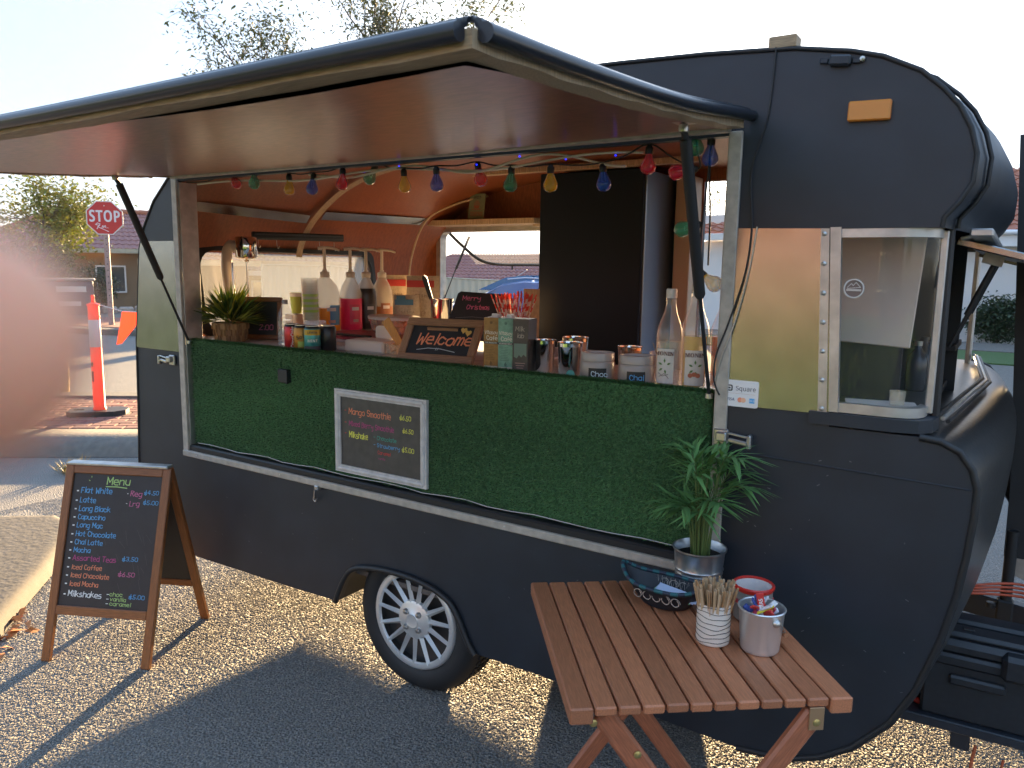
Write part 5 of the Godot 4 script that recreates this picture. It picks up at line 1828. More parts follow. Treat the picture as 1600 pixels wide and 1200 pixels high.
	o = single("glass_jar", lathed(pl([0, 0, 44, 0, 46, 8, 46, 112, 44, 118, 42, 112, 43, 8, 0, 6])), glassy(0.9, 0.88, 0.82, 0.12, 0.05), "wide clear glass jar behind the drink cans", "jar", at(-2.50, T, -0.24))
	# --- syrup jugs with pumps
	var jugs := [["large syrup jug half full of orange syrup, leftmost of the pump jugs", 75, 0.95, 0.33, 0.03, 120, -2.945, -0.72], ["syrup jug of bright pink syrup between the orange and the dark jugs", 58, 0.80, 0.02, 0.12, 165, -2.905, -0.86], ["syrup jug almost full of near black syrup", 54, 0.035, 0.022, 0.02, 215, -2.900, -0.97], ["syrup jug with a little brown syrup, rightmost of the pump jugs", 57, 0.32, 0.11, 0.03, 115, -2.925, -1.12]]
	for i in 4:
		var q: Array = jugs[i]
		var r: float = q[1]
		var jug := thing("syrup_jug", q[0], "syrup jug", Vector3(q[6], T + 0.02, q[7]), face_cam(q[6], q[7]), "pump jugs of syrup by the rear window")
		var milky := paint(0.72, 0.66, 0.58, 0.35)
		milky.albedo_color.a = 0.42
		milky.transparency = BaseMaterial3D.TRANSPARENCY_ALPHA
		part("bottle", lathed(pl([0, 0, r - 6, 0, r, 8, r, 170, r - 3, 195, r - 14, 230, r * 0.45, 262, 20, 276, 19, 284]), 28), milky, jug)
		var fill: float = q[5]
		var fp := [0, 1, r - 5.6, 1, r + 0.4, 8, r + 0.4, minf(fill, 168)]
		if fill > 168: fp += [r - 2.6, 195, r - 7.5, fill]
		fp += [0, fp[-1]]
		part("syrup", lathed(pl(fp)), paint(q[2], q[3], q[4], 0.3), jug)
		part("collar", lathed(pl([23, 272, 24, 275, 24, 296, 20, 300, 12, 302, 11, 312, 0, 312])), paint(0.68, 0.60, 0.50, 0.4), jug)
		mb = MB.new()
		mb.tube([Vector3(0, 0.305, 0), Vector3(0, 0.415, 0)], 0.0085, 10)
		mb.tube(curve([Vector3(-0.032, 0.416, 0), Vector3(0.0, 0.421, 0), Vector3(0.045, 0.418, 0.0), Vector3(0.075, 0.408, 0)], 4), [0.008, 0.008, 0.008, 0.0075, 0.0075, 0.007, 0.007, 0.0065, 0.0065, 0.006, 0.006, 0.005, 0.005], 8)
		part("pump", mb, paint(0.68, 0.58, 0.48, 0.4), jug)
		part("syrup_label", label_patch(r * 0.001 + 0.0012, 0.035, 0.135, 0.3 if i == 0 else -0.1, 1.15 if i == 0 else 0.85), [paint(0.06, 0.22, 0.48, 0.4), paint(0.62, 0.03, 0.10, 0.4), paint(0.05, 0.04, 0.045, 0.4), paint(0.25, 0.08, 0.03, 0.4)][i], jug)
		part("syrup_label", label_patch(r * 0.001 + 0.0018, 0.105, 0.122, 0.1, 0.75), paint(0.55, 0.50, 0.55, 0.5), jug)
		part("syrup_label", label_patch(r * 0.001 + 0.0018, 0.045, 0.060, 0.2, 0.7), paint(0.45, 0.25, 0.25, 0.5), jug)
	# --- red board and the tub on it
	var hull := func(l: float, w: float) -> Array:
		var p := []
		for k in 28:
			var a := TAU * k / 28.0
			p.append(Vector2(cos(a) * l * (0.5 if cos(a) > 0 else 0.5), signf(sin(a)) * pow(absf(sin(a)), 0.7) * w * 0.5))
		return p
	var rt := Transform3D(Basis(Vector3.UP, -0.10) * Basis(Vector3.RIGHT, -PI / 2), Vector3(-2.46, T + 0.032, -0.62))
	mb = MB.new()
	mb.prism([hull.call(0.74, 0.36)], -0.012, 0.0, rt)
	o = single("red_tray", mb, paint(0.34, 0.025, 0.04, 0.35), "dark red boat shaped tray behind the drink cans", "tray")
	mb = MB.new()
	mb.prism([hull.call(0.76, 0.38)], -0.020, -0.0125, rt)
	part("edge", mb, paint(0.55, 0.42, 0.40, 0.4), o)
	mb = MB.new()
	mb.prism([hull.call(0.70, 0.32)], -0.034, -0.0205, rt)
	part("foot", mb, M.chrome_dull, o)
	var tx := Transform3D(Basis(Vector3.UP, -0.12), Vector3(-2.465, T + 0.038, -0.70))
	o = thing("food_tub", "clear lidded tub of orange biscuits on the red tray", "food tub", tx.origin, -0.12)
	mb = MB.new()
	mb.lathe([Vector2(0, 0), Vector2(0.115, 0.0), Vector2(0.13, 0.01), Vector2(0.148, 0.075)], 36, Transform3D(), 0.7, 0.62)
	part("tub", mb, glassy(0.9, 0.85, 0.75, 0.25, 0.2), o)
	mb = MB.new()
	for k in 90:
		var a := rng.randf() * TAU
		var r := sqrt(rng.randf()) * 0.115
		mb.box(Vector3(cos(a) * r, rng.randf_range(0.008, 0.052), sin(a) * r * 0.6), Vector3(0.035, 0.010, 0.022), Basis.from_euler(Vector3(rng.randf() * 3, rng.randf() * 3, rng.randf() * 3)), 0.003)
	part("biscuits", mb, paint(0.62, 0.24, 0.05, 0.6), o).set_meta("kind", "stuff")
	mb = MB.new()
	mb.lathe([Vector2(0.152, 0.066), Vector2(0.154, 0.078), Vector2(0.146, 0.083), Vector2(0.12, 0.078), Vector2(0, 0.080)], 36, Transform3D(), 0.7, 0.62)
	part("lid", mb, paint(0.62, 0.55, 0.50, 0.3), o)
	# --- knife on the tray
	mb = MB.new()
	mb.box(Vector3(-2.50, T + 0.040, -0.47), Vector3(0.20, 0.008, 0.035), Basis(Vector3.UP, -0.05) , 0.003)
	single("black_knife", mb, M.rubber, "black knife lying on the front of the red tray", "knife")
	# --- white paper tray with a tab and the amber ice cream spoon
	o = thing("white_paper_box", "white folded paper box with a raised tab in front of the red tray", "paper box", Vector3(-2.22, T, -0.30), 0.1)
	mb = MB.new()
	mb.box(Vector3(0, 0.025, 0), Vector3(0.20, 0.05, 0.14), Basis(), 0.008)
	part("box", mb, paint(0.72, 0.62, 0.52, 0.5), o)
	mb = MB.new()
	mb.prism([moved(rr(0.085, 0.06, 0.016), Vector2(0, 0.072))], -0.074, -0.070)
	part("tab", mb, paint(0.72, 0.62, 0.52, 0.5), o)
	mb = MB.new()
	mb.box(Vector3(-0.20, 0.012, 0.01), Vector3(0.20, 0.02, 0.14), Basis(Vector3.UP, 0.15), 0.004)
	part("tray", mb, paint(0.66, 0.52, 0.44, 0.5), o)
	o = thing("spoon_cup", "low glass dish with a broad amber wooden spoon leaning out of it", "dish", Vector3(-2.05, T, -0.27))
	part("dish", lathed(pl([0, 0, 40, 0, 46, 10, 55, 45, 57, 45, 52, 8, 0, 4])), glassy(0.9, 0.75, 0.5, 0.2, 0.08), o)
	mb = MB.new()
	mb.prism([[Vector2(-0.014, 0), Vector2(0.014, 0), Vector2(0.020, 0.165), Vector2(-0.020, 0.165)]], -0.002, 0.002, Transform3D(Basis(Vector3.UP, 0.2) * Basis(Vector3.BACK, 0.62), Vector3(0.035, 0.005, 0)))
	part("wooden_spoon", mb, wood(0.72, 0.32, 0.07, M.grain, 1, 0.4), o)
	mb = MB.new()
	for k in 14: mb.tube([Vector3(rng.randf_range(-0.03, 0.03), 0.012, rng.randf_range(-0.03, 0.03)), Vector3(rng.randf_range(-0.045, 0.045), 0.045, rng.randf_range(-0.04, 0.04))], 0.0035, 5)
	part("biscuit_sticks", mb, paint(0.55, 0.28, 0.10, 0.6), o)
	# --- coffee bags
	for q in [[-2.965, -1.28, 0.172, 0.285, "coffee bag with a red band, left of the two tall bags", "tall coffee bags"], [-2.70, -1.20, 0.180, 0.285, "coffee bag with a red band, right of the two tall bags beside the steel shaker", "tall coffee bags"], [-2.715, -1.08, 0.140, 0.185, "small coffee bag with a blue band in front of the tall bags", ""]]:
		coffee_bag(q[0], q[1], q[2], q[3], q[4], q[5])
	# --- steel shaker with a black handled scoop
	o = thing("steel_shaker", "tall steel shaker with a black handled spoon, behind the slate sign", "shaker", Vector3(-2.36, T, -0.93), 0.5)
	part("cup", lathed(pl([0, 0, 44, 0, 47, 5, 56, 196, 58, 200, 55, 198, 44, 8, 0, 6])), M.steel, o)
	mb = MB.new()
	mb.tube([Vector3(0.0, 0.05, 0.02), Vector3(-0.055, 0.205, 0.0)], 0.005, 8)
	mb.tube([Vector3(-0.05, 0.195, 0.0), Vector3(-0.058, 0.215, 0), Vector3(-0.085, 0.30, 0.0), Vector3(-0.09, 0.31, 0)], [0.009, 0.011, 0.013, 0.006], 10)
	part("scoop", mb, M.rubber, o)
	# --- Merry Christmas slate
	o = thing("slate_sign", "black slate sign saying Merry Christmas in pink chalk", "sign", Vector3(-2.06, T + 0.02, -0.80), 0.28)
	var lean := Transform3D(Basis(Vector3.RIGHT, -0.30), Vector3.ZERO)
	mb = MB.new()
	mb.prism([[Vector2(-0.165, 0.0), Vector2(0.135, 0.0), Vector2(0.155, 0.16), Vector2(0.128, 0.222), Vector2(-0.098, 0.232), Vector2(-0.112, 0.222)]], -0.006, 0.0, lean)
	part("slate", mb, M.slate, o)
	mb = MB.new()
	pen(mb, "Merry", -0.085, 0.190, 0.021, 0.003)
	pen(mb, "Christmas", -0.062, 0.148, 0.020, 0.003, 0.2, 0.62)
	part("chalk_writing", mb, M.chalk_pink, o, lean)
	mb = MB.new()
	mb.stroke([Vector2(-0.11, 0.105), Vector2(-0.03, 0.112), Vector2(0.045, 0.107)], 0.002)
	mb.stroke([Vector2(-0.12, 0.085), Vector2(-0.05, 0.082), Vector2(0.02, 0.086)], 0.002)
	mb.stroke([Vector2(-0.13, 0.055), Vector2(-0.06, 0.060), Vector2(0.02, 0.056)], 0.002)
	mb.stroke([Vector2(0.096, 0.112), Vector2(0.104, 0.112)], 0.006)
	part("chalk_lines", mb, paint(0.16, 0.16, 0.16, 0.8), o, lean)
	# --- red and white straws in a glass
	o = thing("straw_glass", "glass crammed with red and white striped straws", "straws", Vector3(-1.850, T + 0.035, -0.80))
	part("glass", lathed(pl([0, 0, 38, 0, 44, 8, 56, 128, 58, 128, 47, 8, 0, 5])), glassy(0.9, 0.87, 0.8, 0.15, 0.05), o)
	var sm := MB.new()
	for k in 8:
		sm.col = Color(0.72, 0.08, 0.05) if k % 2 else Color(0.80, 0.70, 0.62)
		sm.tube([Vector3(0, 0.022 * k, 0), Vector3(0, 0.022 * (k + 1), 0)], 0.0031, 6, k == 7)
	var smesh := sm.mesh()
	for k in 58:
		var a := rng.randf() * TAU
		var r := sqrt(rng.randf())
		var foot := Vector3(cos(a) * r * 0.028, 0.01, sin(a) * r * 0.028)
		var dir := Vector3(cos(a) * r * 0.38 + rng.randf_range(-0.05, 0.05), 1.0, sin(a) * r * 0.42)
		var xf := look_along(foot + dir * rng.randf_range(0.012, 0.034), foot + dir * 0.3)
		part("straw", smesh, M.tint, o, Transform3D(xf.basis * Basis(Vector3.UP, rng.randf() * TAU), xf.origin))
	# --- Welcome board
	o = thing("welcome_board", "small blackboard saying Welcome in orange chalk, in a tan wooden frame", "sign", Vector3(-1.775, T, -0.16), 0.20)
	framed_board(o, 0.315, 0.172, 0.030, M.tan_x, M.tan_y, -0.42, 0.06)
	var wx := Transform3D(Basis(Vector3.RIGHT, -0.42), Vector3(0, 0, 0.0045)) * Transform3D(Basis(Vector3(1, 0, 0), Vector3(0.13, 1, 0), Vector3(0, 0, 1)), Vector3(-0.012, 0, 0))
	mb = MB.new()
	pen(mb, "Welcome", -0.098, 0.072, 0.042, 0.0062, 0.22, 0.74)
	part("chalk_writing", mb, M.chalk_orange, o, wx)
	mb = MB.new()
	mb.stroke([Vector2(-0.085, 0.048), Vector2(-0.04, 0.056), Vector2(0.01, 0.055), Vector2(0.072, 0.045)], 0.0028)
	mb.stroke([Vector2(-0.006, 0.058), Vector2(-0.008, 0.049)], 0.002)
	mb.stroke([Vector2(0.001, 0.058), Vector2(-0.001, 0.049)], 0.002)
	part("chalk_lines", mb, paint(0.5, 0.5, 0.5, 0.8), o, wx)
	for k in 2:
		mb = MB.new()
		var heart := []
		for j in 20:
			var a := TAU * j / 20.0
			heart.append(Vector2(pow(sin(a), 3.0) * 0.0125, (13.0 * cos(a) - 5.0 * cos(2.0 * a) - 2.0 * cos(3.0 * a) - cos(4.0 * a)) * 0.00085))
		mb.prism([moved(heart, Vector2(0.083 + 0.021 * k, 0.132 - 0.010 * k))], 0.0, 0.001 + 0.0006 * k)
		part("paper_heart", mb, paint(0.72, 0.42, 0.10, 0.7), o, wx)
	# --- milk cartons
	var ct := [["ochre milk carton with white lettering, left of the three cartons", 0.40, 0.20, 0.045, -1.508], ["mint green milk carton with white lettering, middle of the three cartons", 0.20, 0.42, 0.29, -1.448], ["brown milk carton with a pale mountain picture, right of the three cartons", 0.075, 0.065, 0.055, -1.389]]
	for i in 3:
		var q: Array = ct[i]
		o = thing("milk_carton", q[0], "carton", Vector3(q[4], T, -0.155), 0.22, "milk cartons on the counter")
		mb = MB.new()
		mb.box(Vector3(0, 0.091, 0), Vector3(0.0555, 0.182, 0.088), Basis(), 0.0015)
		part("carton", mb, tri_tex(paint(q[1], q[2], q[3], 0.4), M.soft, Vector3(6, 6, 6)), o)
		if i < 2:
			mb = MB.new()
			mb.lathe(pl([0, 0, 14, 0, 14, 12, 0, 13]), 14, Transform3D(Basis(), Vector3(0.004, 0.182, 0.012)))
			mb.box(Vector3(0.004, 0.185, 0.01), Vector3(0.03, 0.006, 0.036), Basis(Vector3.RIGHT, 0.15), 0.001)
			part("cap", mb, paint(0.68, 0.64, 0.60, 0.4), o)
			mb = MB.new()
			pen(mb, "Vitasoy", -0.0235, 0.126, 0.0115, 0.0016, 0.1, 0.58)
			pen(mb, "Café", -0.016, 0.106, 0.0135, 0.0022, 0.0, 0.72)
			part("lettering", mb, paint(0.72, 0.66, 0.52, 0.5), o, at(0, 0, 0.0442))
			mb = MB.new()
			mb.box(Vector3(0, 0.096, 0.0444), Vector3(0.0555, 0.0075, 0.0008))
			part("band", mb, paint(0.06, 0.06, 0.055, 0.5), o)
			part("lettering", letters("FOR BARISTAS" if i == 0 else "ALMOND MILK", 0.0036, 0.0005, "Droid Sans", true), paint(0.6, 0.58, 0.5), o, at(0, 0.096, 0.0449))
			mb = MB.new()
			for k in 9: mb.box(Vector3(-0.006 + 0.002 * ((k * 5) % 3), 0.084 - k * 0.0056, 0.0444), Vector3(0.034 - 0.003 * ((k * 3) % 4), 0.0016, 0.0005))
			part("small_print", mb, paint(q[1] * 0.45, q[2] * 0.45, q[3] * 0.45, 0.5), o)
			mb = MB.new()
			mb.prism([[Vector2(0, 0.034), Vector2(-0.005, 0.024), Vector2(0, 0.018), Vector2(0.005, 0.024)]], 0.0442, 0.0448)
			mb.lathe(pl([0, 0.5, 5, 0.5, 5, 0]), 14, Transform3D(Basis(Vector3.RIGHT, PI / 2), Vector3(0.0, 0.165, 0.0443)))
			part("emblem", mb, paint(q[1] * 0.4, q[2] * 0.4, q[3] * 0.4, 0.5), o)
			mb = MB.new()
			mb.box(Vector3(0, 0.010, 0.0444), Vector3(0.05, 0.012, 0.0006))
			part("panel", mb, paint(0.66, 0.55, 0.42, 0.5), o)
		else:
			mb = MB.new()
			mb.prism([[Vector2(-0.022, 0.055), Vector2(-0.012, 0.050), Vector2(-0.004, 0.062), Vector2(0.004, 0.054), Vector2(0.012, 0.064), Vector2(0.022, 0.056), Vector2(0.022, 0.10), Vector2(-0.022, 0.10)]], 0.0440, 0.0446)
			part("picture", mb, paint(0.15, 0.22, 0.16, 0.5), o)
			mb = MB.new()
			pen(mb, "Milk", -0.018, 0.142, 0.015, 0.002, 0.15, 0.7)
			pen(mb, "lab", -0.012, 0.120, 0.014, 0.002, 0.15, 0.7)
			part("lettering", mb, paint(0.35, 0.30, 0.24, 0.5), o, at(0, 0, 0.0442))
			mb = MB.new()
			for k in 3: mb.box(Vector3(0, 0.034 - k * 0.008, 0.0443), Vector3(0.036 - 0.006 * k, 0.003, 0.0005))
			part("small_print", mb, paint(0.30, 0.20, 0.16, 0.5), o)
	# --- steel cups, jars
	for q in [[-1.335, -0.20, 0.112, 36, "steel cup beside the brown milk carton, leftmost of the steel cups"], [-1.213, -0.155, 0.114, 42, "wide steel cup open towards the front, left of the Choc jar"], [-1.272, -0.30, 0.118, 46, "steel cup behind the wide steel cup, with a tilted rim"], [-1.06, -0.29, 0.10, 41, "steel cup behind the Chai jar"]]:
		var h: float = q[2] * 1000.0
		var r: float = q[3]
		single("steel_cup", lathed(pl([0, 0, r * 0.82, 0, r * 0.86, 4, r * 0.98, h - 4, r * 1.03, h, r * 0.99, h - 1, r * 0.82, 8, 0, 6]), 36), M.steel, q[4], "steel cup", at(q[0], T, q[1]), "steel cups on the counter")
	mb = MB.new()
	mb.prism([rr(0.22, 0.12, 0.01)], 0.0, 0.002, Transform3D(Basis(Vector3.UP, 0.1) * Basis(Vector3.RIGHT, -PI / 2), Vector3(-1.30, T + 0.001, -0.12)))
	single("paper_sheet", mb, paint(0.75, 0.7, 0.62, 0.7), "white paper lying under the leftmost steel cups", "paper")
	mb = MB.new()
	mb.tube([Vector3(-1.185, T + 0.018, -0.095), Vector3(-1.165, T + 0.02, -0.07), Vector3(-1.155, T + 0.022, -0.055)], [0.006, 0.012, 0.014], 12)
	single("teal_scoop", mb, paint(0.02, 0.22, 0.19, 0.35), "teal plastic scoop in front of the wide steel cup", "scoop")
	for q in [["Choc", -1.098, "squat grey jar labelled Choc"], ["Chai", -0.965, "squat grey jar labelled Chai"]]:
		var jar := single("storage_jar", lathed(pl([0, 0, 50, 0, 55, 6, 55, 58, 52, 64, 50, 66]), 32), paint(0.36, 0.30, 0.26, 0.3), q[2], "jar", at(q[1], T, -0.13, face_cam(q[1], -0.13)), "squat grey jars on the counter")
		part("lid", lathed(pl([50, 64, 53, 66, 53, 88, 51, 91, 47, 90, 46, 84, 0, 84]), 32), paint(0.40, 0.34, 0.29, 0.3), jar)
		part("jar_label", label_patch(0.0558, 0.012, 0.045, -0.52, 0.52), M.slate, jar)
		mb = MB.new()
		pen(mb, q[0], -0.019, 0.020, 0.015, 0.0022, 0.0, 0.8)
		part("chalk_writing", mb, M.chalk_blue if q[0] == "Chai" else paint(0.55, 0.68, 0.72, 0.8), jar, at(0, 0, 0.0562))
	o = thing("stirrer_glass", "glass holding wooden spoons between the Chai jar and the clear syrup bottle", "glass", Vector3(-0.915, T, -0.20))
	part("glass", lathed(pl([0, 0, 28, 0, 34, 98, 35, 98, 30, 4, 0, 4])), glassy(0.9, 0.86, 0.78, 0.14, 0.05), o)
	for q in [[-0.028, 0.018, 0.125], [0.016, -0.022, 0.128], [-0.012, 0.012, 0.118]]:
		mb = MB.new()
		var xf := look_along(Vector3(q[1], 0.02, 0), Vector3(q[0], q[2], 0.0))
		mb.prism([[Vector2(-0.003, 0), Vector2(0.003, 0), Vector2(0.0035, 0.075), Vector2(0.0075, 0.09), Vector2(0.008, 0.104), Vector2(0.004, 0.114), Vector2(-0.004, 0.114), Vector2(-0.008, 0.104), Vector2(-0.0075, 0.09), Vector2(-0.0035, 0.075)]], -0.001, 0.001, Transform3D(xf.basis * Basis(Vector3.UP, 0.4), xf.origin))
		part("wooden_spoon", mb, M.raw_wood_y, o)
	# --- syrup bottles
	var bt := [["clear glass syrup bottle with a white cap and vanilla label", -0.868, -0.15, 1.0, Color(0.72, 0.70, 0.66)], ["glass syrup bottle of golden syrup behind the right gas strut", -0.792, -0.16, 1.06, Color(0.9, 0.55, 0.12)], ["glass syrup bottle of red syrup at the right end of the counter", -0.718, -0.20, 1.03, Color(0.75, 0.16, 0.05)]]
	for i in 3:
		var q: Array = bt[i]
		o = thing("syrup_bottle", q[0], "bottle", Vector3(q[1], T, q[2]), face_cam(q[1], q[2]) + [-0.35, 0.05, 0.35][i], "glass syrup bottles at the right end of the counter")
		var k: float = q[3]
		var prof := pl([0, 0, 34, 0, 37, 5, 37, 40, 36, 46, 37, 52, 37, 160, 35, 178, 27, 202, 18, 226, 14.5, 250, 14.5, 272, 15.5, 274, 15.5, 280, 13, 281])
		part("glass", lathed(prof, 32), glassy(0.93, 0.93, 0.9, 0.10, 0.02), o, Transform3D(Basis().scaled(Vector3(k * 1.06, k, k * 1.06)), Vector3.ZERO))
		part("syrup", lathed(pl([0, 5, 33, 6, 34.5, 12, 34.5, [140, 158, 158][i], 0, [140, 158, 158][i]]), 28), glassy(q[4].r, q[4].g, q[4].b, [0.22, 0.7, 0.7][i], 0.04), o)
		part("cap", lathed(pl([16, 268, 16.5, 270, 16.5, 292, 15, 296, 0, 296]), 24), paint(0.70, 0.64, 0.56, 0.4), o, Transform3D(Basis().scaled(Vector3(k, k, k)), Vector3.ZERO))
		part("bottle_label", label_patch(0.0400 * k, 0.014, 0.118, -0.72, 0.72), paint(0.74, 0.68, 0.60, 0.55), o)
		part("lettering", letters("MONIN", 0.0115, 0.0008, "Droid Serif", true), paint(0.14, 0.035, 0.02, 0.5), o, at(0, 0.104, 0.0406 * k))
		mb = MB.new()
		for j in 5:
			var a := 0.5 + j * 1.1
			var c := Vector2(0.002 + 0.008 * cos(a), 0.066 + 0.010 * sin(a))
			mb.prism([[c, c + Vector2(cos(a - 0.5), sin(a - 0.5)) * 0.007, c + Vector2(cos(a), sin(a)) * 0.014, c + Vector2(cos(a + 0.5), sin(a + 0.5)) * 0.007]], 0.0, 0.0004)
		part("leaf_emblem", mb, paint(0.12, 0.22, 0.05, 0.6), o, at(0, 0, 0.0405 * k))
		mb = MB.new()
		if i == 0:
			mb.stroke([Vector2(-0.016, 0.045), Vector2(-0.004, 0.036), Vector2(0.014, 0.042)], 0.0014)
			mb.stroke([Vector2(-0.014, 0.034), Vector2(0.002, 0.044), Vector2(0.016, 0.030)], 0.0014)
		else:
			for j in 3: mb.lathe(pl([0, 0.5, 7, 0.5, 7, 0]), 14, Transform3D(Basis(Vector3.RIGHT, PI / 2), Vector3(-0.012 + 0.011 * j, 0.044 + 0.003 * (j % 2), 0.0002 * j)))
		part("fruit_emblem", mb, paint(0.10, 0.05, 0.04, 0.6) if i == 0 else paint(0.55, 0.16, 0.08, 0.6), o, at(0, 0, 0.0405 * k))

func framed_board(o: Node3D, w: float, h: float, f: float, mx: Material, my: Material, lean: float, shear := 0.0) -> void:
	# a slate in a timber frame, leaning back; its foot at the origin
	var xf := Transform3D(Basis(Vector3.RIGHT, lean), Vector3.ZERO)
	if shear != 0.0: xf = xf * Transform3D(Basis(Vector3(1, 0, 0), Vector3(shear * 2.0, 1, 0), Vector3(0, 0, 1)), Vector3(-0.012, 0, 0))
	var mb := MB.new()
	mb.box(Vector3(0, h * 0.5, 0.0), Vector3(w - f, h - f, 0.006))
	part("slate", mb, M.slate, o, xf)
	for y in [f * 0.5, h - f * 0.5]:
		mb = MB.new()
		mb.box(Vector3(0, y, 0.002), Vector3(w, f, 0.018), Basis(), 0.003)
		part("frame_rail", mb, mx, o, xf)
	for x in [-w * 0.5 + f * 0.5, w * 0.5 - f * 0.5]:
		mb = MB.new()
		mb.box(Vector3(x, h * 0.5, 0.002), Vector3(f, h - 2.0 * f, 0.0176), Basis(), 0.003)
		part("frame_stile", mb, my, o, xf)
	mb = MB.new()
	mb.box(Vector3(0, h * 0.36, -h * 0.30 * sin(-lean) - 0.045), Vector3(w * 0.4, h * 0.78, 0.008), Basis(Vector3.RIGHT, 0.25))
	part("prop", mb, mx, o)

func coffee_bag(x: float, z: float, w: float, h: float, label: String, group: String) -> void:
	var o := thing("coffee_bag", label, "coffee bag", Vector3(x, TOP + 0.02, z), face_cam(x, z) * 0.8, group)
	var mb := MB.new()
	var front := []
	var back := []
	for i in 13:
		var t := i / 12.0
		var d := 0.036 * pow(1.0 - t, 0.6) + 0.002
		var f := []
		var b := []
		for k in 9:
			var s := k / 8.0 * 2.0 - 1.0
			var e := d * (1.0 - pow(absf(s), 3.0)) + 0.0015 * sin(i * 1.7 + k * 2.1)
			f.append(Vector3(s * w * 0.5 * (1.0 - 0.02 * sin(t * 9.0)), t * h, e)); b.append(Vector3(s * w * 0.5 * (1.0 - 0.02 * sin(t * 9.0)), t * h, -e))
		front.append(f); back.append(b)
	mb.grid(front, Vector3(0, 0, 1)); mb.grid(back, Vector3(0, 0, -1))
	part("bag", mb, bump(tri_tex(paint(0.56, 0.45, 0.33, 0.5), M.soft, Vector3(8, 8, 8)), M.fine_n, 0.2), o)
	mb = MB.new()
	var up := Transform3D(Basis(Vector3.RIGHT, -0.122), Vector3(0, 0, 0.051))
	if group:
		mb.box(Vector3(-0.012, h * 0.855, -0.001), Vector3(w * 0.82, h * 0.13, 0.001))
		part("band", mb, paint(0.42, 0.035, 0.03, 0.5), o, up)
		part("lettering", letters("G E S H A", 0.0145, 0.0008), paint(0.13, 0.10, 0.08), o, up * at(0, h * 0.63, 0.0006))
		part("lettering", letters("COFFEE CO", 0.005, 0.0006), paint(0.2, 0.15, 0.12), o, up * at(0, h * 0.55, 0.0016))
		mb = MB.new()
		for k in 3:
			var c := Vector2(-w * 0.3 + k * w * 0.28, h * (0.16 + 0.09 * (k % 2)))
			mb.stroke([c, c + Vector2(0.003, 0.026), c + Vector2(0.016, 0.026), c + Vector2(0.013, 0.0), c], 0.0014)
			mb.stroke([c + Vector2(0.016, 0.022), c + Vector2(0.023, 0.018), c + Vector2(0.014, 0.008)], 0.0014)
		part("line_drawings", mb, paint(0.16, 0.08, 0.05), o, up * at(0, 0, 0.003))
	else:
		mb.box(Vector3(-0.008, h * 0.80, -0.001), Vector3(w * 0.70, h * 0.16, 0.001))
		mb.box(Vector3(-0.025, h * 0.93, -0.003), Vector3(w * 0.34, h * 0.10, 0.001))
		part("band", mb, paint(0.06, 0.17, 0.28, 0.5), o, up)
		part("lettering", letters("G E S H A", 0.0125, 0.0008), paint(0.2, 0.16, 0.12), o, up * at(0.012, h * 0.52, 0.0012))
		part("lettering", letters("COFFEE CO", 0.0042, 0.0006), paint(0.25, 0.2, 0.16), o, up * at(0.012, h * 0.42, 0.0024))

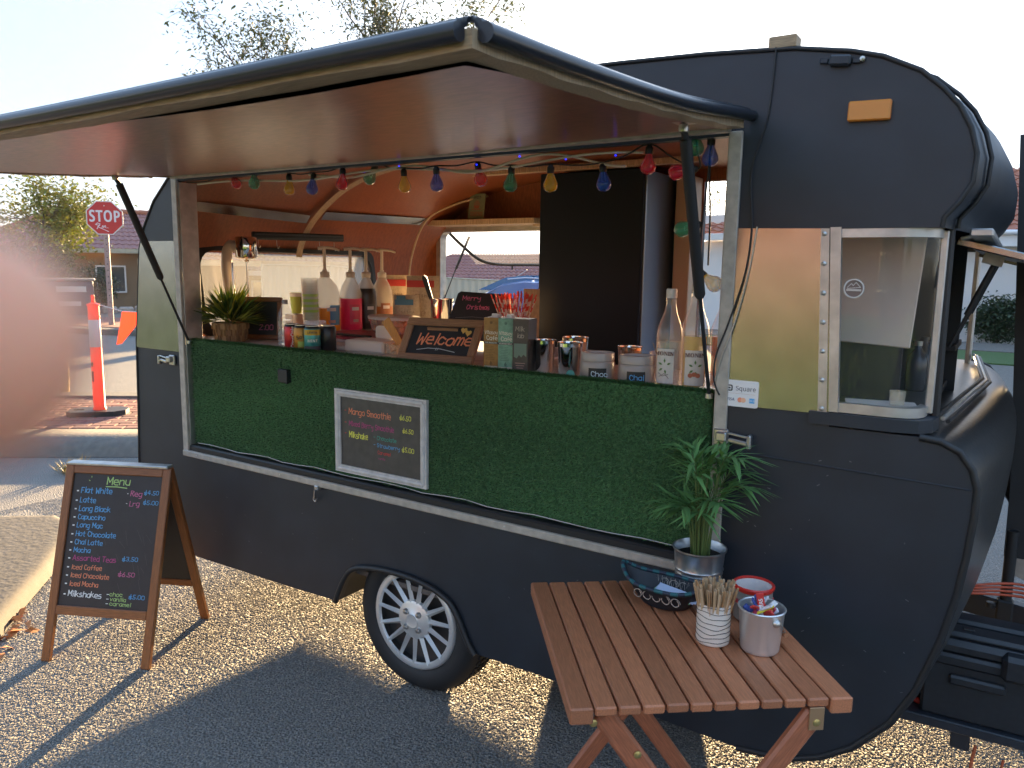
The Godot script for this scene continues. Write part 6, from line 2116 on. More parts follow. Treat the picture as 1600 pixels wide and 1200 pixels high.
# ---------------------------------------------------------------- coloured bulbs along the hatch
func build_lights_string() -> void:
	var o := thing("festoon_lights", "string of coloured festoon bulbs hung along the top of the hatch", "string lights", Vector3(-1.87, 1.94, -0.03))
	var tone := {"r": glassy(0.85, 0.02, 0.05, 0.55, 0.03), "g": glassy(0.0, 0.30, 0.14, 0.55, 0.03), "y": glassy(0.90, 0.50, 0.02, 0.45, 0.03), "b": glassy(0.01, 0.09, 0.50, 0.6, 0.03)}
	var word := {"r": "red bulb", "g": "green bulb", "y": "amber bulb", "b": "blue bulb"}
	var prof := pl([9, 0, 10, -6, 15, -18, 21, -31, 22.5, -40, 20, -50, 13, -57, 0, -60])
	var bulb := lathed(prof, 20).mesh()
	var sock := lathed(pl([0, 22, 7, 21, 9, 16, 11, 14, 11, -2, 9, -4, 0, -4]), 14).mesh()
	var fil := MB.new()
	fil.tube([Vector3(-0.004, -0.004, 0), Vector3(-0.006, -0.030, 0), Vector3(0.006, -0.032, 0), Vector3(0.004, -0.004, 0)], 0.0009, 5)
	var film := fil.mesh()
	# socket point, way the bulb points
	var l := [["r", -2.735, 1.962, 0.6], ["g", -2.580, 1.960, -0.25], ["y", -2.418, 1.935, -0.08], ["b", -2.264, 1.928, -0.1], ["r", -2.093, 1.936, 0.05], ["g", -1.972, 1.948, -0.65], ["y", -1.815, 1.918, -0.05], ["b", -1.659, 1.914, 0.0], ["r", -1.512, 1.925, 0.35], ["g", -1.371, 1.902, 0.0], ["y", -1.218, 1.894, -0.03], ["b", -1.059, 1.893, 0.02], ["r", -0.907, 1.932, -0.05], ["r", -0.786, 1.879, -1.45], ["g", -0.772, 1.972, 0.1], ["b", -0.734, 1.946, -0.05], ["g", -0.766, 1.728, -1.35], ["y", -0.728, 1.592, 0.95]]
	var wire := []
	for k in l.size():
		var q: Array = l[k]
		var z := -0.03 + 0.02 * sin(k * 2.1)
		if k >= 13: z = -0.045 + 0.01 * (k % 3)
		var b := Basis(Vector3.BACK, q[3]) * Basis(Vector3.RIGHT, 0.15 * sin(k * 1.3))
		var xf := Transform3D(b, Vector3(q[1], q[2], z))
		var s := part("socket", sock, M.rubber, o, xf, true)
		part("bulb", bulb, tone[q[0]], s, xf, true, word[q[0]])
		part("filament", film, M.chrome_dull, s, xf, true)
		if k > 0 and k < 16:
			wire.append((wire[-1] + xf * Vector3(0, 0.024, 0)) * 0.5 + Vector3(0, -0.006, 0))
		wire.append(xf * Vector3(0, 0.024, 0))
	var mb := MB.new()
	mb.tube(curve([Vector3(-3.03, 1.95, -0.02), Vector3(-2.90, 1.95, -0.03)] + wire.slice(0, 33), 4), 0.0026, 6)
	mb.tube(curve([Vector3(-0.73, 1.97, -0.03), Vector3(-0.735, 1.86, -0.05), Vector3(-0.728, 1.75, -0.05), Vector3(-0.725, 1.62, -0.045)], 6), 0.0026, 6)
	part("cable", mb, M.rubber, o, Transform3D(), true)
	# clear rope light wound along with it
	o = thing("rope_light", "clear rope of tiny blue lights looped along the hatch among the bulbs", "rope light", Vector3(-1.6, 1.93, -0.02))
	for q in [[-2.96, -0.93, 0.0, 0.016], [-2.30, -0.98, 2.2, 0.026]]:
		mb = MB.new()
		var p := []
		var n := 40
		for k in n:
			var t := float(k) / (n - 1)
			var x := lerpf(q[0], q[1], t)
			p.append(Vector3(x, 1.938 - 0.012 * t + q[3] * sin(t * 15.0 + q[2]) * (0.35 + 0.65 * t), -0.035 + 0.012 * cos(t * 15.0 + q[2])))
		mb.tube(curve(p, 3), 0.0042, 7)
		part("clear_tube", mb, paint(0.62, 0.52, 0.42, 0.25), o, Transform3D(), true)
	mb = MB.new()
	for k in 7:
		var x := -2.0 + k * 0.165
		mb.box(Vector3(x, 1.938 + 0.012 * sin(k * 2.0), -0.028), Vector3(0.004, 0.004, 0.004))
	var led := paint(0.05, 0.08, 0.9)
	led.emission_enabled = true
	led.emission = Color(0.1, 0.15, 1.0)
	led.emission_energy_multiplier = 0.25
	part("led_light", mb, led, o, Transform3D(), true)

# ---------------------------------------------------------------- the front end and drawbar
func build_front() -> void:
	var mb := MB.new()
	mb.box(Vector3(-0.148, 1.47, -0.118), Vector3(0.022, 0.52, 0.026), Basis(Vector3.BACK, 0.01), 0.006)
	part("front_post", mb, M.rubber, van, Transform3D(), true)
	mb = MB.new()
	mb.box(Vector3(-0.16, 1.47, ZF + 0.12), Vector3(0.022, 0.52, 0.10), Basis(), 0.006)
	mb.box(Vector3(-0.085, 1.705, -1.05), Vector3(0.05, 0.02, 1.85), Basis(), 0.004)
	part("front_post", mb, M.alu_matt, van, Transform3D(), true)
	for k in 3:
		mb = MB.new()
		mb.tube([Vector3(-0.14 + 0.012 * k, 1.252 - 0.006 * k, -0.13), Vector3(-0.075 + 0.012 * k, 1.252 - 0.006 * k, -1.05), Vector3(-0.14 + 0.012 * k, 1.252 - 0.006 * k, ZF + 0.1)], 0.006, 6)
		part("window_rubber", mb, M.rubber if k != 1 else M.alu_matt, van, Transform3D(), true)
	# front window flap, hinged at its top edge and held out by two struts
	var fx := Transform3D(Basis(Vector3.BACK, -0.26), Vector3(-0.138, 1.695, -1.05))
	mb = MB.new()
	mb.box(Vector3(0.25, 0.0, 0), Vector3(0.50, 0.006, 1.36))
	var flap := part("front_flap", mb, M.black, van, fx, true)
	for z in [-0.69, 0.69]:
		mb = MB.new()
		mb.box(Vector3(0.25, -0.004, z), Vector3(0.52, 0.020, 0.016), Basis(), 0.003)
		part("edge_rail", mb, M.alu, flap)
	mb = MB.new()
	mb.box(Vector3(0.03, 0.022, 0.52), Vector3(0.075, 0.010, 0.40), Basis(Vector3.BACK, 0.5), 0.002)
	part("hinge_plate", mb, M.alu_matt, flap)
	mb = MB.new()
	mb.box(Vector3(0.085, -0.022, 0.62), Vector3(0.05, 0.04, 0.006), Basis(), 0.001)
	part("strut_plate", mb, M.cream_trim, flap)
	for z in [-0.45, -0.62]:
		var a := Vector3(-0.055, 1.645, z)
		var b := Vector3(-0.150, 1.40, z - 0.02)
		mb = MB.new()
		mb.tube([a, a.lerp(b, 0.62)], 0.0085, 10)
		mb.tube([a.lerp(b, 0.62), b], 0.004, 8)
		part("flap_strut", mb, M.rubber, van, Transform3D(), true)
	# what shows inside the corner and the front window
	mb = MB.new()
	mb.box(Vector3(0, 0.14, 0), Vector3(0.24, 0.30, 0.012), Basis(Vector3.BACK, -0.06), 0.003)
	single("pale_board", mb, paint(0.62, 0.50, 0.42, 0.5), "pale panel standing behind the corner window", "panel", at(-0.342, 1.42, -0.28, 0.12))
	mb = MB.new()
	mb.box(Vector3(-0.44, 1.33, -0.30), Vector3(0.38, 0.17, 0.02))
	mb.box(Vector3(-0.40, 1.245, -0.46), Vector3(0.46, 0.02, 0.86), Basis(), 0.002)
	part("front_bench", mb, M.black_matt, van, Transform3D(), true)
	mb = MB.new()
	mb.prism([rr(0.17, 0.14, 0.004, 2)], 0, 0.002, Transform3D(Basis(Vector3.UP, 0.2) * Basis(Vector3.RIGHT, -PI / 2), Vector3(-0.27, 1.2665, -0.12)))
	single("paper_notice", mb, paint(0.66, 0.58, 0.52, 0.6), "white paper lying on the sill inside the corner window", "paper")
	mb = MB.new()
	mb.box(Vector3(-0.25, 1.262, -0.06), Vector3(0.16, 0.010, 0.03), Basis(Vector3.UP, 0.05), 0.002)
	single("wooden_offcut", mb, wood(0.30, 0.12, 0.05, M.grain, 0), "strip of brown wood on the sill under the paper in the corner window", "wood strip")
	single("pill_glass", lathed(pl([0, 0, 16, 0, 18, 3, 19, 38, 20, 38, 17, 4, 0, 3])), glassy(0.8, 0.7, 0.5, 0.25, 0.05), "small amber glass inside the corner window", "glass", at(-0.235, 1.268, -0.13))
	o_bottles()
	# gas bottle tray and battery box on the drawbar
	var d := thing("battery_box", "black plastic battery box with a ribbed lid on the drawbar", "battery box", Vector3(0.03, 0.345, -0.47), 0.06)
	var plas := bump(tri_tex(paint(0.022, 0.025, 0.030, 0.38), M.soft, Vector3(6, 6, 6)), M.fine_n, 0.15)
	mb = MB.new()
	mb.box(Vector3(0, 0.075, 0), Vector3(0.33, 0.17, 0.20), Basis(), 0.008)
	part("case", mb, plas, d)
	mb = MB.new()
	mb.box(Vector3(0, 0.172, 0), Vector3(0.352, 0.036, 0.222), Basis(), 0.008)
	mb.box(Vector3(-0.01, 0.207, 0.012), Vector3(0.325, 0.045, 0.185), Basis(), 0.014)
	mb.box(Vector3(0, 0.236, 0.045), Vector3(0.30, 0.022, 0.075), Basis(), 0.009)
	mb.box(Vector3(0, 0.236, -0.050), Vector3(0.30, 0.026, 0.075), Basis(), 0.009)
	part("lid", mb, plas, d)
	mb = MB.new()
	mb.box(Vector3(0.085, 0.19, 0.105), Vector3(0.125, 0.075, 0.06), Basis(), 0.012)
	part("terminal_cover", mb, plas, d)
	mb = MB.new()
	mb.box(Vector3(-0.03, 0.118, 0.108), Vector3(0.14, 0.028, 0.022), Basis(), 0.006)
	part("handle", mb, plas, d)
	for x in [-0.06, 0.09]:
		mb = MB.new()
		mb.box(Vector3(x, 0.249, 0.045), Vector3(0.03, 0.006, 0.018), Basis(), 0.002)
		part("clip", mb, M.rubber, d)
	d = thing("drawbar", "black steel A frame drawbar under the battery box", "drawbar", Vector3(0.2, 0.28, -1.05))
	for s in [[-0.25, -0.75, 1.5, -1.04], [-0.25, -1.55, 1.5, -1.06]]:
		mb = MB.new()
		var a := Vector3(s[0], 0.285, s[1])
		var b := Vector3(s[2], 0.285, s[3])
		var xf := look_along(a, b)
		mb.box(Vector3(0, a.distance_to(b) * 0.5, 0), Vector3(0.05, a.distance_to(b), 0.09), Basis(), 0.004)
		part("rail", mb, M.black, d, xf, true)
	mb = MB.new()
	mb.box(Vector3(0.02, 0.322, -0.48), Vector3(0.42, 0.030, 0.26), Basis(Vector3.UP, 0.06), 0.003)
	mb.box(Vector3(-0.02, 0.262, -0.42), Vector3(0.05, 0.06, 0.04), Basis(), 0.003)
	part("tray", mb, M.black, d, Transform3D(), true)
	mb = MB.new()
	mb.box(Vector3(-0.16, 0.37, -0.55), Vector3(0.10, 0.10, 0.02), Basis(Vector3.BACK, 0.5), 0.003)
	part("plate", mb, M.alu_matt, d, Transform3D(), true)
	mb = MB.new()
	mb.tube([Vector3(-0.155, 0.352, -0.40), Vector3(-0.09, 0.332, -0.41)], 0.009, 8)
	single("red_lever", mb, paint(0.45, 0.03, 0.015, 0.4), "red lever at the foot of the caravan's nose", "lever")
	mb = MB.new()
	for k in 4:
		mb.tube(curve([Vector3(-0.05, 0.60 + 0.008 * k, -0.70), Vector3(0.10, 0.595 + 0.01 * k, -0.78 - 0.01 * k), Vector3(0.22, 0.60 + 0.004 * k, -0.72)], 6), 0.0042, 6)
	single("power_cord", mb, paint(0.42, 0.06, 0.015, 0.45), "coiled orange power cord behind the battery box", "cord")
	mb = MB.new()
	mb.tube(curve([Vector3(0.02, 0.26, -0.40), Vector3(0.015, 0.18, -0.38), Vector3(0.045, 0.09, -0.34), Vector3(0.08, 0.03, -0.28)], 6), 0.005, 6)
	mb.tube(curve([Vector3(0.09, 0.24, -0.40), Vector3(0.075, 0.16, -0.38), Vector3(0.04, 0.13, -0.36)], 6), 0.004, 6)
	single("orange_cable", mb, paint(0.40, 0.09, 0.03, 0.5), "rusty orange cable hanging under the drawbar", "cable")
	# tall black panel at the right edge and what stands by its foot
	var pt := thing("tall_board", "tall black board with a grey metal lower corner at the right edge of the drawbar", "board", Vector3(0.4, 0.45, -1.45))
	mb = MB.new()
	mb.prism([[Vector2(0.050, 0.52), Vector2(0.046, 0.80), Vector2(-0.045, 2.12), Vector2(0.85, 2.12), Vector2(0.95, 0.52)]], -1.48, -1.42)
	part("panel", mb, M.black_matt, pt, Transform3D(), true)
	mb = MB.new()
	mb.prism([[Vector2(0.062, 0.46), Vector2(0.050, 0.52), Vector2(0.95, 0.52), Vector2(0.95, 0.44), Vector2(0.12, 0.44)]], -1.485, -1.415)
	part("metal_corner", mb, M.alu_matt, pt, Transform3D(), true)
	mb = MB.new()
	mb.tube(curve([Vector3(0.055, 0.60, -1.41), Vector3(0.06, 0.48, -1.39), Vector3(0.075, 0.38, -1.39)], 5), 0.003, 6)
	part("cable", mb, M.cream_trim, pt, Transform3D(), true)
	var jw := thing("jockey_stand", "black jockey wheel post standing on the drawbar at the right edge", "jockey stand", Vector3(0.07, 0.0, -1.30))
	mb = MB.new()
	mb.tube([Vector3(0.0, 0.30, 0), Vector3(0, 0.66, 0)], 0.020, 12)
	mb.box(Vector3(0.0, 0.34, 0.0), Vector3(0.055, 0.10, 0.05), Basis(), 0.006)
	part("post", mb, M.rubber, jw)
	mb = MB.new()
	mb.tube([Vector3(0, 0.36, 0), Vector3(-0.045, 0.36, 0.01)], 0.011, 8)
	mb.lathe(pl([0, -12, 14, -10, 14, 10, 0, 12]), 10, Transform3D(Basis(), Vector3(-0.047, 0.36, 0.01)))
	part("clamp_handle", mb, M.rubber, jw)
	mb = MB.new()
	mb.tube([Vector3(0, 0.30, 0), Vector3(0, 0.12, 0)], 0.016, 10)
	part("leg", mb, M.chrome_dull, jw)
	mb = MB.new()
	mb.lathe([Vector2(0, -0.025), Vector2(0.085, -0.025), Vector2(0.10, -0.012), Vector2(0.10, 0.012), Vector2(0.085, 0.025), Vector2(0, 0.025)], 20, Transform3D(Basis(Vector3.RIGHT, PI / 2), Vector3(0, 0.10, 0)))
	part("wheel", mb, M.rubber, jw)
	mb = MB.new()
	mb.lathe([Vector2(0.10, -0.04), Vector2(0.15, -0.06), Vector2(0.20, -0.05), Vector2(0.21, 0), Vector2(0.20, 0.05), Vector2(0.15, 0.06), Vector2(0.10, 0.04)], 28, Transform3D(Basis(Vector3.RIGHT, PI / 2), Vector3(0.215, 0.83, -1.55)))
	single("spare_tyre", mb, M.tyre, "black spare tyre half hidden behind the tall black board", "tyre")

func o_bottles() -> void:
	for k in 3:
		var z := -0.55 - 0.20 * k
		var o := single("dark_bottle", lathed(pl([0, 0, 26, 0, 30, 4, 30, 90, 24, 108, 10, 125, 9, 140])), paint(0.03, 0.03, 0.035, 0.2), ["dark bottle inside the front window, nearest the corner post", "dark bottle in the middle of the front window", "dark bottle at the far end of the front window"][k], "bottle", at(-0.235, 1.256, z))
		part("cap", lathed(pl([11, 136, 12, 150, 0, 151])), [M.chrome_dull, M.rubber, paint(0.5, 0.03, 0.02, 0.4)][k], o)
	var mb := MB.new()
	mb.box(Vector3(0, 0.05, 0), Vector3(0.05, 0.07, 0.06), Basis(Vector3.UP, 0.4), 0.004)
	var b := single("snack_box", mb, paint(0.55, 0.36, 0.18, 0.5), "small tan and red box behind the front window strut", "box", at(-0.20, 1.40, -0.95))
	mb = MB.new()
	mb.box(Vector3(0, 0.10, 0), Vector3(0.05, 0.03, 0.06), Basis(Vector3.UP, 0.4), 0.003)
	part("lid", mb, paint(0.55, 0.03, 0.02, 0.4), b)
	mb = MB.new()
	mb.box(Vector3(-0.22, 1.37, -0.95), Vector3(0.14, 0.02, 0.30), Basis(), 0.002)
	part("front_shelf", mb, M.black_matt, van, Transform3D(), true)

# ---------------------------------------------------------------- boards, table, bollard and signs
func chalk(parent: Node3D, xf: Transform3D, lines: Array) -> void:      # each: text, x, y, cap height, material, stretch
	for q in lines:
		var mb := MB.new()
		pen(mb, q[0], q[1], q[2], q[3], q[3] * 0.125, 0.06, q[5] if q.size() > 5 else 0.8)
		part("chalk_writing", mb, M[q[4]], parent, xf)

func build_yard_things() -> void:
	var mb: MB
	# --- framed menu on the turf
	var fm := thing("framed_menu", "grey menu board in a white snap frame hung on the turf", "menu board", Vector3(-1.923, 0.982, -0.018))
	var W := 0.452
	var H := 0.322
	mb = MB.new()
	mb.box(Vector3(0, 0, 0.004), Vector3(W - 0.04, H - 0.04, 0.006))
	part("board", mb, M.slate_grey, fm)
	for s in [-1.0, 1.0]:
		mb = MB.new()
		mb.prism([[Vector2(-W * 0.5, s * H * 0.5), Vector2(W * 0.5, s * H * 0.5), Vector2(W * 0.5 - 0.028, s * (H * 0.5 - 0.028)), Vector2(-W * 0.5 + 0.028, s * (H * 0.5 - 0.028))]], 0.0, 0.013)
		mb.tube([Vector3(-W * 0.5 + 0.014, s * (H * 0.5 - 0.014), 0.010), Vector3(W * 0.5 - 0.014, s * (H * 0.5 - 0.014), 0.010)], 0.0095, 10)
		part("frame_rail", mb, M.white_frame, fm)
		mb = MB.new()
		mb.prism([[Vector2(s * W * 0.5, -H * 0.5), Vector2(s * W * 0.5, H * 0.5), Vector2(s * (W * 0.5 - 0.028), H * 0.5 - 0.028), Vector2(s * (W * 0.5 - 0.028), -H * 0.5 + 0.028)]], 0.0, 0.0128)
		mb.tube([Vector3(s * (W * 0.5 - 0.014), -H * 0.5 + 0.014, 0.010), Vector3(s * (W * 0.5 - 0.014), H * 0.5 - 0.014, 0.010)], 0.0095, 10)
		part("frame_stile", mb, M.white_frame, fm)
	chalk(fm, at(0, 0, 0.0072), [["Mango Smoothie", -0.155, 0.070, 0.022, "chalk_orange", 0.66], ["$6.50", 0.098, 0.076, 0.016, "chalk_yellow", 0.7], ["Mixed Berry Smoothie", -0.155, 0.024, 0.019, "chalk_magenta", 0.60], ["$6.50", 0.112, 0.030, 0.015, "chalk_yellow", 0.7],
		["Milkshake", -0.155, -0.020, 0.022, "chalk_yellow", 0.50], ["- Chocolate", -0.030, -0.012, 0.014, "chalk_teal", 0.75], ["- Strawberry", -0.030, -0.040, 0.014, "chalk_blue", 0.75], ["Caramel", -0.010, -0.066, 0.012, "chalk_red", 0.75], ["vanilla", -0.008, -0.086, 0.008, "chalk_magenta", 0.75], ["$5.00", 0.108, -0.040, 0.016, "chalk_yellow", 0.75],
		["-", -0.178, 0.074, 0.014, "chalk_red"], ["-", -0.178, 0.028, 0.014, "chalk_red"], ["-", -0.178, -0.014, 0.014, "chalk_red"]])
	# --- A-frame sign
	var foot_l := Vector3(-3.183, 0, 0.637)
	var foot_r := Vector3(-2.763, 0, 0.432)
	var back_r := Vector3(-2.959, 0, 0.013)
	var mid := (foot_l + foot_r) * 0.5
	var depth := (back_r - foot_r)
	var ridge := mid + depth * 0.5
	var turn := atan2(-(foot_r - foot_l).z, (foot_r - foot_l).x)
	var sg := thing("sandwich_board", "wooden A frame chalkboard menu standing on the asphalt left of the caravan", "sandwich board", Vector3(ridge.x, 0, ridge.z), turn)
	var top_h := 0.765
	var half := depth.length() * 0.5
	var a := atan2(half, top_h)
	var len := sqrt(half * half + top_h * top_h)
	for s in [1.0, -1.0]:
		# local frame of a leaf: y up the leaf from the feet, z outwards
		var lf := Transform3D(Basis(Vector3.UP, 0.0 if s > 0 else PI), Vector3.ZERO) * Transform3D(Basis(Vector3.RIGHT, -a), Vector3(0, 0.0, half))
		for x in [-0.216, 0.216]:
			mb = MB.new()
			mb.box(Vector3(x, len * 0.5, 0), Vector3(0.036, len, 0.022), Basis(), 0.003)
			part("leg", mb, M.jarrah_y, sg, lf)
		for y in [0.205, len - 0.020]:
			mb = MB.new()
			mb.box(Vector3(0, y, 0), Vector3(0.395, 0.036, 0.0212), Basis(), 0.003)
			part("frame_rail", mb, M.jarrah_x, sg, lf)
		mb = MB.new()
		mb.box(Vector3(0, (0.223 + len - 0.038) * 0.5, -0.002), Vector3(0.395, len - 0.038 - 0.223, 0.008))
		part("blackboard", mb, M.slate, sg, lf)
		if s > 0.0:
			var x0 := -0.176
			var sq := (len - 0.048 - 0.232) / (0.852 - 0.258)
			var w := Transform3D(Basis().scaled(Vector3(1, sq, 1)), Vector3(0, 0.232 - 0.258 * sq, 0.0024))
			var L := [["Flat White", 0.772, 0.026, "chalk_blue"], ["Latte", 0.727, 0.024, "chalk_blue"], ["Long Black", 0.687, 0.024, "chalk_blue"], ["Capuccino", 0.648, 0.022, "chalk_blue"], ["Long Mac", 0.610, 0.023, "chalk_blue"], ["Hot Chocolate", 0.569, 0.023, "chalk_blue"], ["Chai Latte", 0.531, 0.022, "chalk_blue"], ["Mocha", 0.494, 0.022, "chalk_blue"], ["Assorted Teas", 0.457, 0.023, "chalk_magenta"], ["Iced Coffee", 0.416, 0.021, "chalk_orange"], ["Iced Chocolate", 0.378, 0.021, "chalk_orange"], ["Iced Mocha", 0.340, 0.021, "chalk_orange"], ["Milkshakes", 0.292, 0.025, "chalk_white"]]
			var lines := []
			for q in L:
				lines.append([q[0], x0 + 0.020, q[1], q[2], q[3], 0.60])
			lines += [["Menu", -0.046, 0.818, 0.034, "chalk_green", 0.68], ["Reg", 0.065, 0.768, 0.024, "chalk_pink", 0.66], ["Lrg", 0.065, 0.722, 0.022, "chalk_pink", 0.7], ["$4.50", 0.124, 0.778, 0.018, "chalk_blue", 0.72], ["$5.00", 0.124, 0.732, 0.018, "chalk_blue", 0.78],
				["$3.50", 0.062, 0.467, 0.018, "chalk_blue", 0.8], ["$6.50", 0.052, 0.396, 0.019, "chalk_pink", 0.8], ["choc", 0.026, 0.304, 0.018, "chalk_green", 0.72], ["vanilla", 0.030, 0.283, 0.017, "chalk_green", 0.72], ["caramel", 0.030, 0.262, 0.017, "chalk_green", 0.78], ["$5.00", 0.110, 0.298, 0.018, "chalk_blue", 0.8]]
			chalk(sg, lf * w, lines)
			mb = MB.new()
			for q in L: mb.stroke([Vector2(x0 + 0.002, q[1] + 0.008), Vector2(x0 + 0.006, q[1] + 0.008)], 0.006)
			mb.stroke([Vector2(0.050, 0.778), Vector2(0.053, 0.778)], 0.003); mb.stroke([Vector2(0.050, 0.732), Vector2(0.053, 0.732)], 0.003)
			for y in [0.311, 0.290, 0.269]: mb.stroke([Vector2(0.014, y), Vector2(0.022, y)], 0.003)
			part("chalk_dots", mb, M.chalk_white, sg, lf * w)
			mb = MB.new()
			mb.stroke([Vector2(-0.048, 0.806), Vector2(0.0, 0.807), Vector2(0.044, 0.803)], 0.0045)
			mb.stroke([Vector2(-0.118, 0.852), Vector2(-0.117, 0.846)], 0.003)
			mb.stroke([Vector2(-0.126, 0.832), Vector2(-0.124, 0.830)], 0.004)
			part("chalk_lines", mb, M.chalk_green, sg, lf * w)
			mb = MB.new()                                      # old scratches
			for k in 14:
				var p := Vector2(rng.randf_range(-0.05, 0.16), rng.randf_range(0.30, 0.62))
				mb.stroke([p, p + Vector2(rng.randf_range(0.01, 0.03), -rng.randf_range(0.02, 0.07))], 0.0011)
			part("scratches", mb, paint(0.10, 0.085, 0.085, 0.8), sg, lf * Transform3D(w.basis, w.origin - Vector3(0, 0, 0.0003)))
	mb = MB.new()
	mb.box(Vector3(0, top_h + 0.006, 0), Vector3(0.45, 0.012, 0.046), Basis(), 0.003)
	part("top_cap", mb, M.alu_matt, sg)
	# --- folding table
	build_table()
	# --- bollard with its base and the bunting flag
	var bo := thing("traffic_bollard", "bright orange plastic bollard with a pale reflective sleeve on a black base", "bollard", Vector3(-7.43, 0.135, -1.97), 0.45)
	part("post", lathed(pl([0, 40, 60, 40, 60, 64, 53, 74, 51, 950, 56, 952, 56, 966, 51, 968, 51, 1060, 58, 1062, 58, 1078, 30, 1088, 17, 1094, 16, 1140, 18, 1146, 15, 1164, 0, 1166]), 32), M.orange_plastic, bo)
	part("reflective_sleeve", lathed(pl([52, 665, 53, 667, 53, 925, 52, 927]), 32), M.reflective, bo)
	mb = MB.new()
	var base := [Vector2(-0.27, 0.10), Vector2(-0.22, 0.15), Vector2(0.16, 0.15), Vector2(0.25, 0.07), Vector2(0.25, -0.07), Vector2(0.16, -0.15), Vector2(-0.22, -0.15), Vector2(-0.27, -0.10)]
	mb.prism([base, moved(rr(0.10, 0.05, 0.01, 2), Vector2(-0.19, 0.0))], -0.02, 0.05, Transform3D(Basis(Vector3.UP, 0.35) * Basis(Vector3.RIGHT, -PI / 2), Vector3.ZERO))
	part("rubber_base", mb, M.rubber, bo)
	mb = MB.new()
	mb.box(Vector3(0, 0.50, 0.0515), Vector3(0.025, 0.04, 0.002))
	mb.box(Vector3(0, 0.38, 0.0515), Vector3(0.025, 0.10, 0.002))
	part("print_marks", mb, M.rubber, bo, Transform3D(Basis(Vector3.UP, -0.3), Vector3.ZERO))
	mb = MB.new()
	var rowa := []
	var rowb := []
	var rowc := []
	for k in 7:
		var t := k / 6.0
		rowa.append(Vector3(-7.08 + 0.20 * t, 1.15 + 0.0 * t, -2.05 - 0.10 * t))
		rowc.append(Vector3(-7.12 + 0.04 * t, 0.84 + 0.01 * t, -2.0 - 0.03 * t))
		rowb.append(rowa[-1].lerp(rowc[-1], 0.5) + Vector3(0, 0, 0.015 * sin(t * 5.0)))
	mb.grid([rowa, rowb, rowc], Vector3(0, 0, 1))
	var flag_mat := paint(0.80, 0.055, 0.025, 0.7)
	flag_mat.backlight_enabled = true; flag_mat.backlight = lin(0.45, 0.03, 0.012)
	var fl := single("bunting_flag", mb, flag_mat, "orange triangular flag hanging from a line beside the bollard", "flag")
	mb = MB.new()
	mb.tube([Vector3(-7.40, 1.22, -1.97), Vector3(-7.08, 1.155, -2.05), Vector3(-6.86, 1.15, -2.15), Vector3(-6.0, 1.0, -2.5), Vector3(-4.6, 1.1, -2.9)], 0.005, 5)
	part("line", mb, M.white_frame, fl)
	# --- hoop rail
	mb = MB.new()
	mb.tube(curve([Vector3(-9.0, 0.1, -2.43), Vector3(-8.98, 0.72, -2.44), Vector3(-9.03, 0.88, -2.41), Vector3(-9.16, 0.955, -2.33), Vector3(-9.5, 0.96, -2.12), Vector3(-10.3, 0.96, -1.63), Vector3(-10.55, 0.85, -1.48), Vector3(-10.6, 0.1, -1.45)], 5), 0.05, 12)
	single("hoop_rail", mb, paint(0.72, 0.48, 0.14, 0.45), "yellow steel hoop rail on the brick island behind the bollard", "hoop rail")
	# --- stop sign
	var st := thing("stop_sign", "red octagonal stop sign with a white scribble on a pale perforated post", "road sign", Vector3(-18.15, 0.14, -8.19), atan2(18.15, 10.25) - 0.12)
	mb = MB.new()
	mb.box(Vector3(0, 1.22, -0.05), Vector3(0.115, 2.46, 0.06), Basis(), 0.01)
	part("post", mb, tri_tex(paint(0.46, 0.30, 0.26, 0.6), M.soft, Vector3(2, 2, 2)), st)
	mb = MB.new()
	for k in 12: mb.lathe(pl([0, 1, 13, 1, 13, 0]), 10, Transform3D(Basis(Vector3.RIGHT, PI / 2), Vector3(0, 0.55 + k * 0.15, -0.0195)))
	part("post_holes", mb, M.rubber, st)
	var oct := func(r: float) -> Array:
		var p := []
		for k in 8: p.append(Vector2(cos(TAU * (k + 0.5) / 8.0), sin(TAU * (k + 0.5) / 8.0)) * r + Vector2(0, 2.52))
		return p
	mb = MB.new()
	mb.prism([oct.call(0.42)], -0.008, 0.0)
	part("plate", mb, paint(0.66, 0.62, 0.58, 0.5), st)
	mb = MB.new()
	mb.prism([oct.call(0.396)], 0.0, 0.004)
	part("red_face", mb, M.road_sign_red, st)
	part("lettering", letters("STOP", 0.23, 0.006, "Droid Sans", true), paint(0.72, 0.66, 0.64, 0.5), st, Transform3D(Basis().scaled(Vector3(0.86, 1.15, 1)), Vector3(0, 2.555, 0.006)))
	mb = MB.new()
	mb.stroke([Vector2(-0.22, 2.33), Vector2(-0.13, 2.47), Vector2(-0.20, 2.50), Vector2(-0.25, 2.45), Vector2(-0.14, 2.43), Vector2(-0.20, 2.39), Vector2(0.08, 2.26)], 0.016)
	mb.stroke([Vector2(-0.09, 2.36), Vector2(-0.06, 2.43), Vector2(-0.04, 2.37), Vector2(0.0, 2.43), Vector2(0.02, 2.36)], 0.016)
	mb.stroke([Vector2(0.055, 2.365), Vector2(0.07, 2.365)], 0.016)
	part("scribble", mb, paint(0.78, 0.72, 0.70, 0.6), st, Transform3D(Basis().scaled(Vector3(0.8, 0.8, 1)), Vector3(0, 0.40, 0.004)))
	mb = MB.new()
	mb.lathe(pl([0, 6, 12, 5, 12, 0]), 10, Transform3D(Basis(Vector3.RIGHT, PI / 2), Vector3(0, 2.80, 0.004)))
	part("bolt", mb, M.chrome_dull, st)
	# --- dry leaves and a weed in the gutter
	var lm := leaf_mesh(0.075, 0.016, 0.5)
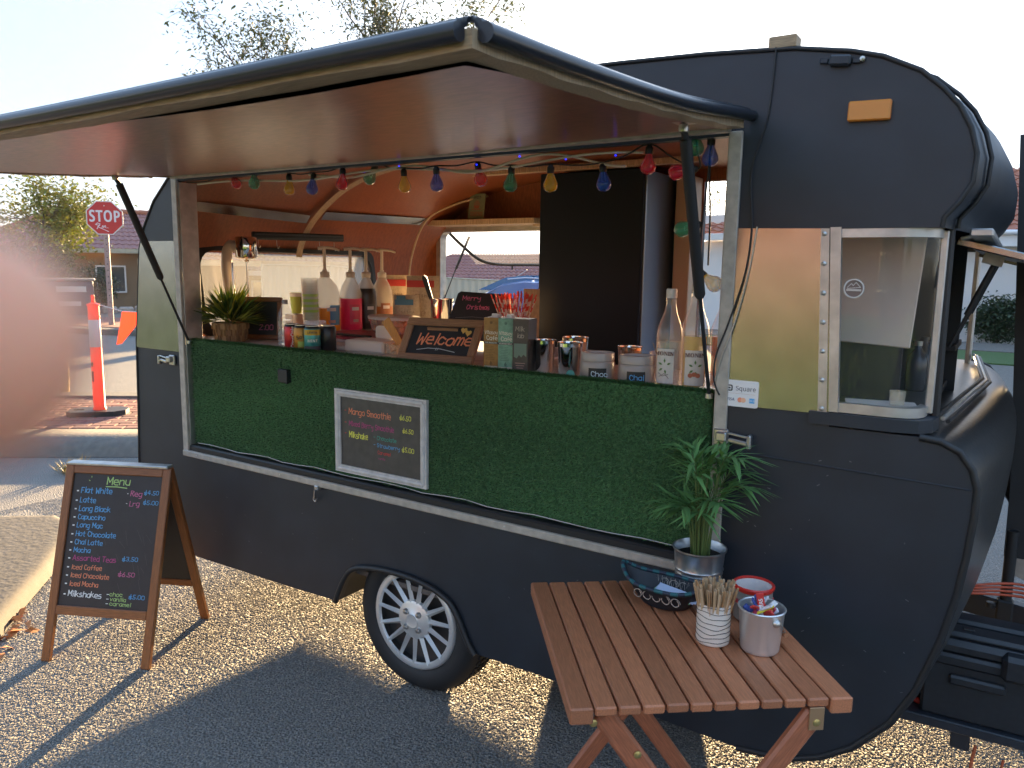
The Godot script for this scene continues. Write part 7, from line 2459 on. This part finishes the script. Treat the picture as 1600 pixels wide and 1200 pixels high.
	for k in 16:
		var p: Vector2 = [Vector2(-3.52, 0.67), Vector2(-3.62, 0.58), Vector2(-3.80, 0.44), Vector2(-3.72, 0.50)][k % 4] + Vector2(rng.randf_range(-0.06, 0.08), rng.randf_range(-0.05, 0.06))
		p += Vector2(0.10, 0.03)
		var q := rng.randf()
		single("dry_leaf", lm, paint(0.55 - 0.2 * q, 0.17 - 0.05 * q, 0.03, 0.7), "curled dry leaf lying in the gutter left of the sandwich board", "leaf", Transform3D(Basis.from_euler(Vector3(rng.randf_range(-0.5, 0.1), rng.randf() * TAU, rng.randf_range(-0.6, 0.6))), Vector3(p.x, 0.016, p.y)), "dry leaves in the gutter")
	var wd := thing("roadside_weed", "dry tuft of weeds at the foot of the island kerb", "weed", Vector3(-5.98, 0.0, -0.95))
	var xfs := []
	var cols := []
	for k in 120:
		xfs.append(Transform3D(Basis(Vector3.UP, rng.randf() * TAU) * Basis(Vector3.RIGHT, -rng.randf_range(0.3, 1.3)), Vector3(rng.randf_range(-0.12, 0.12), 0.0, rng.randf_range(-0.1, 0.1))))
		cols.append(Color(0.24, 0.16, 0.05) * rng.randf_range(0.6, 1.2))
	scatter("blades", leaf_mesh(0.13, 0.004, 0.1), M.leaf, xfs, cols, wd)

func build_table() -> void:
	var c := [Vector3(-1.062, 0, 0.318), Vector3(-0.665, 0, 0.803), Vector3(-0.203, 0, 0.431)]       # back left, front left, front right
	var ex: Vector3 = (c[2] - c[1])
	var ez: Vector3 = (c[1] - c[0])
	var W := ex.length()
	var D := ez.length()
	var H := 0.74
	var turn := atan2(-ex.z, ex.x)
	var ctr: Vector3 = c[0] + (ex + ez) * 0.5
	var t := thing("folding_table", "small reddish slatted wooden folding table in front of the caravan", "folding table", Vector3(ctr.x, 0, ctr.z), turn)
	for k in 12:
		var outer := k == 0 or k == 11
		var mb := MB.new()
		var w := W / 12.0 - 0.005
		mb.box(Vector3.ZERO, Vector3(w + (0.003 if outer else 0.0), 0.036 if outer else 0.020, D if not outer else D + 0.004), Basis(Vector3.BACK, rng.randf_range(-0.01, 0.01)), 0.0035)
		part("slat", mb, M.teak[(k * 7 + 1) % 4], t, at(-W * 0.5 + (k + 0.5) * W / 12.0, H - (0.018 if outer else 0.010) + rng.randf_range(-0.0008, 0.0008), 0.0))
	for z in [-D * 0.5 + 0.075, D * 0.5 - 0.075]:
		var mb := MB.new()
		mb.box(Vector3(0, H - 0.036, z), Vector3(W - 0.10, 0.028, 0.028), Basis(), 0.003)
		part("cross_rail", mb, wood(0.36, 0.115, 0.055, M.grain, 0, 0.45), t)
	# two crossing pairs of legs; the pair pivoted on the right is the wider one
	for q in [[-1.0, D * 0.5 - 0.040, "leg"], [1.0, D * 0.5 - 0.012, "leg"], [-1.0, -D * 0.5 + 0.040, "leg"], [1.0, -D * 0.5 + 0.012, "leg"], [-1.0, D * 0.5 - 0.075, "brace"]]:
		if q[2] == "brace": continue
		var s: float = q[0]
		var z: float = q[1]
		var a := Vector3(s * (W * 0.5 - 0.075), H - 0.036, z)
		var b := Vector3(-s * (W * 0.5 - 0.03), 0.012, z)
		var xf := look_along(b, a)
		var L := a.distance_to(b)
		var mb := MB.new()
		mb.box(Vector3(0, L * 0.5, 0), Vector3(0.048, L, 0.022), Basis(), 0.006)
		part("leg", mb, M.teak_y, t, Transform3D(Basis(Vector3(xf.basis.x), xf.basis.y, xf.basis.z) if absf(xf.basis.z.z) > 0.5 else Basis(xf.basis.z, xf.basis.y, -xf.basis.x), xf.origin))
	for z in [-D * 0.5 + 0.06, D * 0.5 - 0.06]:
		var mb := MB.new()
		mb.tube([Vector3(-W * 0.5 + 0.06, 0.12, -D * 0.5 + 0.04), Vector3(-W * 0.5 + 0.06, 0.12, D * 0.5 - 0.04)], 0.012, 8)
		if z > 0.0: part("stretcher", mb, M.teak_y, t)
	var mb2 := MB.new()
	mb2.box(Vector3(W * 0.5 - 0.078, H - 0.044, D * 0.5 + 0.001), Vector3(0.032, 0.050, 0.004), Basis(), 0.001)
	part("hinge_plate", mb2, paint(0.42, 0.25, 0.13, 0.4, 0.5), t)
	for p in [Vector3(W * 0.5 - 0.078, H - 0.052, D * 0.5 + 0.002), Vector3(-W * 0.5 + 0.055, H - 0.050, D * 0.5 - 0.028), Vector3(-W * 0.5 + 0.15, H - 0.125, D * 0.5 - 0.028)]:
		mb2 = MB.new()
		mb2.lathe(pl([0, 4, 4, 4, 8, 2, 8.5, 0]), 14, Transform3D(Basis(Vector3.RIGHT, PI / 2), p))
		part("bolt", mb2, paint(0.55, 0.42, 0.16, 0.3, 0.8), t)
	# --- what stands on the table (world places)
	var y := H + 0.001
	# palm in a ribbed zinc pot
	var o := thing("potted_palm", "small green palm in a ribbed zinc pot at the back of the table", "pot plant", Vector3(-0.661, y, 0.090))
	var prof := [0, 0, 52, 0, 56, 4]
	for k in 5: prof += [57 + k * 1.6, 16 + k * 11, 60 + k * 1.6, 20 + k * 11, 58 + k * 1.6, 25 + k * 11]
	prof += [68, 112, 70, 116, 73, 118, 73, 121, 70, 121, 66, 112, 62, 90, 0, 90]
	part("pot", lathed(pl(prof), 40), M.zinc, o)
	part("soil", lathed(pl([0, 97, 66, 96])), paint(0.012, 0.010, 0.008, 0.9), o)
	var lf := leaf_mesh(0.10, 0.0062, 0.25)
	var xfs := []
	var cols := []
	for k in 20:
		var a := k * 2.4
		var lean := rng.randf_range(0.05, 0.42)
		var hgt := rng.randf_range(0.12, 0.29)
		var foot := Vector3(cos(a) * 0.03 * rng.randf(), 0.095, sin(a) * 0.03 * rng.randf())
		var out := Vector3(cos(a), 0, sin(a))
		var pth := curve([foot, foot + Vector3(0, hgt * 0.55, 0) + out * lean * 0.04, foot + Vector3(0, hgt, 0) + out * lean * 0.12, foot + Vector3(0, hgt * 1.06, 0) + out * lean * 0.24], 5)
		var mb := MB.new()
		var rads := []
		for j in pth.size(): rads.append(lerpf(0.0035, 0.0008, float(j) / (pth.size() - 1)))
		mb.tube(pth, rads, 5, false)
		part("stem", mb, paint(0.10, 0.14, 0.035, 0.5), o)
		for j in range(8, pth.size()):
			var tdir: Vector3 = (pth[j] - pth[j - 1]).normalized()
			for s in [-1.0, 1.0]:
				var sd: Vector3 = tdir.cross(Vector3.UP).normalized() * s
				if sd == Vector3.ZERO: continue
				var fwd: Vector3 = (tdir * 0.85 + sd * rng.randf_range(0.55, 0.9) + Vector3(0, rng.randf_range(-0.25, 0.1), 0)).normalized()
				var zz: Vector3 = fwd
				var xx: Vector3 = Vector3.UP.cross(zz).normalized()
				var sc := rng.randf_range(0.7, 1.15)
				xfs.append(Transform3D(Basis(xx, zz.cross(xx), zz).scaled(Vector3.ONE * sc), pth[j]))
				var q := rng.randf_range(0.6, 1.25)
				cols.append(Color(0.14 * q, 0.29 * q, 0.09 * q))
	scatter("fronds", lf, M.leaf, xfs, cols, o)
	# dark boat shaped basket with white scroll work
	o = thing("wire_basket", "dark boat shaped basket with pale scrolls and teal beaded rim, holding cards", "basket", Vector3(-0.700, y, 0.235), -0.05)
	var mb := MB.new()
	var rows := []
	for i in 7:
		var tt := i / 6.0
		var row := []
		for k in 41:
			var a := TAU * k / 40.0
			var l := lerpf(0.065, 0.122, pow(tt, 0.8))
			var w := lerpf(0.04, 0.062, tt)
			row.append(Vector3(signf(cos(a)) * pow(absf(cos(a)), 0.9) * l, 0.002 + 0.055 * tt + 0.030 * tt * pow(absf(cos(a)), 4.0), sin(a) * w * (1.0 - 0.35 * pow(absf(cos(a)), 3.0))))
		rows.append(row)
	mb.grid(rows)
	mb.face(rows[0].slice(0, 40), Vector3.UP)
	part("basket", mb, paint(0.012, 0.013, 0.018, 0.5), o)
	mb = MB.new()
	for k in 40:
		var p: Vector3 = rows[6][k]
		var p2: Vector3 = rows[6][k + 1]
		mb.col = Color(0.02, 0.11, 0.12) if k % 2 else Color(0.02, 0.03, 0.05)
		mb.tube([p, p2], 0.0055, 6)
	part("beaded_rim", mb, M.tint, o)
	mb = MB.new()
	for k in 80:
		if k % 8 > 5: continue
		var side := 1.0 if k < 40 else -1.0
		var u := (k % 40) / 40.0
		var b0 := -0.065 + 0.13 * floorf(u * 5.0) / 5.0 + 0.015
		var v := u * 5.0 - floorf(u * 5.0)
		var pts := []
		for j in 9:
			var aa := TAU * (v + j / 8.0 * 0.16) * 1.5
			var rr2 := 0.013 * (1.0 - 0.5 * v)
			pts.append(Vector3(b0 + cos(aa) * rr2, 0.034 + sin(aa) * rr2, side * (0.0525 + 0.2 * sin(aa) * rr2)))
		mb.tube(pts, 0.0009, 4)
	for k in 12:
		var b0 := -0.075 + k * 0.0125
		mb.tube([Vector3(b0, 0.022, -0.0465), Vector3(b0 + 0.006, 0.052, -0.053), Vector3(b0 + 0.0125, 0.022, -0.0465)], 0.0008, 4)
	part("scroll_work", mb, paint(0.55, 0.45, 0.38, 0.5), o)
	for k in 3:
		mb = MB.new()
		mb.box(Vector3(0.028 + 0.006 * k, 0.034 + 0.004 * k, 0.004 * k), Vector3(0.105, 0.0016, 0.046), Basis(Vector3.BACK, -0.12 - 0.04 * k) * Basis(Vector3.UP, 0.1 * k), 0.0004)
		part("card", mb, paint(0.25, 0.55, 0.25, 0.5) if k == 0 else paint(0.55, 0.62, 0.80, 0.5), o)
	# striped cup of wooden stirrers
	o = thing("stirrer_pot", "white cylindrical pot with wavy black lines, full of wooden stirrers", "pot", Vector3(-0.528, y, 0.360))
	part("pot", lathed(pl([0, 0, 36, 0, 38.5, 2, 39, 6, 39, 96, 38, 98, 36, 96, 36, 10, 0, 8]), 40), paint(0.66, 0.57, 0.49, 0.5), o)
	for k in 8:
		mb = MB.new()
		var ring := []
		for j in 33:
			var aa := TAU * j / 32.0
			ring.append(Vector3(cos(aa) * 0.0392, 0.009 + k * 0.0118 + 0.0022 * sin(aa * 2.0 + k * 0.7) + 0.0012 * sin(aa * 5.0 + k * 1.9), sin(aa) * 0.0392))
		mb.tube(ring, 0.00085, 5, false)
		part("painted_line", mb, paint(0.03, 0.025, 0.022, 0.6), o)
	var sm := MB.new()
	sm.prism([rr(0.0062, 0.134, 0.0030, 3)], -0.0007, 0.0007)
	var smesh := sm.mesh()
	var tones := [wood(0.66, 0.42, 0.22, M.grain, 1, 0.6, 40.0), wood(0.60, 0.34, 0.16, M.grain, 1, 0.6, 40.0), wood(0.70, 0.48, 0.29, M.grain, 1, 0.6, 40.0)]
	for k in 92:
		var aa := rng.randf() * TAU
		var r := sqrt(rng.randf())
		var foot := Vector3(cos(aa) * r * 0.020, 0.008, sin(aa) * r * 0.020)
		var dir := Vector3(cos(aa) * r * 0.25, 1.0, sin(aa) * r * 0.25).normalized()
		var xf := look_along(foot, foot + dir)
		part("stirrer", smesh, tones[k % 3], o, Transform3D(xf.basis * Basis(Vector3.UP, rng.randf() * PI), foot + dir * (0.067 + rng.randf_range(-0.004, 0.006))))
	# enamel mug with a red rim
	o = single("enamel_mug", lathed(pl([0, 0, 44, 0, 47, 3, 47, 78, 50, 84, 47, 86, 45, 80, 44, 8, 0, 6]), 40), paint(0.30, 0.29, 0.27, 0.3), "mug with a red rim and white inside behind the zinc bucket", "mug", at(-0.487, y, 0.180))
	part("rim", lathed(pl([47.5, 76, 51.5, 82, 51.5, 87, 48, 90, 44.5, 88, 44.5, 84]), 40), paint(0.58, 0.03, 0.02, 0.3), o)
	part("inside", lathed(pl([44.4, 84, 43.4, 8, 0, 8]), 40), paint(0.74, 0.66, 0.62, 0.35), o)
	mb = MB.new()
	for k in 14:
		var aa := TAU * k / 14.0
		mb.box(Vector3(cos(aa) * 0.0472, 0.030 + 0.02 * (k % 2), sin(aa) * 0.0472), Vector3(0.006, 0.010, 0.009), Basis(Vector3.UP, -aa), 0.001)
	part("pattern", mb, paint(0.45, 0.05, 0.05, 0.4), o)
	# little zinc bucket of sugar sticks
	o = thing("small_bucket", "shiny little metal bucket of paper sugar sticks with a wooden grip", "bucket", Vector3(-0.425, y, 0.335), -0.6)
	var shiny: StandardMaterial3D = M.steel.duplicate()
	shiny.roughness = 0.3
	shiny.metallic = 0.75
	part("pail", lathed(pl([0, 3, 40, 3, 41.5, 0, 43, 3, 44, 8, 51, 96, 53, 98, 54, 101, 52, 103, 49, 101, 49, 96, 42, 10, 0, 8]), 44), shiny, o)
	mb = MB.new()
	var hd := []
	for k in 15:
		var aa := PI * k / 14.0
		hd.append(Vector3(cos(aa) * 0.056, 0.082 - sin(aa) * 0.045, -sin(aa) * 0.045 - 0.004))
	mb.tube(hd, 0.0014, 6, false)
	var h := part("wire_handle", mb, M.chrome_dull, o)
	mb = MB.new()
	mb.tube([hd[6] + Vector3(0.02, 0, 0), hd[7], hd[8] - Vector3(0.02, 0, 0)], [0.0065, 0.0075, 0.0065], 10)
	part("grip", mb, wood(0.45, 0.18, 0.08, M.grain, 0), h)
	for s in [-1.0, 1.0]:
		mb = MB.new()
		mb.lathe(pl([0, 9, 5, 8, 9, 4, 10, 0]), 16, Transform3D(Basis(Vector3.BACK, -PI / 2 * s), Vector3(0.0495 * s, 0.082, 0)))
		part("ear", mb, M.chrome_dull, o)
	var stick := MB.new()
	stick.box(Vector3.ZERO, Vector3(0.013, 0.066, 0.005), Basis(), 0.002)
	var stm := stick.mesh()
	var tc := [paint(0.68, 0.70, 0.76, 0.5), paint(0.72, 0.55, 0.02, 0.5), paint(0.62, 0.05, 0.04, 0.5), paint(0.55, 0.06, 0.10, 0.5), paint(0.72, 0.70, 0.68, 0.5), paint(0.05, 0.08, 0.30, 0.5)]
	for k in 30:
		var aa := rng.randf() * TAU
		var r := sqrt(rng.randf()) * 0.022
		var b := Basis(Vector3.UP, rng.randf() * TAU) * Basis(Vector3.RIGHT, rng.randf_range(0.3, 1.2)) * Basis(Vector3.UP, rng.randf() * TAU)
		part("sugar_stick", stm, tc[k % 6], o, Transform3D(b, Vector3(cos(aa) * r * 0.6, 0.066 + 0.034 * k / 30.0, sin(aa) * r * 0.6)))
	var up := look_along(Vector3(0.0, 0.062, 0.0), Vector3(-0.018, 0.16, 0.014))
	var face := Transform3D(Basis(Vector3.UP, 1.1), Vector3(0.004, 0.100, 0.004)) * Transform3D(Basis(Vector3.BACK, 0.20), Vector3.ZERO)
	mb = MB.new()
	mb.box(Vector3.ZERO, Vector3(0.017, 0.074, 0.004), Basis(), 0.0015)
	var red := part("sugar_stick", mb, paint(0.56, 0.035, 0.03, 0.45), o, face, false, "red sugar stick with white lettering standing upright")
	part("lettering", letters("AROMAS", 0.0085, 0.0006, "Droid Sans", true), paint(0.8, 0.75, 0.72), red, Transform3D(Basis(Vector3.BACK, PI / 2), Vector3(0, 0.0, 0.0022)))

# ---------------------------------------------------------------- the photographer's hand, one fingertip close to the lens
func flesh(bones: Array, cell: float, soft: float) -> MB:          # bones: [a, b, radius at a, radius at b]; smooth union of tapered capsules, meshed with surface nets
	var lo := Vector3.INF
	var hi := -Vector3.INF
	for q in bones:
		var r := maxf(q[2], q[3]) + cell * 3.0
		lo = lo.min(q[0] - Vector3.ONE * r).min(q[1] - Vector3.ONE * r)
		hi = hi.max(q[0] + Vector3.ONE * r).max(q[1] + Vector3.ONE * r)
	var nx := int((hi.x - lo.x) / cell) + 2
	var ny := int((hi.y - lo.y) / cell) + 2
	var nz := int((hi.z - lo.z) / cell) + 2
	var f := PackedFloat32Array()
	f.resize(nx * ny * nz)
	f.fill(1.0)
	for q in bones:
		var a: Vector3 = q[0]
		var b: Vector3 = q[1]
		var m := maxf(q[2], q[3]) + cell * 2.5 + soft
		var i0 := Vector3i(((a.min(b) - Vector3.ONE * m) - lo) / cell).clamp(Vector3i.ZERO, Vector3i(nx - 1, ny - 1, nz - 1))
		var i1 := Vector3i(((a.max(b) + Vector3.ONE * m) - lo) / cell).clamp(Vector3i.ZERO, Vector3i(nx - 1, ny - 1, nz - 1))
		var ab := b - a
		var l2 := maxf(ab.length_squared(), 1e-9)
		for z in range(i0.z, i1.z + 1):
			for y in range(i0.y, i1.y + 1):
				for x in range(i0.x, i1.x + 1):
					var p := lo + Vector3(x, y, z) * cell
					var t := clampf((p - a).dot(ab) / l2, 0.0, 1.0)
					var d: float = (p - a - ab * t).length() - lerpf(q[2], q[3], t)
					var k := (z * ny + y) * nx + x
					var o := f[k]
					var h := maxf(soft - absf(o - d), 0.0) / soft
					f[k] = minf(o, d) - h * h * soft * 0.25
	var vert := {}
	var step := [1, nx, nx * ny]
	for z in nz - 1:
		for y in ny - 1:
			for x in nx - 1:
				var k := (z * ny + y) * nx + x
				var any_in := false
				var any_out := false
				for c in 8:
					if f[k + (c & 1) * step[0] + ((c >> 1) & 1) * step[1] + (c >> 2) * step[2]] < 0.0: any_in = true
					else: any_out = true
				if not (any_in and any_out): continue
				var s := Vector3.ZERO
				var n := 0
				for ax in 3:
					var bx := (ax + 1) % 3
					var cx := (ax + 2) % 3
					for e in 4:
						var off := Vector3.ZERO
						off[bx] = e & 1
						off[cx] = e >> 1
						var ka: int = k + int(off[bx]) * step[bx] + int(off[cx]) * step[cx]
						var va := f[ka]
						var vb := f[ka + step[ax]]
						if (va < 0.0) != (vb < 0.0):
							off[ax] = va / (va - vb)
							s += off
							n += 1
				vert[k] = lo + (Vector3(x, y, z) + s / n) * cell
	var quads := []
	var norm := {}
	for k in vert:
		var z: int = k / (nx * ny)
		var y: int = (k / nx) % ny
		var x: int = k % nx
		for ax in 3:
			if (f[k] < 0.0) == (f[k + step[ax]] < 0.0): continue
			var sb: int = step[(ax + 1) % 3]
			var sc: int = step[(ax + 2) % 3]
			var ids := [k, k - sb, k - sb - sc, k - sc]
			if not (vert.has(ids[1]) and vert.has(ids[2]) and vert.has(ids[3])): continue
			var out := Vector3.ZERO
			out[ax] = 1.0 if f[k] < 0.0 else -1.0
			quads.append(ids)
			var g: Vector3 = (vert[ids[2]] - vert[ids[0]]).cross(vert[ids[3]] - vert[ids[1]])
			if g.dot(out) < 0.0: g = -g
			for i in ids: norm[i] = norm.get(i, Vector3.ZERO) + g
	var mb := MB.new()
	for q in quads:
		var a: int = q[0]
		var b: int = q[1]
		var c: int = q[2]
		var d: int = q[3]
		mb.tri(vert[a], vert[b], vert[c], norm[a].normalized(), norm[b].normalized(), norm[c].normalized())
		mb.tri(vert[a], vert[c], vert[d], norm[a].normalized(), norm[c].normalized(), norm[d].normalized())
	return mb

func build_hand() -> void:
	# laid out beside the phone: x to the right of the lens, y up, z back towards the photographer
	var b := Basis.from_euler(Vector3(deg_to_rad(-8.44), deg_to_rad(32.99), deg_to_rad(0.88)))
	var xf := Transform3D(b, Vector3(0, 1.6, 2.06))
	var palm := Vector3(-0.118, -0.060, 0.030)
	var wrist := Vector3(-0.135, -0.135, 0.075)
	var bones := [[palm, wrist, 0.026, 0.024], [wrist, Vector3(-0.15, -0.30, 0.15), 0.024, 0.033]]
	var roots := [Vector3(-0.104, -0.016, 0.006), Vector3(-0.108, -0.040, 0.002), Vector3(-0.112, -0.063, 0.004), Vector3(-0.116, -0.084, 0.012)]
	var mids := [Vector3(-0.078, -0.007, -0.030), Vector3(-0.088, -0.036, -0.038), Vector3(-0.092, -0.060, -0.035), Vector3(-0.098, -0.083, -0.022)]
	var ends := [Vector3(-0.052, -0.001, -0.0375), Vector3(-0.066, -0.032, -0.036), Vector3(-0.068, -0.056, -0.034), Vector3(-0.076, -0.080, -0.024)]
	var tips := [Vector3(-0.0262, 0.0018, -0.0355), Vector3(-0.050, -0.030, -0.026), Vector3(-0.052, -0.054, -0.024), Vector3(-0.062, -0.078, -0.016)]
	for k in 4:
		var r: float = [0.0080, 0.0085, 0.0080, 0.0070][k]
		bones.append([palm, roots[k], 0.020, 0.0125])
		bones.append([roots[k], mids[k], r + 0.0020, r + 0.0006])
		bones.append([mids[k], ends[k], r + 0.0006, r - 0.0006])
		bones.append([ends[k], tips[k], r - 0.0006, r - (0.0014 if k == 0 else 0.0022)])
	bones.append([wrist + Vector3(0.01, 0.02, 0), Vector3(-0.112, -0.040, 0.052), 0.020, 0.014])
	bones.append([Vector3(-0.112, -0.040, 0.052), Vector3(-0.092, -0.012, 0.050), 0.012, 0.0105])
	bones.append([Vector3(-0.092, -0.012, 0.050), Vector3(-0.076, 0.006, 0.038), 0.0105, 0.008])
	var o := single("person_hand", flesh(bones, 0.0030, 0.004), M.skin, "blurred pink fingertip of the photographer's hand at the left edge of the picture", "hand", xf)
	for k in 4:                                               # finger nails, on the far side from the palm
		var d: Vector3 = (tips[k] - ends[k]).normalized()
		var mb := MB.new()
		var nx := look_along(ends[k].lerp(tips[k], 0.55), tips[k])
		mb.lathe([Vector2(0, -0.0065), Vector2(0.0042, -0.005), Vector2(0.005, 0.0), Vector2(0.0046, 0.005), Vector2(0, 0.0066)], 14, Transform3D(nx.basis, nx.origin + Vector3(-0.2, 0.35, -0.9).normalized() * 0.0038))
		part("finger_nail", mb, paint(0.66, 0.40, 0.33, 0.35), o, Transform3D(Basis(), d * 0.0))
